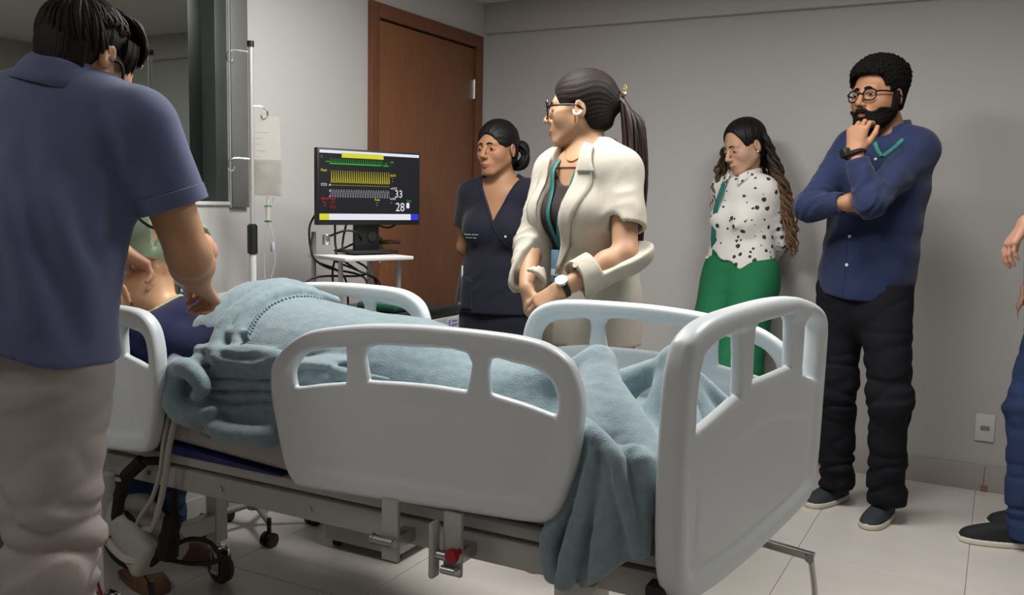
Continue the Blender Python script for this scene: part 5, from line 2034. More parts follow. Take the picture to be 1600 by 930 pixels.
    for line, (z, u0, n_) in enumerate(((1.100, -0.122, 9), (1.086, -0.118, 7))):
        u = u0
        for k in range(n_):
            wdt = 0.004 + 0.003 * rnd.random()
            hh = 0.0042 if (k in (0, 5) and line == 0) else 0.0028
            p0 = onto(tcl, P(u, z), -fr) + fr * 0.0016
            p1 = onto(tcl, P(u + wdt * 0.5, z + hh), -fr) + fr * 0.0016
            p2 = onto(tcl, P(u + wdt, z), -fr) + fr * 0.0016
            add_tube(b, [p0, p1, p2], 0.0011, 4)
            u += wdt + 0.0018 + (0.004 if k == 4 else 0)
    bmo('embroidery', b, thread, tn)
    b = bmesh.new()
    q = onto(tcl, P(0.075, 1.098), -fr)
    add_cyl(b, q, q + fr * 0.003, 0.0055, n=6)
    bmo('chest_emblem', b, thread, tn)
    patch_between('pocket', tcl, [P(-0.155, 0.92), P(-0.155, 0.77)], [P(-0.085, 0.90), P(-0.085, 0.77)], -fr, SCRUB, tn, 0.004, 0.004)
    pn = bmesh.new()
    q = onto(tcl, P(-0.150, 0.93), -fr) + fr * 0.006
    add_cyl(pn, q - A3([0, 0, 0.05]), q + A3([0, 0, 0.03]), 0.004, n=10)
    bmo('pen', pn, BUTTON, tn)
    trousers(F.root, 'trousers', pel, hl, kl, al, hr, kr, ar, SCRUB, 0.92, 0.014, waist=0.02, seed=3.0, amp=0.006, h=0.010, flare=(0.070, 0.072), fem=True)
    for hp, tp in (((-1.90, 3.67, 0), (-1.88, 3.44, 0)), ((-2.08, 3.65, 0), (-2.08, 3.42, 0))):
        shoe(F.root, hp, tp, SHOE_K, SOLE, w=0.042)
    F.done()


nurse()


# ------------------------------------------------------------------ the woman in the patterned blouse leaning on the wall
def blouse():
    F = Fig('person', 'woman in spotted white blouse and green trousers with long curly hair, leaning on the wall', 'people in the room', (-1.06, 4.15, 0),
            (-1.072, 4.235, 1.521), (-0.55, -0.76, -0.33), (-0.24, -0.20, 0.95), (-1.068, 4.275, 1.375), hs=1.0, fem=True, neck_r=0.048)
    F.front = nrm(A3([-0.35, -0.935, 0]))
    fr = F.front
    lt = A3([0.935, -0.35, 0])
    sl, sr = A3((-0.968, 4.238, 1.325)), A3((-1.185, 4.320, 1.330))
    el, wl, er, wr = map(A3, ((-0.925, 4.350, 1.10), (-0.985, 4.410, 1.00), (-1.195, 4.400, 1.11), (-1.075, 4.400, 1.035)))
    pel = A3((-1.075, 4.285, 0.93))
    hl, hr, kl, al, kr, ar = map(A3, ((-1.000, 4.255, 0.90), (-1.150, 4.305, 0.90), (-1.03, 4.10, 0.50), (-1.03, 4.06, 0.08), (-1.165, 4.13, 0.50), (-1.17, 4.09, 0.08)))
    T_ = torso_prims(pel, F.nb, sl, sr, 0.86, True) + bust(pel, sl, sr, fr, 0.84)
    F.prims = T_ + arm_prims(sl, el, wl, 1.0, True) + arm_prims(sr, er, wr, 1.0, True) + leg_prims(hl, kl, al, 0.9) + leg_prims(hr, kr, ar, 0.9)
    F.prims += hand_prims(wr + A3([0.03, -0.02, 0]), A3([0.92, -0.05, 0.1]), A3([0.1, -0.5, -0.8]), 1, curl=0.75, size=0.9)
    F.prims += hand_prims(wl, A3([-0.9, 0.1, -0.2]), A3([0, -1, 0]), -1, curl=0.5, size=0.9)
    F.skin([F.headbox(0.0034, 0.19), (A3([-1.16, 4.30, 0.92]), A3([-0.88, 4.49, 1.12]), 0.0045), (A3([-1.28, 4.0, 0.05]), A3([-0.88, 4.48, 1.30]), 0.015)], SKIN,
           face_cols('#c39a80', lip='#a2645a', blush='#c28a78'))
    F.eyes(EYEM, 0.24, look=(-0.05, -0.30))
    F.brows(HAIRBR, 0.0033)
    F.hair_cap(HAIRB, 0.009, face=((0, 0.112, -0.014), (0.080, 0.098, 0.115)), nape=-0.10, groove=strand_groove((0, -0.2, 1), 0.0018, 34, 3.0), h=0.0036, ears=True)
    rnd = random.Random(8)
    paths = []
    N_ = 185
    for i in range(N_):
        az = math.pi * (0.34 + 0.99 * rnd.random())           # round the back, 0 = forwards; her left side is swept behind
        side = math.sin(az)
        back = math.cos(az)
        x0, y0 = 0.070 * side, 0.078 * back - 0.018
        L = (0.36 if side > 0.3 else 0.40) + 0.14 * rnd.random()
        if abs(side) > 0.75 and back > -0.2:
            L *= 0.85
        z0 = 0.075 - 0.10 * rnd.random()
        ph, ff, am = rnd.random() * 6.28, 55 + 25 * rnd.random(), 0.007 + 0.009 * rnd.random()
        spread = 0.9 + 1.0 * rnd.random()
        pts = []
        K = 22
        base = F.L2W([x0 * 1.12, y0 * 1.08, z0])
        out = F.HB @ A3([side, back, 0])
        out[2] = 0
        out = nrm(out)
        s2_ = A3([-out[1], out[0], 0])
        for k in range(K):
            u = k / (K - 1)
            w_ = am * min(1, u * 3)
            q = base + A3([0, 0, -L * u]) + out * (0.022 * math.sin(min(1, u * 1.6) * 1.57) * spread + 0.018 * u * spread)
            q = q + out * w_ * math.cos(ph + ff * L * u) + s2_ * w_ * math.sin(ph + ff * L * u)
            if side < 0:
                q = q + lt * (0.075 * u) - fr * (0.06 * u)
            q[1] = min(q[1], 4.478)
            pts.append(q)
        paths.append((pts, [0.004, 0.0085, 0.008, 0.0075, 0.006, 0.002]))
    o = locks_mesh('curly_hair', paths, mat('hair_ombre_brown', '#ffffff', 0.6, spec=0.3, vcol=True, bump=0.2, bscale=300), F.root, 5, 1)
    me = o.data
    co = np.empty(len(me.vertices) * 3, dtype=np.float32)
    me.vertices.foreach_get('co', co)
    z = co.reshape(-1, 3)[:, 2]
    t = np.clip((1.50 - z) / 0.24, 0, 1)[:, None]
    c = A3(lin('#191312')) * (1 - t) + A3(lin('#6a5038')) * t
    a = me.color_attributes.new('Col', 'FLOAT_COLOR', 'POINT')
    a.data.foreach_set('color', np.concatenate([c, np.ones((len(c), 1))], 1).astype(np.float32).ravel())
    b = bmesh.new()
    bmesh.ops.create_icosphere(b, subdivisions=2, radius=0.0048, matrix=Matrix.Translation(F.L2W([-0.0855, 0.004, -0.032])))
    bmo('earring', b, mat('pearl', '#e6dfd0', 0.2), F.root)

    # printed cotton: scattered dark seed-heads on white
    m = mat('printed_cotton', '#d4d2cc', 0.85, bump=0.1, bscale=500, spec=0.15)
    nt = m.node_tree
    bs = nt.nodes['Principled BSDF']
    tc = nt.nodes.new('ShaderNodeTexCoord')
    nz = nt.nodes.new('ShaderNodeTexNoise')
    nz.inputs['Scale'].default_value = 60
    mp = nt.nodes.new('ShaderNodeVectorMath')
    mp.operation = 'SCALE'
    mp.inputs['Scale'].default_value = 0.012
    ad = nt.nodes.new('ShaderNodeVectorMath')
    ad.operation = 'ADD'
    nt.links.new(tc.outputs['Object'], nz.inputs['Vector'])
    nt.links.new(nz.outputs['Color'], mp.inputs[0])
    nt.links.new(tc.outputs['Object'], ad.inputs[0])
    nt.links.new(mp.outputs['Vector'], ad.inputs[1])
    outs = []
    for sc_, thr in ((22.0, 0.24), (27.0, 0.17)):
        vo = nt.nodes.new('ShaderNodeTexVoronoi')
        vo.inputs['Scale'].default_value = sc_
        vo.inputs['Randomness'].default_value = 0.75
        nt.links.new(ad.outputs['Vector'], vo.inputs['Vector'])
        lt_ = nt.nodes.new('ShaderNodeMath')
        lt_.operation = 'LESS_THAN'
        lt_.inputs[1].default_value = thr
        nt.links.new(vo.outputs['Distance'], lt_.inputs[0])
        outs.append(lt_.outputs[0])
    mxm = nt.nodes.new('ShaderNodeMath')
    mxm.operation = 'MAXIMUM'
    nt.links.new(outs[0], mxm.inputs[0])
    nt.links.new(outs[1], mxm.inputs[1])
    mix = nt.nodes.new('ShaderNodeMix')
    mix.data_type = 'RGBA'
    mix.inputs[6].default_value = (*lin('#dcdad4'), 1)
    mix.inputs[7].default_value = (*lin('#3c3d42'), 1)
    nt.links.new(mxm.outputs[0], mix.inputs[0])
    nt.links.new(mix.outputs[2], bs.inputs['Base Color'])
    fo = lambda p: 0.006 * wob(p @ squeeze((0.5, 0, 0.8), 0.4, 1.0), 26, 1.0) + creases(p, [
        ([(-1.20, 4.15, 1.10), (-1.10, 4.13, 1.14), (-1.02, 4.16, 1.20)], 0.014, 0.012), ([(-1.18, 4.15, 1.06), (-1.08, 4.13, 1.08), (-0.98, 4.18, 1.10)], 0.014, -0.010)])
    mid = (sl + sr) / 2
    s1 = sleeve(sl, el, wl, 1.80, 0.056, 0.056, 0.046, 0.014, elbow_folds(el, wl, sl, 0.008, 80, 1))
    s2 = sleeve(sr, er, wr, 1.75, 0.054, 0.052, 0.046, 0.014, elbow_folds(er, wr, sr, 0.008, 80, 2))

    def hem(p):
        u = (p - mid) @ lt
        return (1.005 - 0.42 * (u + 0.02) * (u > -0.10) + 0.0 * u + 0.008 * np.sin(u * 60)) - p[:, 2]
    bf = torso_cloth(T_ + [('ec', pel + A3([0, 0, 0.0]), pel + A3([0, 0, 0.16]), 0.148, 0.128, lt, 0.72, 0.05)], [s1, s2], 0.014, hem, [(F.nb + fr * 0.01 + A3([0, 0, 0.052]), (0.060, 0.064, 0.075), None)], fo)
    bl = garment('blouse', bf, (-1.34, 4.02, 0.86), (-0.80, 4.50, 1.42), 0.0072, m, F.root)
    collar('blouse_collar', F.nb + A3([-0.006, -0.012, 0.026]), A3([-0.08, -0.25, 1]), fr, 0.066, m, bl, h=0.028, fold=0.035, gap=0.35, point=0.02, flare=0.010)
    P = lambda u, z: mid + lt * u + fr * 0.3 + A3([0, 0, z - mid[2]])
    tcl = torso_cloth(T_, [], 0.018, hem, [], None)
    tail = patch_between('blouse_tie', tcl, [P(-0.165, 1.01), P(-0.17, 0.90), P(-0.165, 0.80)], [P(-0.125, 1.0), P(-0.13, 0.90), P(-0.135, 0.79)], -fr, m, bl, 0.03, 0.004)
    lp = [onto(tcl, P(-0.045 - 0.02 * t_, 1.36 - 0.12 * t_), -fr) + fr * 0.008 for t_ in (0, 1, 2, 2.6)]
    lanyard(F, lp, [q + lt * 0.012 for q in lp], TEAL, F.root, 0.007)
    trousers(F.root, 'trousers', pel, hl, kl, al, hr, kr, ar, GREENP, 0.97, 0.018, waist=0.11, seed=6.0, amp=0.004, h=0.009, flare=(0.098, 0.11), fem=True, kneeamp=0.2)
    b = bmesh.new()
    for u0, z0, u1, z1 in ((-0.10, 1.0, -0.07, 0.93), (-0.06, 0.99, -0.03, 0.90)):
        pass
    b.free()
    for hp, tp in (((-1.02, 4.14, 0), (-1.10, 3.92, 0)), ((-1.16, 4.17, 0), (-1.25, 3.96, 0))):
        shoe(F.root, hp, tp, SHOE_K, SOLE, w=0.042)
    F.done()


blouse()


# ------------------------------------------------------------------ the person in green at the head of the bed
def green():
    F = Fig('person', 'person in sage green scrub top leaning over the head end of the bed', 'people in the room', (-2.44, 2.03, 0),
            (-2.150, 1.755, 1.395), (0.62, -0.10, -0.75), (0.75, -0.05, 0.62), (-2.300, 1.890, 1.250), hs=1.0, neck_r=0.053)
    F.front = nrm(A3([0.97, -0.25, 0]))
    sl, sr = A3((-2.395, 2.070, 1.175)), A3((-2.345, 1.780, 1.185))
    el, wl, er, wr = map(A3, ((-2.200, 2.060, 1.075), (-2.098, 1.885, 1.135), (-2.220, 1.665, 1.110), (-2.195, 1.735, 1.095)))
    pel = A3((-2.470, 2.03, 0.90))
    hl, hr, kl, al, kr, ar = map(A3, ((-2.465, 2.11, 0.86), (-2.465, 1.95, 0.86), (-2.44, 2.12, 0.48), (-2.48, 2.12, 0.09), (-2.42, 1.96, 0.48), (-2.47, 1.96, 0.09)))
    T_ = torso_prims(pel, F.nb, sl, sr, 0.78)
    F.prims = T_ + arm_prims(sl, el, wl, 0.95) + arm_prims(sr, er, wr, 0.95) + leg_prims(hl, kl, al, 0.85) + leg_prims(hr, kr, ar, 0.85)
    F.prims += hand_prims(wl, A3([0.0, -0.25, 0.97]), A3([-0.75, -0.6, -0.15]), -1, curl=0.95, size=1.0)
    F.prims += hand_prims(wr, A3([0.35, 0.70, -0.55]), A3([-0.1, -0.55, -0.8]), 1, curl=0.55, size=1.0)
    F.skin([F.headbox(0.004, 0.20), (wl - A3([0.10, 0.12, 0.10]), wl + A3([0.12, 0.14, 0.2]), 0.0038), (wr - A3([0.1, 0.08, 0.14]), wr + A3([0.16, 0.19, 0.1]), 0.0038),
            (A3([-2.62, 1.6, 0.05]), A3([-2.02, 2.2, 1.24]), 0.014)], SKIN, face_cols('#c0937a', lip='#9b5f55'))
    F.eyes(EYEM, 0.2)
    F.brows(HAIRBR, 0.004)
    F.hair_cap(HAIRBR, 0.010, nape=-0.08, groove=strand_groove((0, -0.4, 1), 0.002, 34), h=0.005)
    mid = (sl + sr) / 2
    s1 = sleeve(sl, el, wl, 0.75, 0.060, 0.062, 0.05, 0.014)
    s2 = sleeve(sr, er, wr, 0.75, 0.060, 0.062, 0.05, 0.014)
    fo = lambda p: 0.007 * wob(p @ squeeze((0.2, 0, 0.9), 0.35, 1.0), 26, 2.0)

    def vneck(p, d):
        q = p - mid
        u = q @ nrm(sl - sr)
        v = q @ F.front
        w_ = 0.085 * np.clip((p[:, 2] - 1.08) / 0.16, 0, 2)
        return smax(d, -np.maximum(np.abs(u) - w_, 0.01 - v) * 0.9, 0.004)
    up = nrm(F.nb - pel)
    garment('scrub_top', torso_cloth(T_, [s1, s2], 0.016, lambda p: 0.84 - p[:, 2], [(F.nb + up * 0.06, (0.068, 0.068, 0.075), None)], fo, open_=vneck),
            (-2.64, 1.60, 0.82), (-2.02, 2.24, 1.32), 0.009, SAGE, F.root)
    trousers(F.root, 'trousers', pel, hl, kl, al, hr, kr, ar, JEANS, 0.82, 0.012, waist=0.02, seed=5.0, amp=0.006, h=0.011, flare=(0.066, 0.058))
    for hp, tp in (((-2.505, 2.130, 0), (-2.245, 2.185, 0)), ((-2.49, 1.955, 0), (-2.235, 1.90, 0))):
        shoe(F.root, hp, tp, SHOE_BR, SHOE_BR)
    st = tube_obj('stethoscope', [(-2.345, 2.000, 1.265), (-2.255, 1.975, 1.250), (-2.200, 1.92, 1.185), (-2.185, 1.86, 1.15), (-2.20, 1.81, 1.18), (-2.26, 1.80, 1.25)], 0.0045, BLACKR, F.root)
    ax = nrm(wl - el)
    bs = basis(ax, A3([0, 0, 1]))
    b = bmesh.new()
    add_tube(b, [wl - ax * 0.03 + 0.030 * (math.cos(a) * bs[:, 0] + math.sin(a) * bs[:, 2]) for a in np.linspace(0, 2 * math.pi, 21)], 0.006, 6, cap=False)
    bmo('wristwatch', b, WATCHB, F.root)
    F.done()


green()


# ------------------------------------------------------------------ the person at the right edge
def right():
    F = Fig('person', 'person in blue jeans and black slip-on shoes at the right edge of the frame', 'people in the room', (0.19, 3.87, 0),
            (0.165, 3.900, 1.650), (-0.97, -0.20, -0.1), (0, 0, 1), (0.215, 3.915, 1.505), hs=1.08, neck_r=0.056)
    F.front = nrm(A3([-0.97, -0.2, 0]))
    sl, sr = A3((0.235, 3.745, 1.445)), A3((0.175, 4.095, 1.445))
    el, wl, er, wr = map(A3, ((0.215, 3.63, 1.25), (0.072, 3.560, 1.215), (0.20, 4.16, 1.18), (0.10, 4.12, 0.95)))
    pel = A3((0.225, 3.91, 0.93))
    hl, hr, kl, al, kr, ar = map(A3, ((0.210, 3.83, 0.89), (0.205, 3.99, 0.89), (0.135, 3.80, 0.52), (0.165, 3.81, 0.115), (0.20, 4.02, 0.50), (0.24, 4.05, 0.115)))
    T_ = torso_prims(pel, F.nb, sl, sr, 0.97)
    F.prims = T_ + arm_prims(sl, el, wl) + arm_prims(sr, er, wr) + leg_prims(hl, kl, al) + leg_prims(hr, kr, ar)
    F.prims += hand_prims(wl, A3([-0.50, -0.12, -0.85]), A3([0.80, 0.30, -0.50]), -1, curl=0.40, size=1.0)
    F.prims += hand_prims(wr, A3([-0.3, -0.1, -0.95]), A3([0.9, 0, -0.3]), 1, curl=0.4, size=1.0)
    F.skin([F.headbox(0.0045, 0.2), (wl - A3([0.16, 0.1, 0.21]), wl + A3([0.17, 0.14, 0.08]), 0.0038), (A3([-0.05, 3.5, 0.05]), A3([0.42, 4.3, 1.52]), 0.014)], SKIN, face_cols('#b98c74', lip='#925a50'))
    F.eyes(EYEM, 0.27)
    F.brows(HAIRD, 0.004)
    F.hair_cap(HAIRD, 0.012, nape=-0.06, groove=strand_groove((0, -0.4, 1), 0.002, 34), h=0.006)
    fo = lambda p: 0.006 * wob(p @ squeeze((0, 0, 1), 0.35, 1.0), 24, 2.0)
    s1 = sleeve(sl, el, wl, 0.75, 0.064, 0.064, 0.05, 0.014)
    s2 = sleeve(sr, er, wr, 0.75, 0.064, 0.064, 0.05, 0.014)
    garment('shirt', torso_cloth(T_, [s1, s2], 0.018, lambda p: 0.90 - p[:, 2], [(F.nb + A3([0, 0, 0.05]), (0.07, 0.07, 0.07), None)], fo), (-0.05, 3.5, 0.87), (0.42, 4.30, 1.56), 0.010, mat('grey_cotton', '#6d7076', 0.9), F.root)
    trousers(F.root, 'jeans', pel, hl, kl, al, hr, kr, ar, JEANS, 0.98, 0.010, waist=0.02, seed=7.0, amp=0.008, h=0.009, hem=0.075, flare=(0.072, 0.066))
    shoe(F.root, (0.215, 3.835, 0), (-0.072, 3.772, 0), SHOE_K, mat('white_rubber', '#d8d4c6', 0.6), w=0.050, ht=0.085)
    shoe(F.root, (0.30, 4.07, 0), (0.02, 4.01, 0), SHOE_K, bpy.data.materials['white_rubber'], w=0.050, ht=0.085)
    F.done()


right()


# ------------------------------------------------------------------ training manikin on the bed
MSK = mat('manikin_vinyl', '#d0a27c', 0.42, spec=0.45, vcol=True)
CLOTHN = mat('navy_uniform', '#1b2147', 0.8, bump=0.15, bscale=500, sheen=0.1, spec=0.2)


def manikin():
    F = Fig('training_manikin', 'training manikin lying on the bed with open mouth, navy shirt and bare chest', None, (-1.75, 1.93, 0.70),
            (-2.222, 1.835, 0.935), (-0.34, 0.02, 0.94), (-0.94, -0.05, -0.34), (-2.100, 1.875, 0.880), hs=1.0, neck_r=0.055)
    F.root['category'] = 'manikin'
    sl, sr = A3((-2.045, 2.080, 0.850)), A3((-2.065, 1.715, 0.840))
    pel = A3((-1.46, 1.95, 0.80))
    el, wl, er, wr = map(A3, ((-1.78, 2.17, 0.79), (-1.56, 2.16, 0.79), (-1.80, 1.765, 0.80), (-1.60, 1.78, 0.79)))
    hl, hr, kl, al, kr, ar = map(A3, ((-1.40, 2.05, 0.79), (-1.40, 1.87, 0.79), (-1.05, 2.06, 0.79), (-0.84, 2.08, 0.77), (-1.05, 1.92, 0.79), (-0.86, 1.96, 0.77)))
    T_ = torso_prims(pel, F.nb, sl, sr, 0.95)
    F.prims = T_ + arm_prims(sl, el, wl, 0.95) + arm_prims(sr, er, wr, 0.95) + leg_prims(hl, kl, al, 0.8) + leg_prims(hr, kr, ar, 0.8)
    F.prims += hand_prims(wl, A3([1, 0, 0]), A3([0, 0, -1]), -1, curl=0.3) + hand_prims(wr, A3([1, 0, 0]), A3([0, 0, -1]), 1, curl=0.3)
    base_fn = F.fn

    def open_mouth(p):
        d = Fig.fn(F, p)
        q = F.W2L(p)
        return smax(d, -ell(q, A3([0, 0.104, -0.068]), A3([0.016, 0.024, 0.010])), 0.004)
    F.fn = open_mouth
    F.skin([(F.hc - A3([0.15, 0.13, 0.13]), F.hc + A3([0.19, 0.13, 0.14]), 0.0036), (A3([-2.2, 1.6, 0.68]), A3([-1.80, 2.2, 1.02]), 0.009)], MSK, face_cols('#d3a680', lip='#a8614f'))
    F.eyes(EYEM, 0.03)
    F.brows(HAIRBR, 0.003)
    b = bmesh.new()
    add_tube(b, [F.L2W([0.018 * math.cos(a), 0.108 + 0.003 * math.sin(a), -0.068 + 0.013 * math.sin(a)]) for a in np.linspace(0, 2 * math.pi, 25)], 0.0048, 8, cap=False)
    bmo('mouth_ring', b, mat('airway_vinyl', '#d9b08a', 0.4), F.root)['label'] = 'open lips with airway ring'

    fo = lambda p: 0.006 * wob(p @ squeeze((0.8, 0.5, 0.2), 0.4, 1.0), 26, 2.0) + creases(p, [
        ([(-2.10, 1.68, 0.90), (-1.98, 1.70, 0.95), (-1.86, 1.76, 0.97)], 0.02, 0.016), ([(-2.10, 1.66, 0.85), (-1.98, 1.67, 0.88), (-1.86, 1.70, 0.90)], 0.016, -0.010)])
    s2 = sleeve(sr, er, wr, 0.80, 0.066, 0.070, 0.05, 0.014)
    s1 = sleeve(sl, el, wl, 0.80, 0.066, 0.070, 0.05, 0.014)

    def chest_open(p, d):
        return smax(d, -ell(p, A3([-2.02, 1.955, 1.02]), A3([0.22, 0.125, 0.115])), 0.006)
    tf = torso_cloth(T_, [s1, s2], 0.015, lambda p: p[:, 0] + 1.82, [(F.nb + A3([-0.06, 0, 0.01]), (0.08, 0.085, 0.085), None)], fo, open_=chest_open)
    V, Q = surf(tf, (-2.24, 1.58, 0.68), (-1.68, 2.25, 1.04), 0.0075)
    link('uniform_shirt', mesh_np('uniform_shirt', V, Q), CLOTHN, F.root)

    def panel(p):
        d = tf(p) - 0.004
        d = np.maximum(d, p[:, 0] + 2.085 - 0.2 * (p[:, 1] - 1.8))
        return d
    m = mat('camouflage_cloth', '#b9b191', 0.85)
    nt = m.node_tree
    nz = nt.nodes.new('ShaderNodeTexNoise')
    nz.inputs['Scale'].default_value = 16
    nz.inputs['Detail'].default_value = 1
    tc = nt.nodes.new('ShaderNodeTexCoord')
    cr = nt.nodes.new('ShaderNodeValToRGB')
    cr.color_ramp.interpolation = 'CONSTANT'
    cr.color_ramp.elements[0].color = (*lin('#8b8a60'), 1)
    cr.color_ramp.elements[1].position = 0.43
    cr.color_ramp.elements[1].color = (*lin('#b8b093'), 1)
    nt.links.new(tc.outputs['Object'], nz.inputs['Vector'])
    nt.links.new(nz.outputs['Fac'], cr.inputs['Fac'])
    nt.links.new(cr.outputs['Color'], nt.nodes['Principled BSDF'].inputs['Base Color'])
    V, Q = surf(panel, (-2.26, 1.58, 0.68), (-2.0, 2.25, 1.04), 0.0075)
    link('shoulder_panel', mesh_np('shoulder_panel', V, Q), m, F.root)['label'] = 'beige and olive camouflage shoulder'
    F.done()


manikin()
b = bmesh.new()
pf = lambda p: ell(p, A3([-2.16, 1.90, 0.735]), A3([0.17, 0.24, 0.085]))
V, Q = surf(pf, (-2.36, 1.6, 0.64), (-1.9, 2.2, 0.84), 0.012)
b.free()
tag(link('pillow', mesh_np('pillow', V, Q), mat('pillow_cover', '#a9a6a2', 0.85, bump=0.1, bscale=80)), 'flat grey pillow under the manikin head and shoulders', 'pillow')

# ------------------------------------------------------------------ blanket
BLK = mat('fleece_blanket', '#84989f', 0.95, bump=0.9, bscale=260, sheen=0.55, spec=0.08, var=0.10, vscale=45)


def P3(*a):
    return A3(a)


def chain(pts, r, k, n=4):
    P = np.array(spline(pts, n))
    R_ = np.interp(np.linspace(0, 1, len(P)), np.linspace(0, 1, len(r)), r)
    return [('ch', P, R_, k)]


Y_ = P3(0, 1, 0)
hump = [('ec', P3(-1.90, 1.97, 0.793), P3(-1.40, 2.00, 0.768), 0.258, 0.218, Y_, 0.72, 0.05),
        ('ec', P3(-1.38, 2.00, 0.760), P3(-1.02, 2.03, 0.695), 0.215, 0.20, Y_, 0.70, 0.06),
        # feet tents and their ridges
        ('rc', P3(-0.835, 2.00, 0.868), P3(-0.80, 1.95, 0.66), 0.026, 0.15, 0.05),
        ('rc', P3(-0.835, 2.00, 0.868), P3(-0.585, 1.705, 0.715), 0.024, 0.050, 0.045),
        ('rc', P3(-0.835, 2.00, 0.868), P3(-0.76, 1.72, 0.74), 0.024, 0.060, 0.05),
        ('rc', P3(-0.835, 2.00, 0.866), P3(-1.10, 1.93, 0.76), 0.022, 0.06, 0.05),
        ('rc', P3(-0.695, 2.16, 0.868), P3(-0.67, 2.14, 0.66), 0.024, 0.13, 0.04),
        ('rc', P3(-0.695, 2.16, 0.868), P3(-0.585, 1.95, 0.71), 0.020, 0.04, 0.035),
        ('rc', P3(-0.695, 2.16, 0.866), P3(-0.84, 2.22, 0.78), 0.020, 0.04, 0.035),
        ('rc', P3(-0.695, 2.16, 0.866), P3(-0.575, 2.28, 0.70), 0.020, 0.04, 0.03)]
cols = (chain([(-0.715, 1.672, 0.775), (-0.735, 1.650, 0.66), (-0.775, 1.640, 0.56), (-0.765, 1.640, 0.475)], [0.028, 0.026, 0.026, 0.022], 0.010)
        + chain([(-0.692, 1.660, 0.775), (-0.690, 1.628, 0.68), (-0.715, 1.612, 0.56), (-0.735, 1.615, 0.47)], [0.020, 0.026, 0.026, 0.020], 0.008)
        + chain([(-0.690, 1.675, 0.76), (-0.690, 1.650, 0.66), (-0.690, 1.642, 0.57), (-0.690, 1.642, 0.48)], [0.028, 0.026, 0.026, 0.022], 0.010)
        + chain([(-0.650, 1.660, 0.750), (-0.643, 1.628, 0.66), (-0.645, 1.618, 0.57), (-0.652, 1.622, 0.49)], [0.026, 0.030, 0.036, 0.032], 0.010)
        + chain([(-0.615, 1.668, 0.75), (-0.610, 1.645, 0.66), (-0.606, 1.640, 0.58), (-0.606, 1.640, 0.50)], [0.030, 0.026, 0.024, 0.022], 0.012)
        + chain([(-0.590, 1.655, 0.745), (-0.583, 1.640, 0.66), (-0.580, 1.640, 0.57), (-0.582, 1.640, 0.53)], [0.026, 0.022, 0.020, 0.018], 0.012)
        + chain([(-0.735, 1.700, 0.798), (-0.680, 1.658, 0.782), (-0.635, 1.628, 0.752), (-0.612, 1.610, 0.69), (-0.588, 1.618, 0.61), (-0.580, 1.628, 0.55)], [0.014, 0.018, 0.020, 0.017, 0.014, 0.010], 0.009))
rolls = (chain([(-1.80, 1.700, 0.838), (-1.70, 1.722, 0.846), (-1.60, 1.722, 0.842), (-1.50, 1.725, 0.832), (-1.40, 1.735, 0.822), (-1.28, 1.76, 0.815)], [0.010, 0.022, 0.026, 0.024, 0.018, 0.006], 0.016)
         + chain([(-1.78, 1.688, 0.802), (-1.70, 1.700, 0.818), (-1.62, 1.700, 0.810), (-1.52, 1.706, 0.803), (-1.42, 1.725, 0.79), (-1.34, 1.75, 0.78)], [0.008, 0.014, 0.018, 0.016, 0.012, 0.004], 0.012))


def pleats(p):
    """side of the blanket pushed together into long pleats that fan out from the knot"""
    q = p - A3([-1.660, 1.760, 0.742])
    b = np.abs(q) - A3([0.215, 0.040, 0.082])
    d = np.sqrt((np.maximum(b, 0) ** 2).sum(1)) + np.minimum(b.max(1), 0) - 0.022
    # lean outwards towards the bottom, but stay inside the rail
    lean = np.clip((0.80 - p[:, 2]) / 0.15, 0, 1) * np.clip((-1.535 - p[:, 0]) / 0.06, 0, 1)
    d = d - 0.022 * lean
    u = (p[:, 0] + 1.85) / 0.42
    z = p[:, 2] - 0.735
    ph = z * (122 - 40 * np.clip(u, 0, 1)) + 1.5 * np.sin(4.2 * u + 0.4) + 1.1 * np.sin(9.5 * u + z * 30) * 0.5 + 0.6 * wob(p, 21, 2.0)
    w_ = np.abs(np.sin(ph)) ** 0.55
    m = np.clip((p[:, 0] + 1.88) / 0.05, 0, 1)
    return (d - 0.027 * (w_ - 0.5) * m) * 0.75


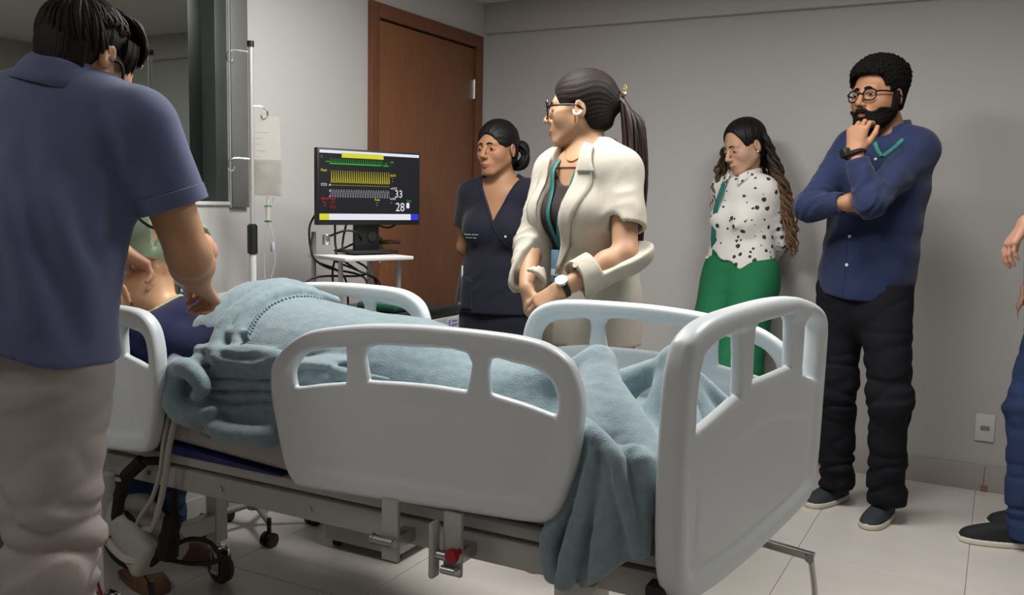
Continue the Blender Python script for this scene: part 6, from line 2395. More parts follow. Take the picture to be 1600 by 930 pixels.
knot = (chain([(-1.905, 1.680, 0.785), (-1.850, 1.655, 0.800), (-1.800, 1.645, 0.788), (-1.776, 1.645, 0.760), (-1.798, 1.645, 0.735)], [0.028, 0.028, 0.026, 0.024, 0.018], 0.014)
        + chain([(-1.900, 1.675, 0.770), (-1.895, 1.655, 0.720), (-1.860, 1.645, 0.685), (-1.805, 1.642, 0.678), (-1.740, 1.645, 0.700)], [0.028, 0.032, 0.032, 0.028, 0.018], 0.014)
        + chain([(-1.765, 1.665, 0.69), (-1.745, 1.648, 0.665), (-1.68, 1.634, 0.655), (-1.57, 1.640, 0.660), (-1.53, 1.672, 0.667), (-1.42, 1.695, 0.672)], [0.012, 0.024, 0.030, 0.030, 0.026, 0.024], 0.014))
band = (chain([(-1.870, 2.26, 0.86), (-1.875, 2.10, 0.950), (-1.885, 1.95, 0.965), (-1.895, 1.87, 0.940), (-1.905, 1.79, 0.890), (-1.915, 1.71, 0.815), (-1.90, 1.675, 0.785)], [0.030, 0.036, 0.040, 0.040, 0.040, 0.034, 0.030], 0.03)
        + chain([(-1.825, 2.24, 0.88), (-1.840, 2.10, 0.970), (-1.850, 1.96, 0.985), (-1.880, 1.82, 0.925), (-1.862, 1.74, 0.855), (-1.83, 1.690, 0.815)], [0.020, 0.024, 0.024, 0.022, 0.024, 0.020], 0.010)
        + chain([(-1.800, 2.20, 0.91), (-1.808, 2.06, 0.975), (-1.815, 1.93, 0.975), (-1.825, 1.80, 0.920), (-1.81, 1.73, 0.855), (-1.77, 1.690, 0.830)], [0.018, 0.024, 0.026, 0.024, 0.022, 0.018], 0.010)
        + chain([(-1.765, 2.16, 0.940), (-1.775, 2.00, 0.980), (-1.785, 1.86, 0.955), (-1.77, 1.77, 0.893), (-1.735, 1.722, 0.845)], [0.014, 0.016, 0.018, 0.016, 0.012], 0.008)
        + chain([(-1.86, 1.79, 0.905), (-1.80, 1.76, 0.885), (-1.74, 1.76, 0.890)], [0.010, 0.014, 0.008], 0.008))
BP = hump + rolls + knot + band


def blanket_f(p):
    # slab lying on the mattress
    q = p - A3([-1.235, 2.02, 0.672])
    b = np.abs(q) - A3([0.675, 0.335, 0.020])
    slab = np.sqrt((np.maximum(b, 0) ** 2).sum(1)) + np.minimum(b.max(1), 0) - 0.022
    d = smin(slab, evalp(p, hump), 0.05)
    d = smin(d, pleats(p), 0.008)
    d = smin(d, evalp(p, rolls), 0.008)
    d = smin(d, evalp(p, knot), 0.014)
    d = smin(d, evalp(p, band), 0.012)
    c = evalp(p, cols)
    hemz = 0.468 + 0.085 * np.clip((p[:, 0] + 0.70) / 0.10, 0, 1) + 0.02 * np.clip((p[:, 0] + 0.60) / 0.08, 0, 1)
    c = smax(c, hemz - p[:, 2], 0.012)
    d = smin(d, c, 0.02)
    n = 0.0022 * wob(p, 16, 1.0) + 0.005 * wob(p @ squeeze((1, 0.25, 0), 0.4, 1.0), 11, 3.0) + 0.0012 * wob(p, 110, 5.0)
    n = n + creases(p, [([(-1.75, 1.78, 0.93), (-1.60, 1.76, 0.90), (-1.45, 1.73, 0.85)], 0.016, -0.008), ([(-1.3, 1.75, 0.86), (-1.15, 1.76, 0.82), (-1.0, 1.74, 0.80)], 0.02, 0.012),
                        ([(-1.02, 1.92, 0.86), (-0.94, 1.80, 0.80), (-0.86, 1.70, 0.73)], 0.016, 0.016), ([(-0.99, 1.84, 0.83), (-0.90, 1.74, 0.77)], 0.014, -0.012),
                        ([(-1.15, 1.88, 0.87), (-1.03, 1.78, 0.82), (-0.95, 1.70, 0.74)], 0.016, 0.014),
                        ([(-0.80, 1.93, 0.83), (-0.70, 1.82, 0.78), (-0.61, 1.72, 0.74)], 0.012, -0.007),
                        ([(-1.70, 1.90, 0.975), (-1.45, 1.88, 0.95), (-1.25, 1.85, 0.91)], 0.03, 0.008), ([(-1.55, 1.80, 0.92), (-1.35, 1.78, 0.88)], 0.022, -0.009)])
    return (d + n) * 0.9


bv, bq = surf(blanket_f, (-2.0, 1.55, 0.44), (-0.48, 2.42, 1.06), 0.0062)
bl_ = link('blanket', mesh_np('blanket', bv, bq), BLK)
tag(bl_, 'pale teal fleece blanket over the manikin, hanging down at the foot of the bed', 'blanket')
# stitched edge where the blanket is folded back
st_ = []
b = bmesh.new()
cur = spline([(-1.745, 2.10, 0.985), (-1.750, 1.99, 0.998), (-1.756, 1.87, 0.972), (-1.742, 1.785, 0.912), (-1.712, 1.730, 0.855)], 9)
cur = [onto(blanket_f, q + A3([0, -0.03, 0.05]), A3([0, 0.45, -0.9])) for q in cur]
for i in range(len(cur) - 1):
    add_tube(b, [cur[i] + A3([-0.006, 0, 0.001]), cur[i + 1] + A3([0.004, 0, 0.001])], [0.0045, 0.0035], 6)
bmo('blanket_stitching', b, mat('blanket_binding', '#778b92', 0.95, sheen=0.3, bump=0.5, bscale=300), bl_)

# ------------------------------------------------------------------ IV stand
ivx, ivy = -2.42, 2.49
iv = thing('iv_stand', 'white IV pole with hooks and black grip on a star base behind the bed head', 'iv stand', (ivx, ivy, 0))
b = bmesh.new()
add_cyl(b, (ivx, ivy, 0.10), (ivx, ivy, 1.06), 0.0135, n=20)
bmo('lower_pole', b, WHITEM, iv)
b = bmesh.new()
add_cyl(b, (ivx, ivy, 1.06), (ivx, ivy, 1.785), 0.0088, n=18)
bmo('upper_pole', b, mat('satin_steel', '#c9c8c4', 0.4, metal=0.6), iv)
b = bmesh.new()
add_cyl(b, (ivx, ivy, 1.035), (ivx, ivy, 1.148), 0.0185, n=24)
bmesh.ops.bevel(b, geom=[e for e in b.edges if len(e.link_faces) == 2 and e.calc_face_angle(0) > 1], offset=0.005, segments=3, affect='EDGES')
bmo('height_grip', b, BLACKP, iv)
b = bmesh.new()
add_cyl(b, (ivx, ivy, 1.782), (ivx, ivy, 1.802), 0.0125, n=20)
bmo('end_cap', b, BLACKP, iv)
rdir = A3([0.45, 0.89, 0])


def hook(z, s, ln):
    d = rdir * s
    o = A3([ivx, ivy, z])
    pts = [o + d * 0.004, o + d * ln * 0.5 + A3([0, 0, 0.002]), o + d * ln, o + d * (ln + 0.018) + A3([0, 0, -0.014]), o + d * (ln + 0.016) + A3([0, 0, -0.036]),
           o + d * (ln + 0.002) + A3([0, 0, -0.044]), o + d * (ln - 0.006) + A3([0, 0, -0.030])]
    tube_obj('hook', pts, 0.0028, CHROME, iv, 8, 5)


hook(1.762, -1, 0.068)
hook(1.572, 1, 0.042)
hook(1.382, -1, 0.068)
b = bmesh.new()
add_cyl(b, (ivx, ivy, 0.075), (ivx, ivy, 0.12), 0.03, n=20)
bmo('base_hub', b, mat('grey_base', '#8d8d8c', 0.5), iv)
for k in range(5):
    a = math.radians(-33 + 72 * k)
    e = A3([ivx + 0.215 * math.cos(a), ivy + 0.215 * math.sin(a), 0.075])
    if e[0] < XA + 0.04:
        e[0] = XA + 0.05
    b = bmesh.new()
    add_tube(b, [(ivx, ivy, 0.095), tuple(e + A3([0, 0, 0.012]))], [0.013, 0.010], 10)
    lg = bmo('leg', b, bpy.data.materials['grey_base'], iv)
    b = bmesh.new()
    add_cyl(b, tuple(e + A3([0, 0, -0.03])), tuple(e + A3([0, 0, 0.03])), 0.008, n=10)
    for s in (-1, 1):
        add_cyl(b, tuple(e + A3([s * 0.014 - 0.008, 0, -0.049])), tuple(e + A3([s * 0.014 + 0.008, 0, -0.049])), 0.026, n=22)
    bmo('caster_wheel', b, BLACKP, lg)
settle(iv)

# infusion bag
bagc = A3([-2.395, 2.545, 1.395])
bw = nrm(A3([0.80, 0.60, 0]))
bn = nrm(A3([0.60, -0.80, 0]))
BAG = mat('clear_bag_film', '#d8d3c6', 0.25, spec=0.5)
nb = BAG.node_tree.nodes['Principled BSDF']
nb.inputs['Alpha'].default_value = 0.20
LIQ = mat('saline', '#8a8880', 0.08, spec=0.5, var=0.55, vscale=22)
nl = LIQ.node_tree.nodes['Principled BSDF']
nl.inputs['Alpha'].default_value = 0.32
iv_bag = thing('infusion_bag', 'clear half full infusion bag hanging from the IV pole hook', 'bag', tuple(bagc + A3([0, 0, -0.15])))


def bag_f(p):
    q = p - bagc
    u, v, z = q @ bw, q @ bn, q[:, 2]
    hw = 0.052 + 0.006 * np.clip(-z / 0.15, -1, 1)
    th = 0.006 + 0.016 * np.exp(-((z + 0.05) / 0.09) ** 2) * np.clip(1 - (u / 0.06) ** 2, 0, 1) + 0.003 * wob(p, 55, 2)
    a = np.maximum(np.abs(u) - hw, np.abs(z) - 0.148) + 0.008
    c = np.abs(v) - th + 0.004
    return (np.sqrt(np.maximum(a, 0) ** 2 + np.maximum(c, 0) ** 2) + np.minimum(np.maximum(a, c), 0) - 0.006) * 0.8


V, Q = surf(bag_f, bagc - 0.17, bagc + 0.17, 0.0065)
link('bag_film', mesh_np('bag_film', V, Q), BAG, iv_bag)
V, Q = surf(lambda p: np.maximum(bag_f(p) + 0.003, p[:, 2] - bagc[2] + 0.012), bagc - 0.17, bagc + 0.17, 0.0065)
link('saline', mesh_np('saline', V, Q), LIQ, iv_bag)
b = bmesh.new()
for i, wdt in enumerate((0.045, 0.02, 0.02, 0.035, 0.02, 0.02, 0.035)):
    z = 0.085 - i * 0.022
    p0 = bagc + bw * -0.040 + bn * 0.0225 + A3([0, 0, z])
    add_tube(b, [p0, p0 + bw * wdt], 0.0009, 4)
bmo('volume_marks', b, mat('grey_print', '#7d7b76', 0.6), iv_bag)
tube_obj('hanging_loop', [bagc + A3([0, 0, 0.145]) - bw * 0.02, bagc + A3([-0.02, 0, 0.165]), bagc + A3([0, 0, 0.145]) + bw * 0.02], 0.0022, BAG, iv_bag)
PORT = mat('clear_tube', '#cfccc2', 0.2, spec=0.5)
PORT.node_tree.nodes['Principled BSDF'].inputs['Alpha'].default_value = 0.6
b = bmesh.new()
pb = bagc + A3([0, 0, -0.148])
add_cyl(b, tuple(pb), tuple(pb + A3([0, 0, -0.03])), 0.006, n=12)
add_cyl(b, tuple(pb + A3([0, 0, -0.035])), tuple(pb + A3([0, 0, -0.085])), 0.009, n=16)
add_cyl(b, tuple(pb + bw * 0.022), tuple(pb + bw * 0.022 + A3([0, 0, -0.022])), 0.005, n=12)
bmo('drip_chamber', b, PORT, iv_bag)
GRN = mat('green_plastic', '#2e7f5c', 0.4)
for dz in (-0.034, -0.09):
    b = bmesh.new()
    add_cyl(b, tuple(pb + bw * -0.013 + A3([0, 0, dz])), tuple(pb + bw * 0.013 + A3([0, 0, dz])), 0.0032, n=10)
    bmo('connector', b, GRN, iv_bag)
tube_obj('infusion_line', [pb + A3([0, 0, -0.085]), pb + A3([-0.012, 0, -0.16]), pb + A3([-0.02, 0, -0.26]), pb + A3([-0.008, 0.0, -0.36]), pb + A3([0.01, 0.0, -0.47])], 0.0022, PORT, iv_bag)
tube_obj('infusion_line', [pb + A3([0.002, 0, -0.085]), pb + A3([0.014, 0.012, -0.15]), pb + A3([0.018, 0.015, -0.24]), pb + A3([0.0, 0.0, -0.34]), pb + A3([-0.01, 0.0, -0.47])], 0.0022, PORT, iv_bag)
b = bmesh.new()
c = pb + A3([0.012, 0.010, -0.185])
add_box(b, tuple(c), (0.014, 0.014, 0.034), 0.004)
bmo('roller_clamp', b, mat('clamp_blue_white', '#aab6c8', 0.4), iv_bag)
settle(iv_bag)

# ------------------------------------------------------------------ patient monitor
mo, mu = A3([-2.236, 2.634, 1.147]), None
mu = nrm(A3([0.162, 0.430, 0]))
mn = nrm(np.cross(mu, A3([0, 0, 1])))          # towards the camera
MW, MH = 0.462, 0.286
mon = thing('patient_monitor', 'flat patient monitor showing green, yellow and white waveforms by the door', 'monitor', tuple(mo + mu * MW / 2 + A3([0, 0, -0.11])))
MR = Matrix(np.stack([mu, -mn, A3([0, 0, 1])], 1).tolist())


def mp_(s, t, off=0.0):
    """screen point: s across 0..1, t down 0..1"""
    return mo + mu * (0.008 + s * (MW - 0.016)) + A3([0, 0, MH - 0.008 - t * (MH - 0.026)]) + mn * off


b = bmesh.new()
add_box(b, tuple(mo + mu * MW / 2 + A3([0, 0, MH / 2]) - mn * 0.014), (MW, 0.026, MH), 0.003, rot=MR)
hs_ = bmo('housing', b, BLACKP, mon)
scr = None


def quad(name, s0, t0, s1, t1, m, off, par):
    me = bpy.data.meshes.new(name)
    me.from_pydata([tuple(mp_(s0, t0, off)), tuple(mp_(s0, t1, off)), tuple(mp_(s1, t1, off)), tuple(mp_(s1, t0, off))], [], [(0, 1, 2, 3)])
    return link(name, me, m, par)


def glow(name, c, e=1.0):
    return mat(name, '#050506', 0.3, emit=c, estr=e)


G_BLK = glow('screen_black', '#16161c', 0.9)
G_WHT = glow('screen_white', '#dfe0ea', 1.0)
G_YEL = glow('screen_yellow', '#cfcf2e', 1.0)
G_GRN = glow('screen_green', '#27b32b', 1.0)
G_OCH = glow('screen_ochre', '#a59a1c', 1.0)
G_GRY = glow('screen_grey', '#b9bcc2', 0.9)
G_RED = glow('screen_red', '#c4262c', 1.0)
G_BLU = glow('screen_blue', '#2a35cf', 1.0)
scr = quad('screen', 0, 0, 1, 1, G_BLK, 0.0006, mon)
quad('title_bar', 0.0, 0.0, 1.0, 0.042, G_WHT, 0.0010, scr)
quad('alarm_bar', 0.21, 0.030, 0.625, 0.098, G_YEL, 0.0014, scr)
quad('status_bar', 0.0, 0.905, 1.0, 0.995, G_WHT, 0.0010, scr)
quad('status_button', 0.0, 0.905, 0.09, 0.995, G_YEL, 0.0014, scr)
quad('status_button', 0.915, 0.905, 1.0, 0.995, G_BLU, 0.0014, scr)
quad('indicator', 0.868, 0.735, 0.900, 0.815, G_WHT, 0.0014, scr)


def trace(name, fn_, s0, s1, n, wdt, m, base=None):
    b = bmesh.new()
    pr = None
    for i in range(n + 1):
        s = s0 + (s1 - s0) * i / n
        t = fn_(i)
        q0, q1 = mp_(s, t - wdt, 0.0016), mp_(s, t + wdt, 0.0016)
        if pr is not None:
            v = [b.verts.new(tuple(x)) for x in (pr[0], pr[1], q1, q0)]
            b.faces.new(v)
        pr = (q0, q1)
    return bmo(name, b, m, scr, smooth=False)


def spikes(name, s0, s1, n, t0, t1, m, w_=0.0016, foot=0.006):
    """n vertical strokes from t0 down to t1"""
    b = bmesh.new()
    for i in range(n):
        s = s0 + (s1 - s0) * (i + 0.5) / n
        v = [b.verts.new(tuple(mp_(s + ds, t, 0.0018))) for ds, t in ((-w_, t0), (-w_ - foot * 0.15, t1), (w_ + foot, t1), (w_, t0))]
        b.faces.new(v)
    return bmo(name, b, m, scr, smooth=False)


spikes('ecg_trace', 0.095, 0.62, 25, 0.115, 0.190, G_GRN, 0.0012, 0.002)
quad('ecg_baseline', 0.095, 0.182, 0.60, 0.196, G_GRN, 0.0015, scr)
quad('ecg_baseline', 0.055, 0.158, 0.10, 0.168, G_GRN, 0.0015, scr)
quad('ecg_baseline', 0.62, 0.186, 0.68, 0.198, G_GRN, 0.0015, scr)
spikes('ecg_trace', 0.635, 0.665, 2, 0.14, 0.19, G_GRN, 0.0012, 0.002)
spikes('pleth_trace', 0.10, 0.69, 27, 0.285, 0.455, G_OCH, 0.0022, 0.009)
trace('pleth_base', lambda i: 0.452 + 0.012 * math.sin(i * 1.7), 0.10, 0.69, 100, 0.004, G_OCH)
quad('pleth_baseline', 0.09, 0.492, 0.69, 0.497, G_OCH, 0.0015, scr)
b = bmesh.new()
for i in range(24):
    s0 = 0.10 + 0.59 * i / 24
    for (sa, ta), (sb, tb), w_ in (((0.002, 0.665), (0.004, 0.585), 0.0022), ((0.004, 0.585), (0.010, 0.556), 0.0022), ((0.010, 0.556), (0.0165, 0.575), 0.0022), ((0.0165, 0.575), (0.019, 0.665), 0.0022), ((0.019, 0.662), (0.0265, 0.664), 0.0)):
        v = [b.verts.new(tuple(mp_(s0 + s, t, 0.0018))) for s, t in ((sa - w_ / 2, ta - 0.004), (sb - w_ / 2, tb - 0.004), (sb + w_ / 2, tb + 0.004), (sa + w_ / 2, ta + 0.004))]
        b.faces.new(v)
bmo('co2_trace', b, G_GRY, scr, smooth=False)


def text(name, s, t, body, h, m, off=0.0018):
    cu = bpy.data.curves.new(name, 'FONT')
    cu.body = body
    cu.size = 1.0
    o = bpy.data.objects.new(name + '_tmp', cu)
    COL.objects.link(o)
    dg = bpy.context.evaluated_depsgraph_get()
    me = bpy.data.meshes.new_from_object(o.evaluated_get(dg))
    bpy.data.objects.remove(o)
    bpy.data.curves.remove(cu)
    sc_ = h * MH
    p0 = mp_(s, t, off)
    for v in me.vertices:
        q = p0 + mu * v.co.x * sc_ * 0.92 + A3([0, 0, 1]) * v.co.y * sc_
        v.co = q
    return link(name, me, m, scr)


text('reading', 0.742, 0.655, '33', 0.145, G_WHT)
text('reading', 0.752, 0.860, '28', 0.165, G_WHT)
for s, t, tx, h, m in ((0.012, 0.115, 'II', 0.05, G_GRN), (0.012, 0.305, 'Pleth', 0.048, G_YEL), (0.012, 0.508, 'CO2', 0.048, G_WHT), (0.085, 0.508, '40', 0.036, G_WHT),
                       (0.088, 0.590, '20', 0.034, G_WHT), (0.090, 0.668, '0', 0.034, G_WHT), (0.018, 0.705, 'Blood Press', 0.046, G_RED), (0.175, 0.702, '--', 0.04, G_RED),
                       (0.03, 0.752, 'Sys', 0.036, G_RED), (0.10, 0.757, '--/--', 0.055, G_RED), (0.04, 0.80, 'Dia', 0.03, G_RED), (0.10, 0.822, '(--)', 0.062, G_RED),
                       (0.535, 0.710, 'Pulse', 0.044, G_YEL), (0.553, 0.755, '--', 0.04, G_WHT), (0.553, 0.790, '--', 0.04, G_WHT), (0.694, 0.150, 'HR', 0.045, G_GRN), (0.70, 0.196, '--', 0.04, G_GRN),
                       (0.695, 0.342, 'SpO2', 0.044, G_YEL), (0.712, 0.385, '--', 0.04, G_YEL), (0.712, 0.425, '--', 0.036, G_WHT), (0.70, 0.535, 'etCO2', 0.040, G_WHT),
                       (0.695, 0.690, 'awRR', 0.042, G_WHT), (0.70, 0.745, '--', 0.04, G_WHT), (0.866, 0.720, 'Tperi', 0.042, G_GRN)):
    text('screen_text', s, t, tx, h, m)
b = bmesh.new()
pc = mo + mu * (MW * 0.5) + A3([0, 0, 0]) - mn * 0.035
add_box(b, tuple(pc + A3([0, 0, 0.03])), (0.11, 0.018, 0.26), 0.003, rot=MR)
bmo('stand_column', b, BLACKP, mon)
b = bmesh.new()
add_cyl(b, tuple(pc + mn * 0.010 + mu * 0.02 + A3([0, 0, -0.045])), tuple(pc + mn * 0.013 + mu * 0.02 + A3([0, 0, -0.045])), 0.020, n=24)
bmo('cable_hole', b, BLACKR, mon)
b = bmesh.new()
add_box(b, tuple(pc + A3([0, 0, -0.103])), (0.20, 0.15, 0.010), 0.003, rot=MR)
bmo('stand_foot', b, BLACKP, mon)
settle(mon)

# cart that carries the monitor
ct = thing('monitor_cart', 'slim metal cart with a white shelf carrying the monitor', 'cart', tuple(pc + A3([0, 0, -1.147])))
shelf_c = A3([pc[0], pc[1], 1.026]) + mn * 0.05 - mu * 0.055
b = bmesh.new()
add_box(b, tuple(shelf_c), (0.30, 0.28, 0.014), 0.003, rot=MR)
bmo('shelf', b, WHITEM, ct)
TUB = mat('grey_tube', '#a7a7a4', 0.4, metal=0.4)
for su, sn, top in ((-0.195, -0.06, 1.118), (0.06, -0.06, 1.018), (-0.195, 0.14, 1.018), (0.06, 0.14, 1.018)):
    q = A3([pc[0], pc[1], 0]) + mu * su + mn * sn
    b = bmesh.new()
    add_cyl(b, (q[0], q[1], 0.07), (q[0], q[1], top), 0.009, n=14)
    po = bmo('post', b, TUB, ct)
    b = bmesh.new()
    add_cyl(b, (q[0] - 0.012, q[1], 0.032), (q[0] + 0.012, q[1], 0.032), 0.032, n=22)
    add_cyl(b, (q[0], q[1], 0.03), (q[0], q[1], 0.075), 0.006, n=8)
    bmo('caster_wheel', b, BLACKP, po)
for z in (0.16, 0.62):
    b = bmesh.new()
    add_box(b, tuple(A3([pc[0], pc[1], z]) + mn * 0.04 - mu * 0.067), (0.25, 0.20, 0.012), 0.002, rot=MR)
    bmo('lower_shelf', b, TUB, ct)
settle(ct)
# bundle of cables behind the monitor
rnd = random.Random(11)
o0 = A3([pc[0], pc[1], 0])
CB = lambda su, sn, z: o0 + mu * su + mn * sn + A3([0, 0, z])
cbl = thing('cable_bundle', 'black cables looping behind the monitor and its cart', 'cables', tuple(CB(-0.13, -0.05, 0.9)))
for pts in ([CB(-0.20, -0.02, 1.20), CB(-0.235, -0.02, 1.13), CB(-0.225, 0.0, 1.02), CB(-0.15, 0.02, 0.98), CB(-0.10, 0.02, 0.93), CB(-0.09, 0.02, 0.80)],
            [CB(-0.12, -0.03, 1.15), CB(-0.125, -0.02, 1.08), CB(-0.12, -0.02, 1.035), CB(-0.125, -0.04, 0.95), CB(-0.11, -0.03, 0.80)],
            [CB(-0.07, -0.03, 1.15), CB(-0.09, -0.02, 1.09), CB(-0.10, 0.0, 1.05), CB(-0.05, 0.0, 1.03), CB(0.0, -0.01, 1.10)],
            [CB(-0.16, -0.02, 1.10), CB(-0.10, 0.02, 1.125), CB(-0.04, 0.02, 1.11), CB(-0.02, 0.0, 1.07)],
            [CB(-0.17, -0.01, 1.03), CB(-0.14, 0.03, 1.005), CB(-0.09, 0.16, 0.965), CB(-0.06, 0.17, 0.93), CB(-0.05, 0.16, 0.80)],
            [CB(-0.30, 0.0, 0.88), CB(-0.27, 0.02, 0.935), CB(-0.21, 0.03, 0.955), CB(-0.13, 0.17, 0.965), CB(-0.10, 0.17, 0.99), CB(-0.07, 0.03, 1.012)],
            [CB(-0.23, 0.0, 1.12), CB(-0.245, 0.01, 1.06), CB(-0.235, 0.02, 1.02), CB(-0.18, 0.03, 0.985), CB(-0.11, 0.17, 0.955), CB(-0.12, 0.17, 0.85)],
            [CB(0.02, -0.02, 1.17), CB(0.09, 0.0, 1.135), CB(0.15, -0.01, 1.15), CB(0.17, -0.02, 1.17)],
            [CB(0.02, -0.04, 1.09), CB(-0.06, -0.04, 1.06), CB(-0.12, -0.02, 1.035), CB(-0.14, 0.17, 0.985), CB(-0.06, 0.18, 0.945), CB(-0.03, 0.17, 0.85)]):
    tube_obj('cable', pts, 0.0042, BLACKR, cbl, 8, 6)
b = bmesh.new()
add_box(b, tuple(CB(-0.165, -0.02, 1.09)), (0.02, 0.03, 0.04), 0.004, rot=MR)
bmo('cable_clip', b, CHROME, cbl)
settle(cbl)

# ------------------------------------------------------------------ equipment cabinet by the far rail
cab = thing('equipment_cabinet', 'light grey metal cabinet with black top behind the far side rail', 'cabinet', (-1.91, 2.665, 0))
CG = mat('cabinet_grey', '#b3b1ac', 0.45)
box_obj('body', (-1.91, 2.665, 0.435), (0.32, 0.38, 0.81), CG, cab, bevel=0.004)
box_obj('worktop', (-1.91, 2.665, 0.853), (0.326, 0.386, 0.026), mat('black_laminate', '#1d1d20', 0.35), cab, bevel=0.003)
box_obj('drawer_front', (-1.746, 2.665, 0.775), (0.008, 0.35, 0.105), CG, cab, bevel=0.002)
box_obj('drawer_front', (-1.746, 2.665, 0.655), (0.008, 0.35, 0.105), CG, cab, bevel=0.002)
box_obj('drawer_front', (-1.746, 2.665, 0.42), (0.008, 0.35, 0.33), CG, cab, bevel=0.002)
box_obj('drawer_gap', (-1.7485, 2.665, 0.834), (0.004, 0.36, 0.007), BLACKP, cab)
lb = box_obj('paper_label', (-1.7412, 2.795, 0.800), (0.0015, 0.070, 0.045), mat('label_white', '#dcdce2', 0.6), cab)
lb['label'] = 'white label with small blue print'
BLUEP = mat('blue_print', '#4a63b8', 0.6)
b = bmesh.new()
for z, y0_, y1_ in ((0.811, 2.790, 2.822), (0.797, 2.788, 2.826)):
    y_ = y0_
    while y_ < y1_:
        add_box(b, (-1.7402, y_ + 0.002, z), (0.0006, 0.0035, 0.006 if int(y_ * 1000) % 3 else 0.008))
        y_ += 0.0052
bmo('label_lettering', b, BLUEP, lb, smooth=False)
b = bmesh.new()
for k_ in range(3):
    add_tube(b, [(-1.7402, 2.772 + 0.006 * math.cos(a), 0.803 + 0.010 - 0.010 * k_ + 0.005 * math.sin(a)) for a in np.linspace(0.4, 5.6, 9)], 0.0010, 4)
bmo('label_emblem', b, BLUEP, lb)
b = bmesh.new()
add_cyl(b, (-1.752, 2.853, 0.866), (-1.752, 2.853, 0.874), 0.005, n=10)
bmo('corner_stud', b, CHROME, cab)
for cy in (2.51, 2.82):
    for cx in (-2.04, -1.78):
        b = bmesh.new()
        add_cyl(b, (cx - 0.012, cy, 0.0155), (cx + 0.012, cy, 0.0155), 0.0152, n=18)
        bmo('caster_wheel', b, BLACKR, cab)
settle(cab)
gt = box_obj('folded_cloth', (-1.86, 2.555, 0.882), (0.16, 0.14, 0.030), mat('green_cloth', '#17523c', 0.9, bump=0.2, bscale=300), bevel=0.010)
tag(gt, 'folded dark green cloth lying on the grey cabinet', 'cloth')

# ------------------------------------------------------------------ bag of equipment and tubing under the bed
bag = thing('equipment_bag', 'white equipment pouch in black straps slung under the head of the bed', 'bag', (-2.08, 1.70, 0.24))


def pouch(p):
    R_ = basis(A3([0.85, -0.1, -0.45]), A3([0.1, 0.2, 1.0]))
    q = (p - A3([-2.085, 1.70, 0.295])) @ R_
    b_ = np.abs(q) - A3([0.055, 0.10, 0.030])
    return np.sqrt((np.maximum(b_, 0) ** 2).sum(1)) + np.minimum(b_.max(1), 0) - 0.022 + 0.003 * wob(p, 60, 2)


V, Q = surf(pouch, (-2.28, 1.55, 0.14), (-1.9, 1.85, 0.45), 0.007)
link('pouch', mesh_np('pouch', V, Q), mat('grey_foam', '#a9a6a0', 0.8), bag)
STR = mat('black_webbing', '#0f1012', 0.85, bump=0.3, bscale=900)
b = bmesh.new()
add_tube(b, spline([(-2.19, 1.69, 0.325), (-2.14, 1.665, 0.362), (-2.07, 1.655, 0.345), (-2.03, 1.655, 0.295), (-1.97, 1.66, 0.27), (-1.94, 1.66, 0.30)], 5), 0.014, 8)
bmo('strap', b, STR, bag)
b = bmesh.new()
add_tube(b, spline([(-2.19, 1.66, 0.32), (-2.16, 1.645, 0.285), (-2.10, 1.635, 0.245), (-2.04, 1.64, 0.232), (-1.98, 1.65, 0.255), (-1.945, 1.66, 0.30)], 5), 0.015, 8)
bmo('strap', b, STR, bag)
b = bmesh.new()
add_tube(b, spline([(-1.94, 1.665, 0.27), (-1.925, 1.66, 0.33), (-1.915, 1.665, 0.385), (-1.92, 1.675, 0.455)], 5), [0.028] * 6 + [0.024] * 5 + [0.012] * 5, 8)
bmo('strap', b, STR, bag)
b = bmesh.new()
for (p0, p1, wd) in (((-1.95, 1.665, 0.535), (-2.005, 1.645, 0.53), 0.012), ((-2.005, 1.645, 0.532), (-2.05, 1.630, 0.488), 0.019), ((-2.05, 1.630, 0.490), (-2.085, 1.632, 0.42), 0.018), ((-2.085, 1.632, 0.42), (-2.125, 1.65, 0.335), 0.016)):
    add_tube(b, [p0, tuple((A3(p0) + A3(p1)) / 2), p1], wd, 8)
bmo('hanging_strap', b, STR, bag)
b = bmesh.new()
add_box(b, (-2.06, 1.606, 0.482), (0.026, 0.006, 0.012), 0.001)
bmo('buckle', b, STEEL, bag)
tube_obj('handle_loop', [(-1.945, 1.68, 0.29), (-1.90, 1.71, 0.312), (-1.86, 1.74, 0.30), (-1.835, 1.75, 0.262), (-1.86, 1.75, 0.24), (-1.92, 1.72, 0.235), (-1.985, 1.69, 0.245)], 0.0065, BLACKR, bag)
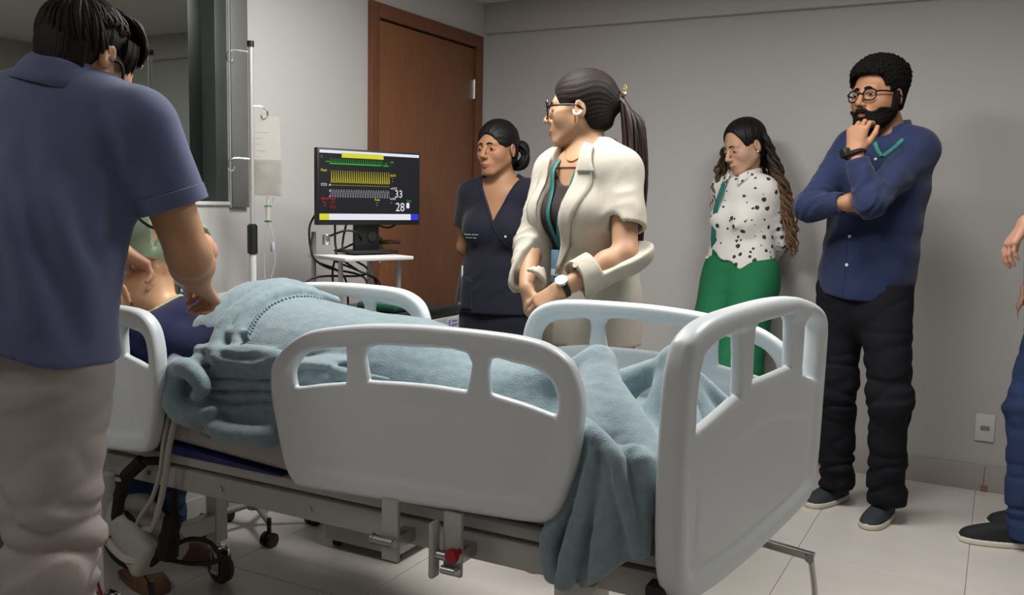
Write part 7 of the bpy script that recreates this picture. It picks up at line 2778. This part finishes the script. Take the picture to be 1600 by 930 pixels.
tube_obj('white_tube_edge', [(-2.165, 1.625, 0.335), (-2.12, 1.612, 0.300), (-2.05, 1.612, 0.262), (-2.0, 1.625, 0.255)], 0.011, mat('off_white_rubber', '#b9b5ae', 0.7), bag)
b = bmesh.new()
add_tube(b, spline([(-2.06, 1.66, 0.235), (-2.055, 1.67, 0.205), (-2.045, 1.68, 0.18), (-2.038, 1.69, 0.155)], 4), 0.0035, 8)
add_cyl(b, (-2.040, 1.69, 0.160), (-2.030, 1.69, 0.118), 0.010, n=14)
add_tube(b, spline([(-2.030, 1.69, 0.118), (-2.024, 1.69, 0.07), (-2.03, 1.68, 0.02), (-2.06, 1.66, 0.008), (-2.12, 1.62, 0.006)], 4), 0.0030, 8)
bmo('sensor_cord', b, BLACKP, bag)
settle(bag)
TUBE = mat('silicone_tube', '#b9b4a8', 0.3, spec=0.5)
TUBE.node_tree.nodes['Principled BSDF'].inputs['Alpha'].default_value = 0.8
t1 = tube_obj('air_tube', [(-1.915, 1.668, 0.70), (-1.915, 1.640, 0.60), (-1.925, 1.635, 0.52), (-1.955, 1.632, 0.44), (-2.01, 1.64, 0.38), (-2.055, 1.66, 0.335)], 0.0062, TUBE)
tag(t1, 'thin clear tube running down from the mattress, left of the two', 'tube')
t2 = tube_obj('air_tube', [(-1.885, 1.668, 0.70), (-1.892, 1.640, 0.60), (-1.905, 1.632, 0.50), (-1.925, 1.628, 0.42), (-1.96, 1.635, 0.355), (-2.02, 1.66, 0.335)], 0.0085, TUBE)
tag(t2, 'thicker clear tube running down from the mattress, right of the two', 'tube')
rw = tube_obj('red_cable', [(-2.13, 1.66, 0.30), (-2.10, 1.58, 0.30), (-2.085, 1.55, 0.25), (-2.05, 1.55, 0.15), (-1.99, 1.56, 0.06), (-1.93, 1.57, 0.012), (-1.90, 1.52, 0.006), (-1.96, 1.40, 0.006), (-2.05, 1.30, 0.006)], 0.0042, mat('red_cable_sheath', '#8d1f27', 0.5))
tag(rw, 'thin red cable looping from the pouch down to the floor', 'cable')
for o in bpy.data.objects:
    pass
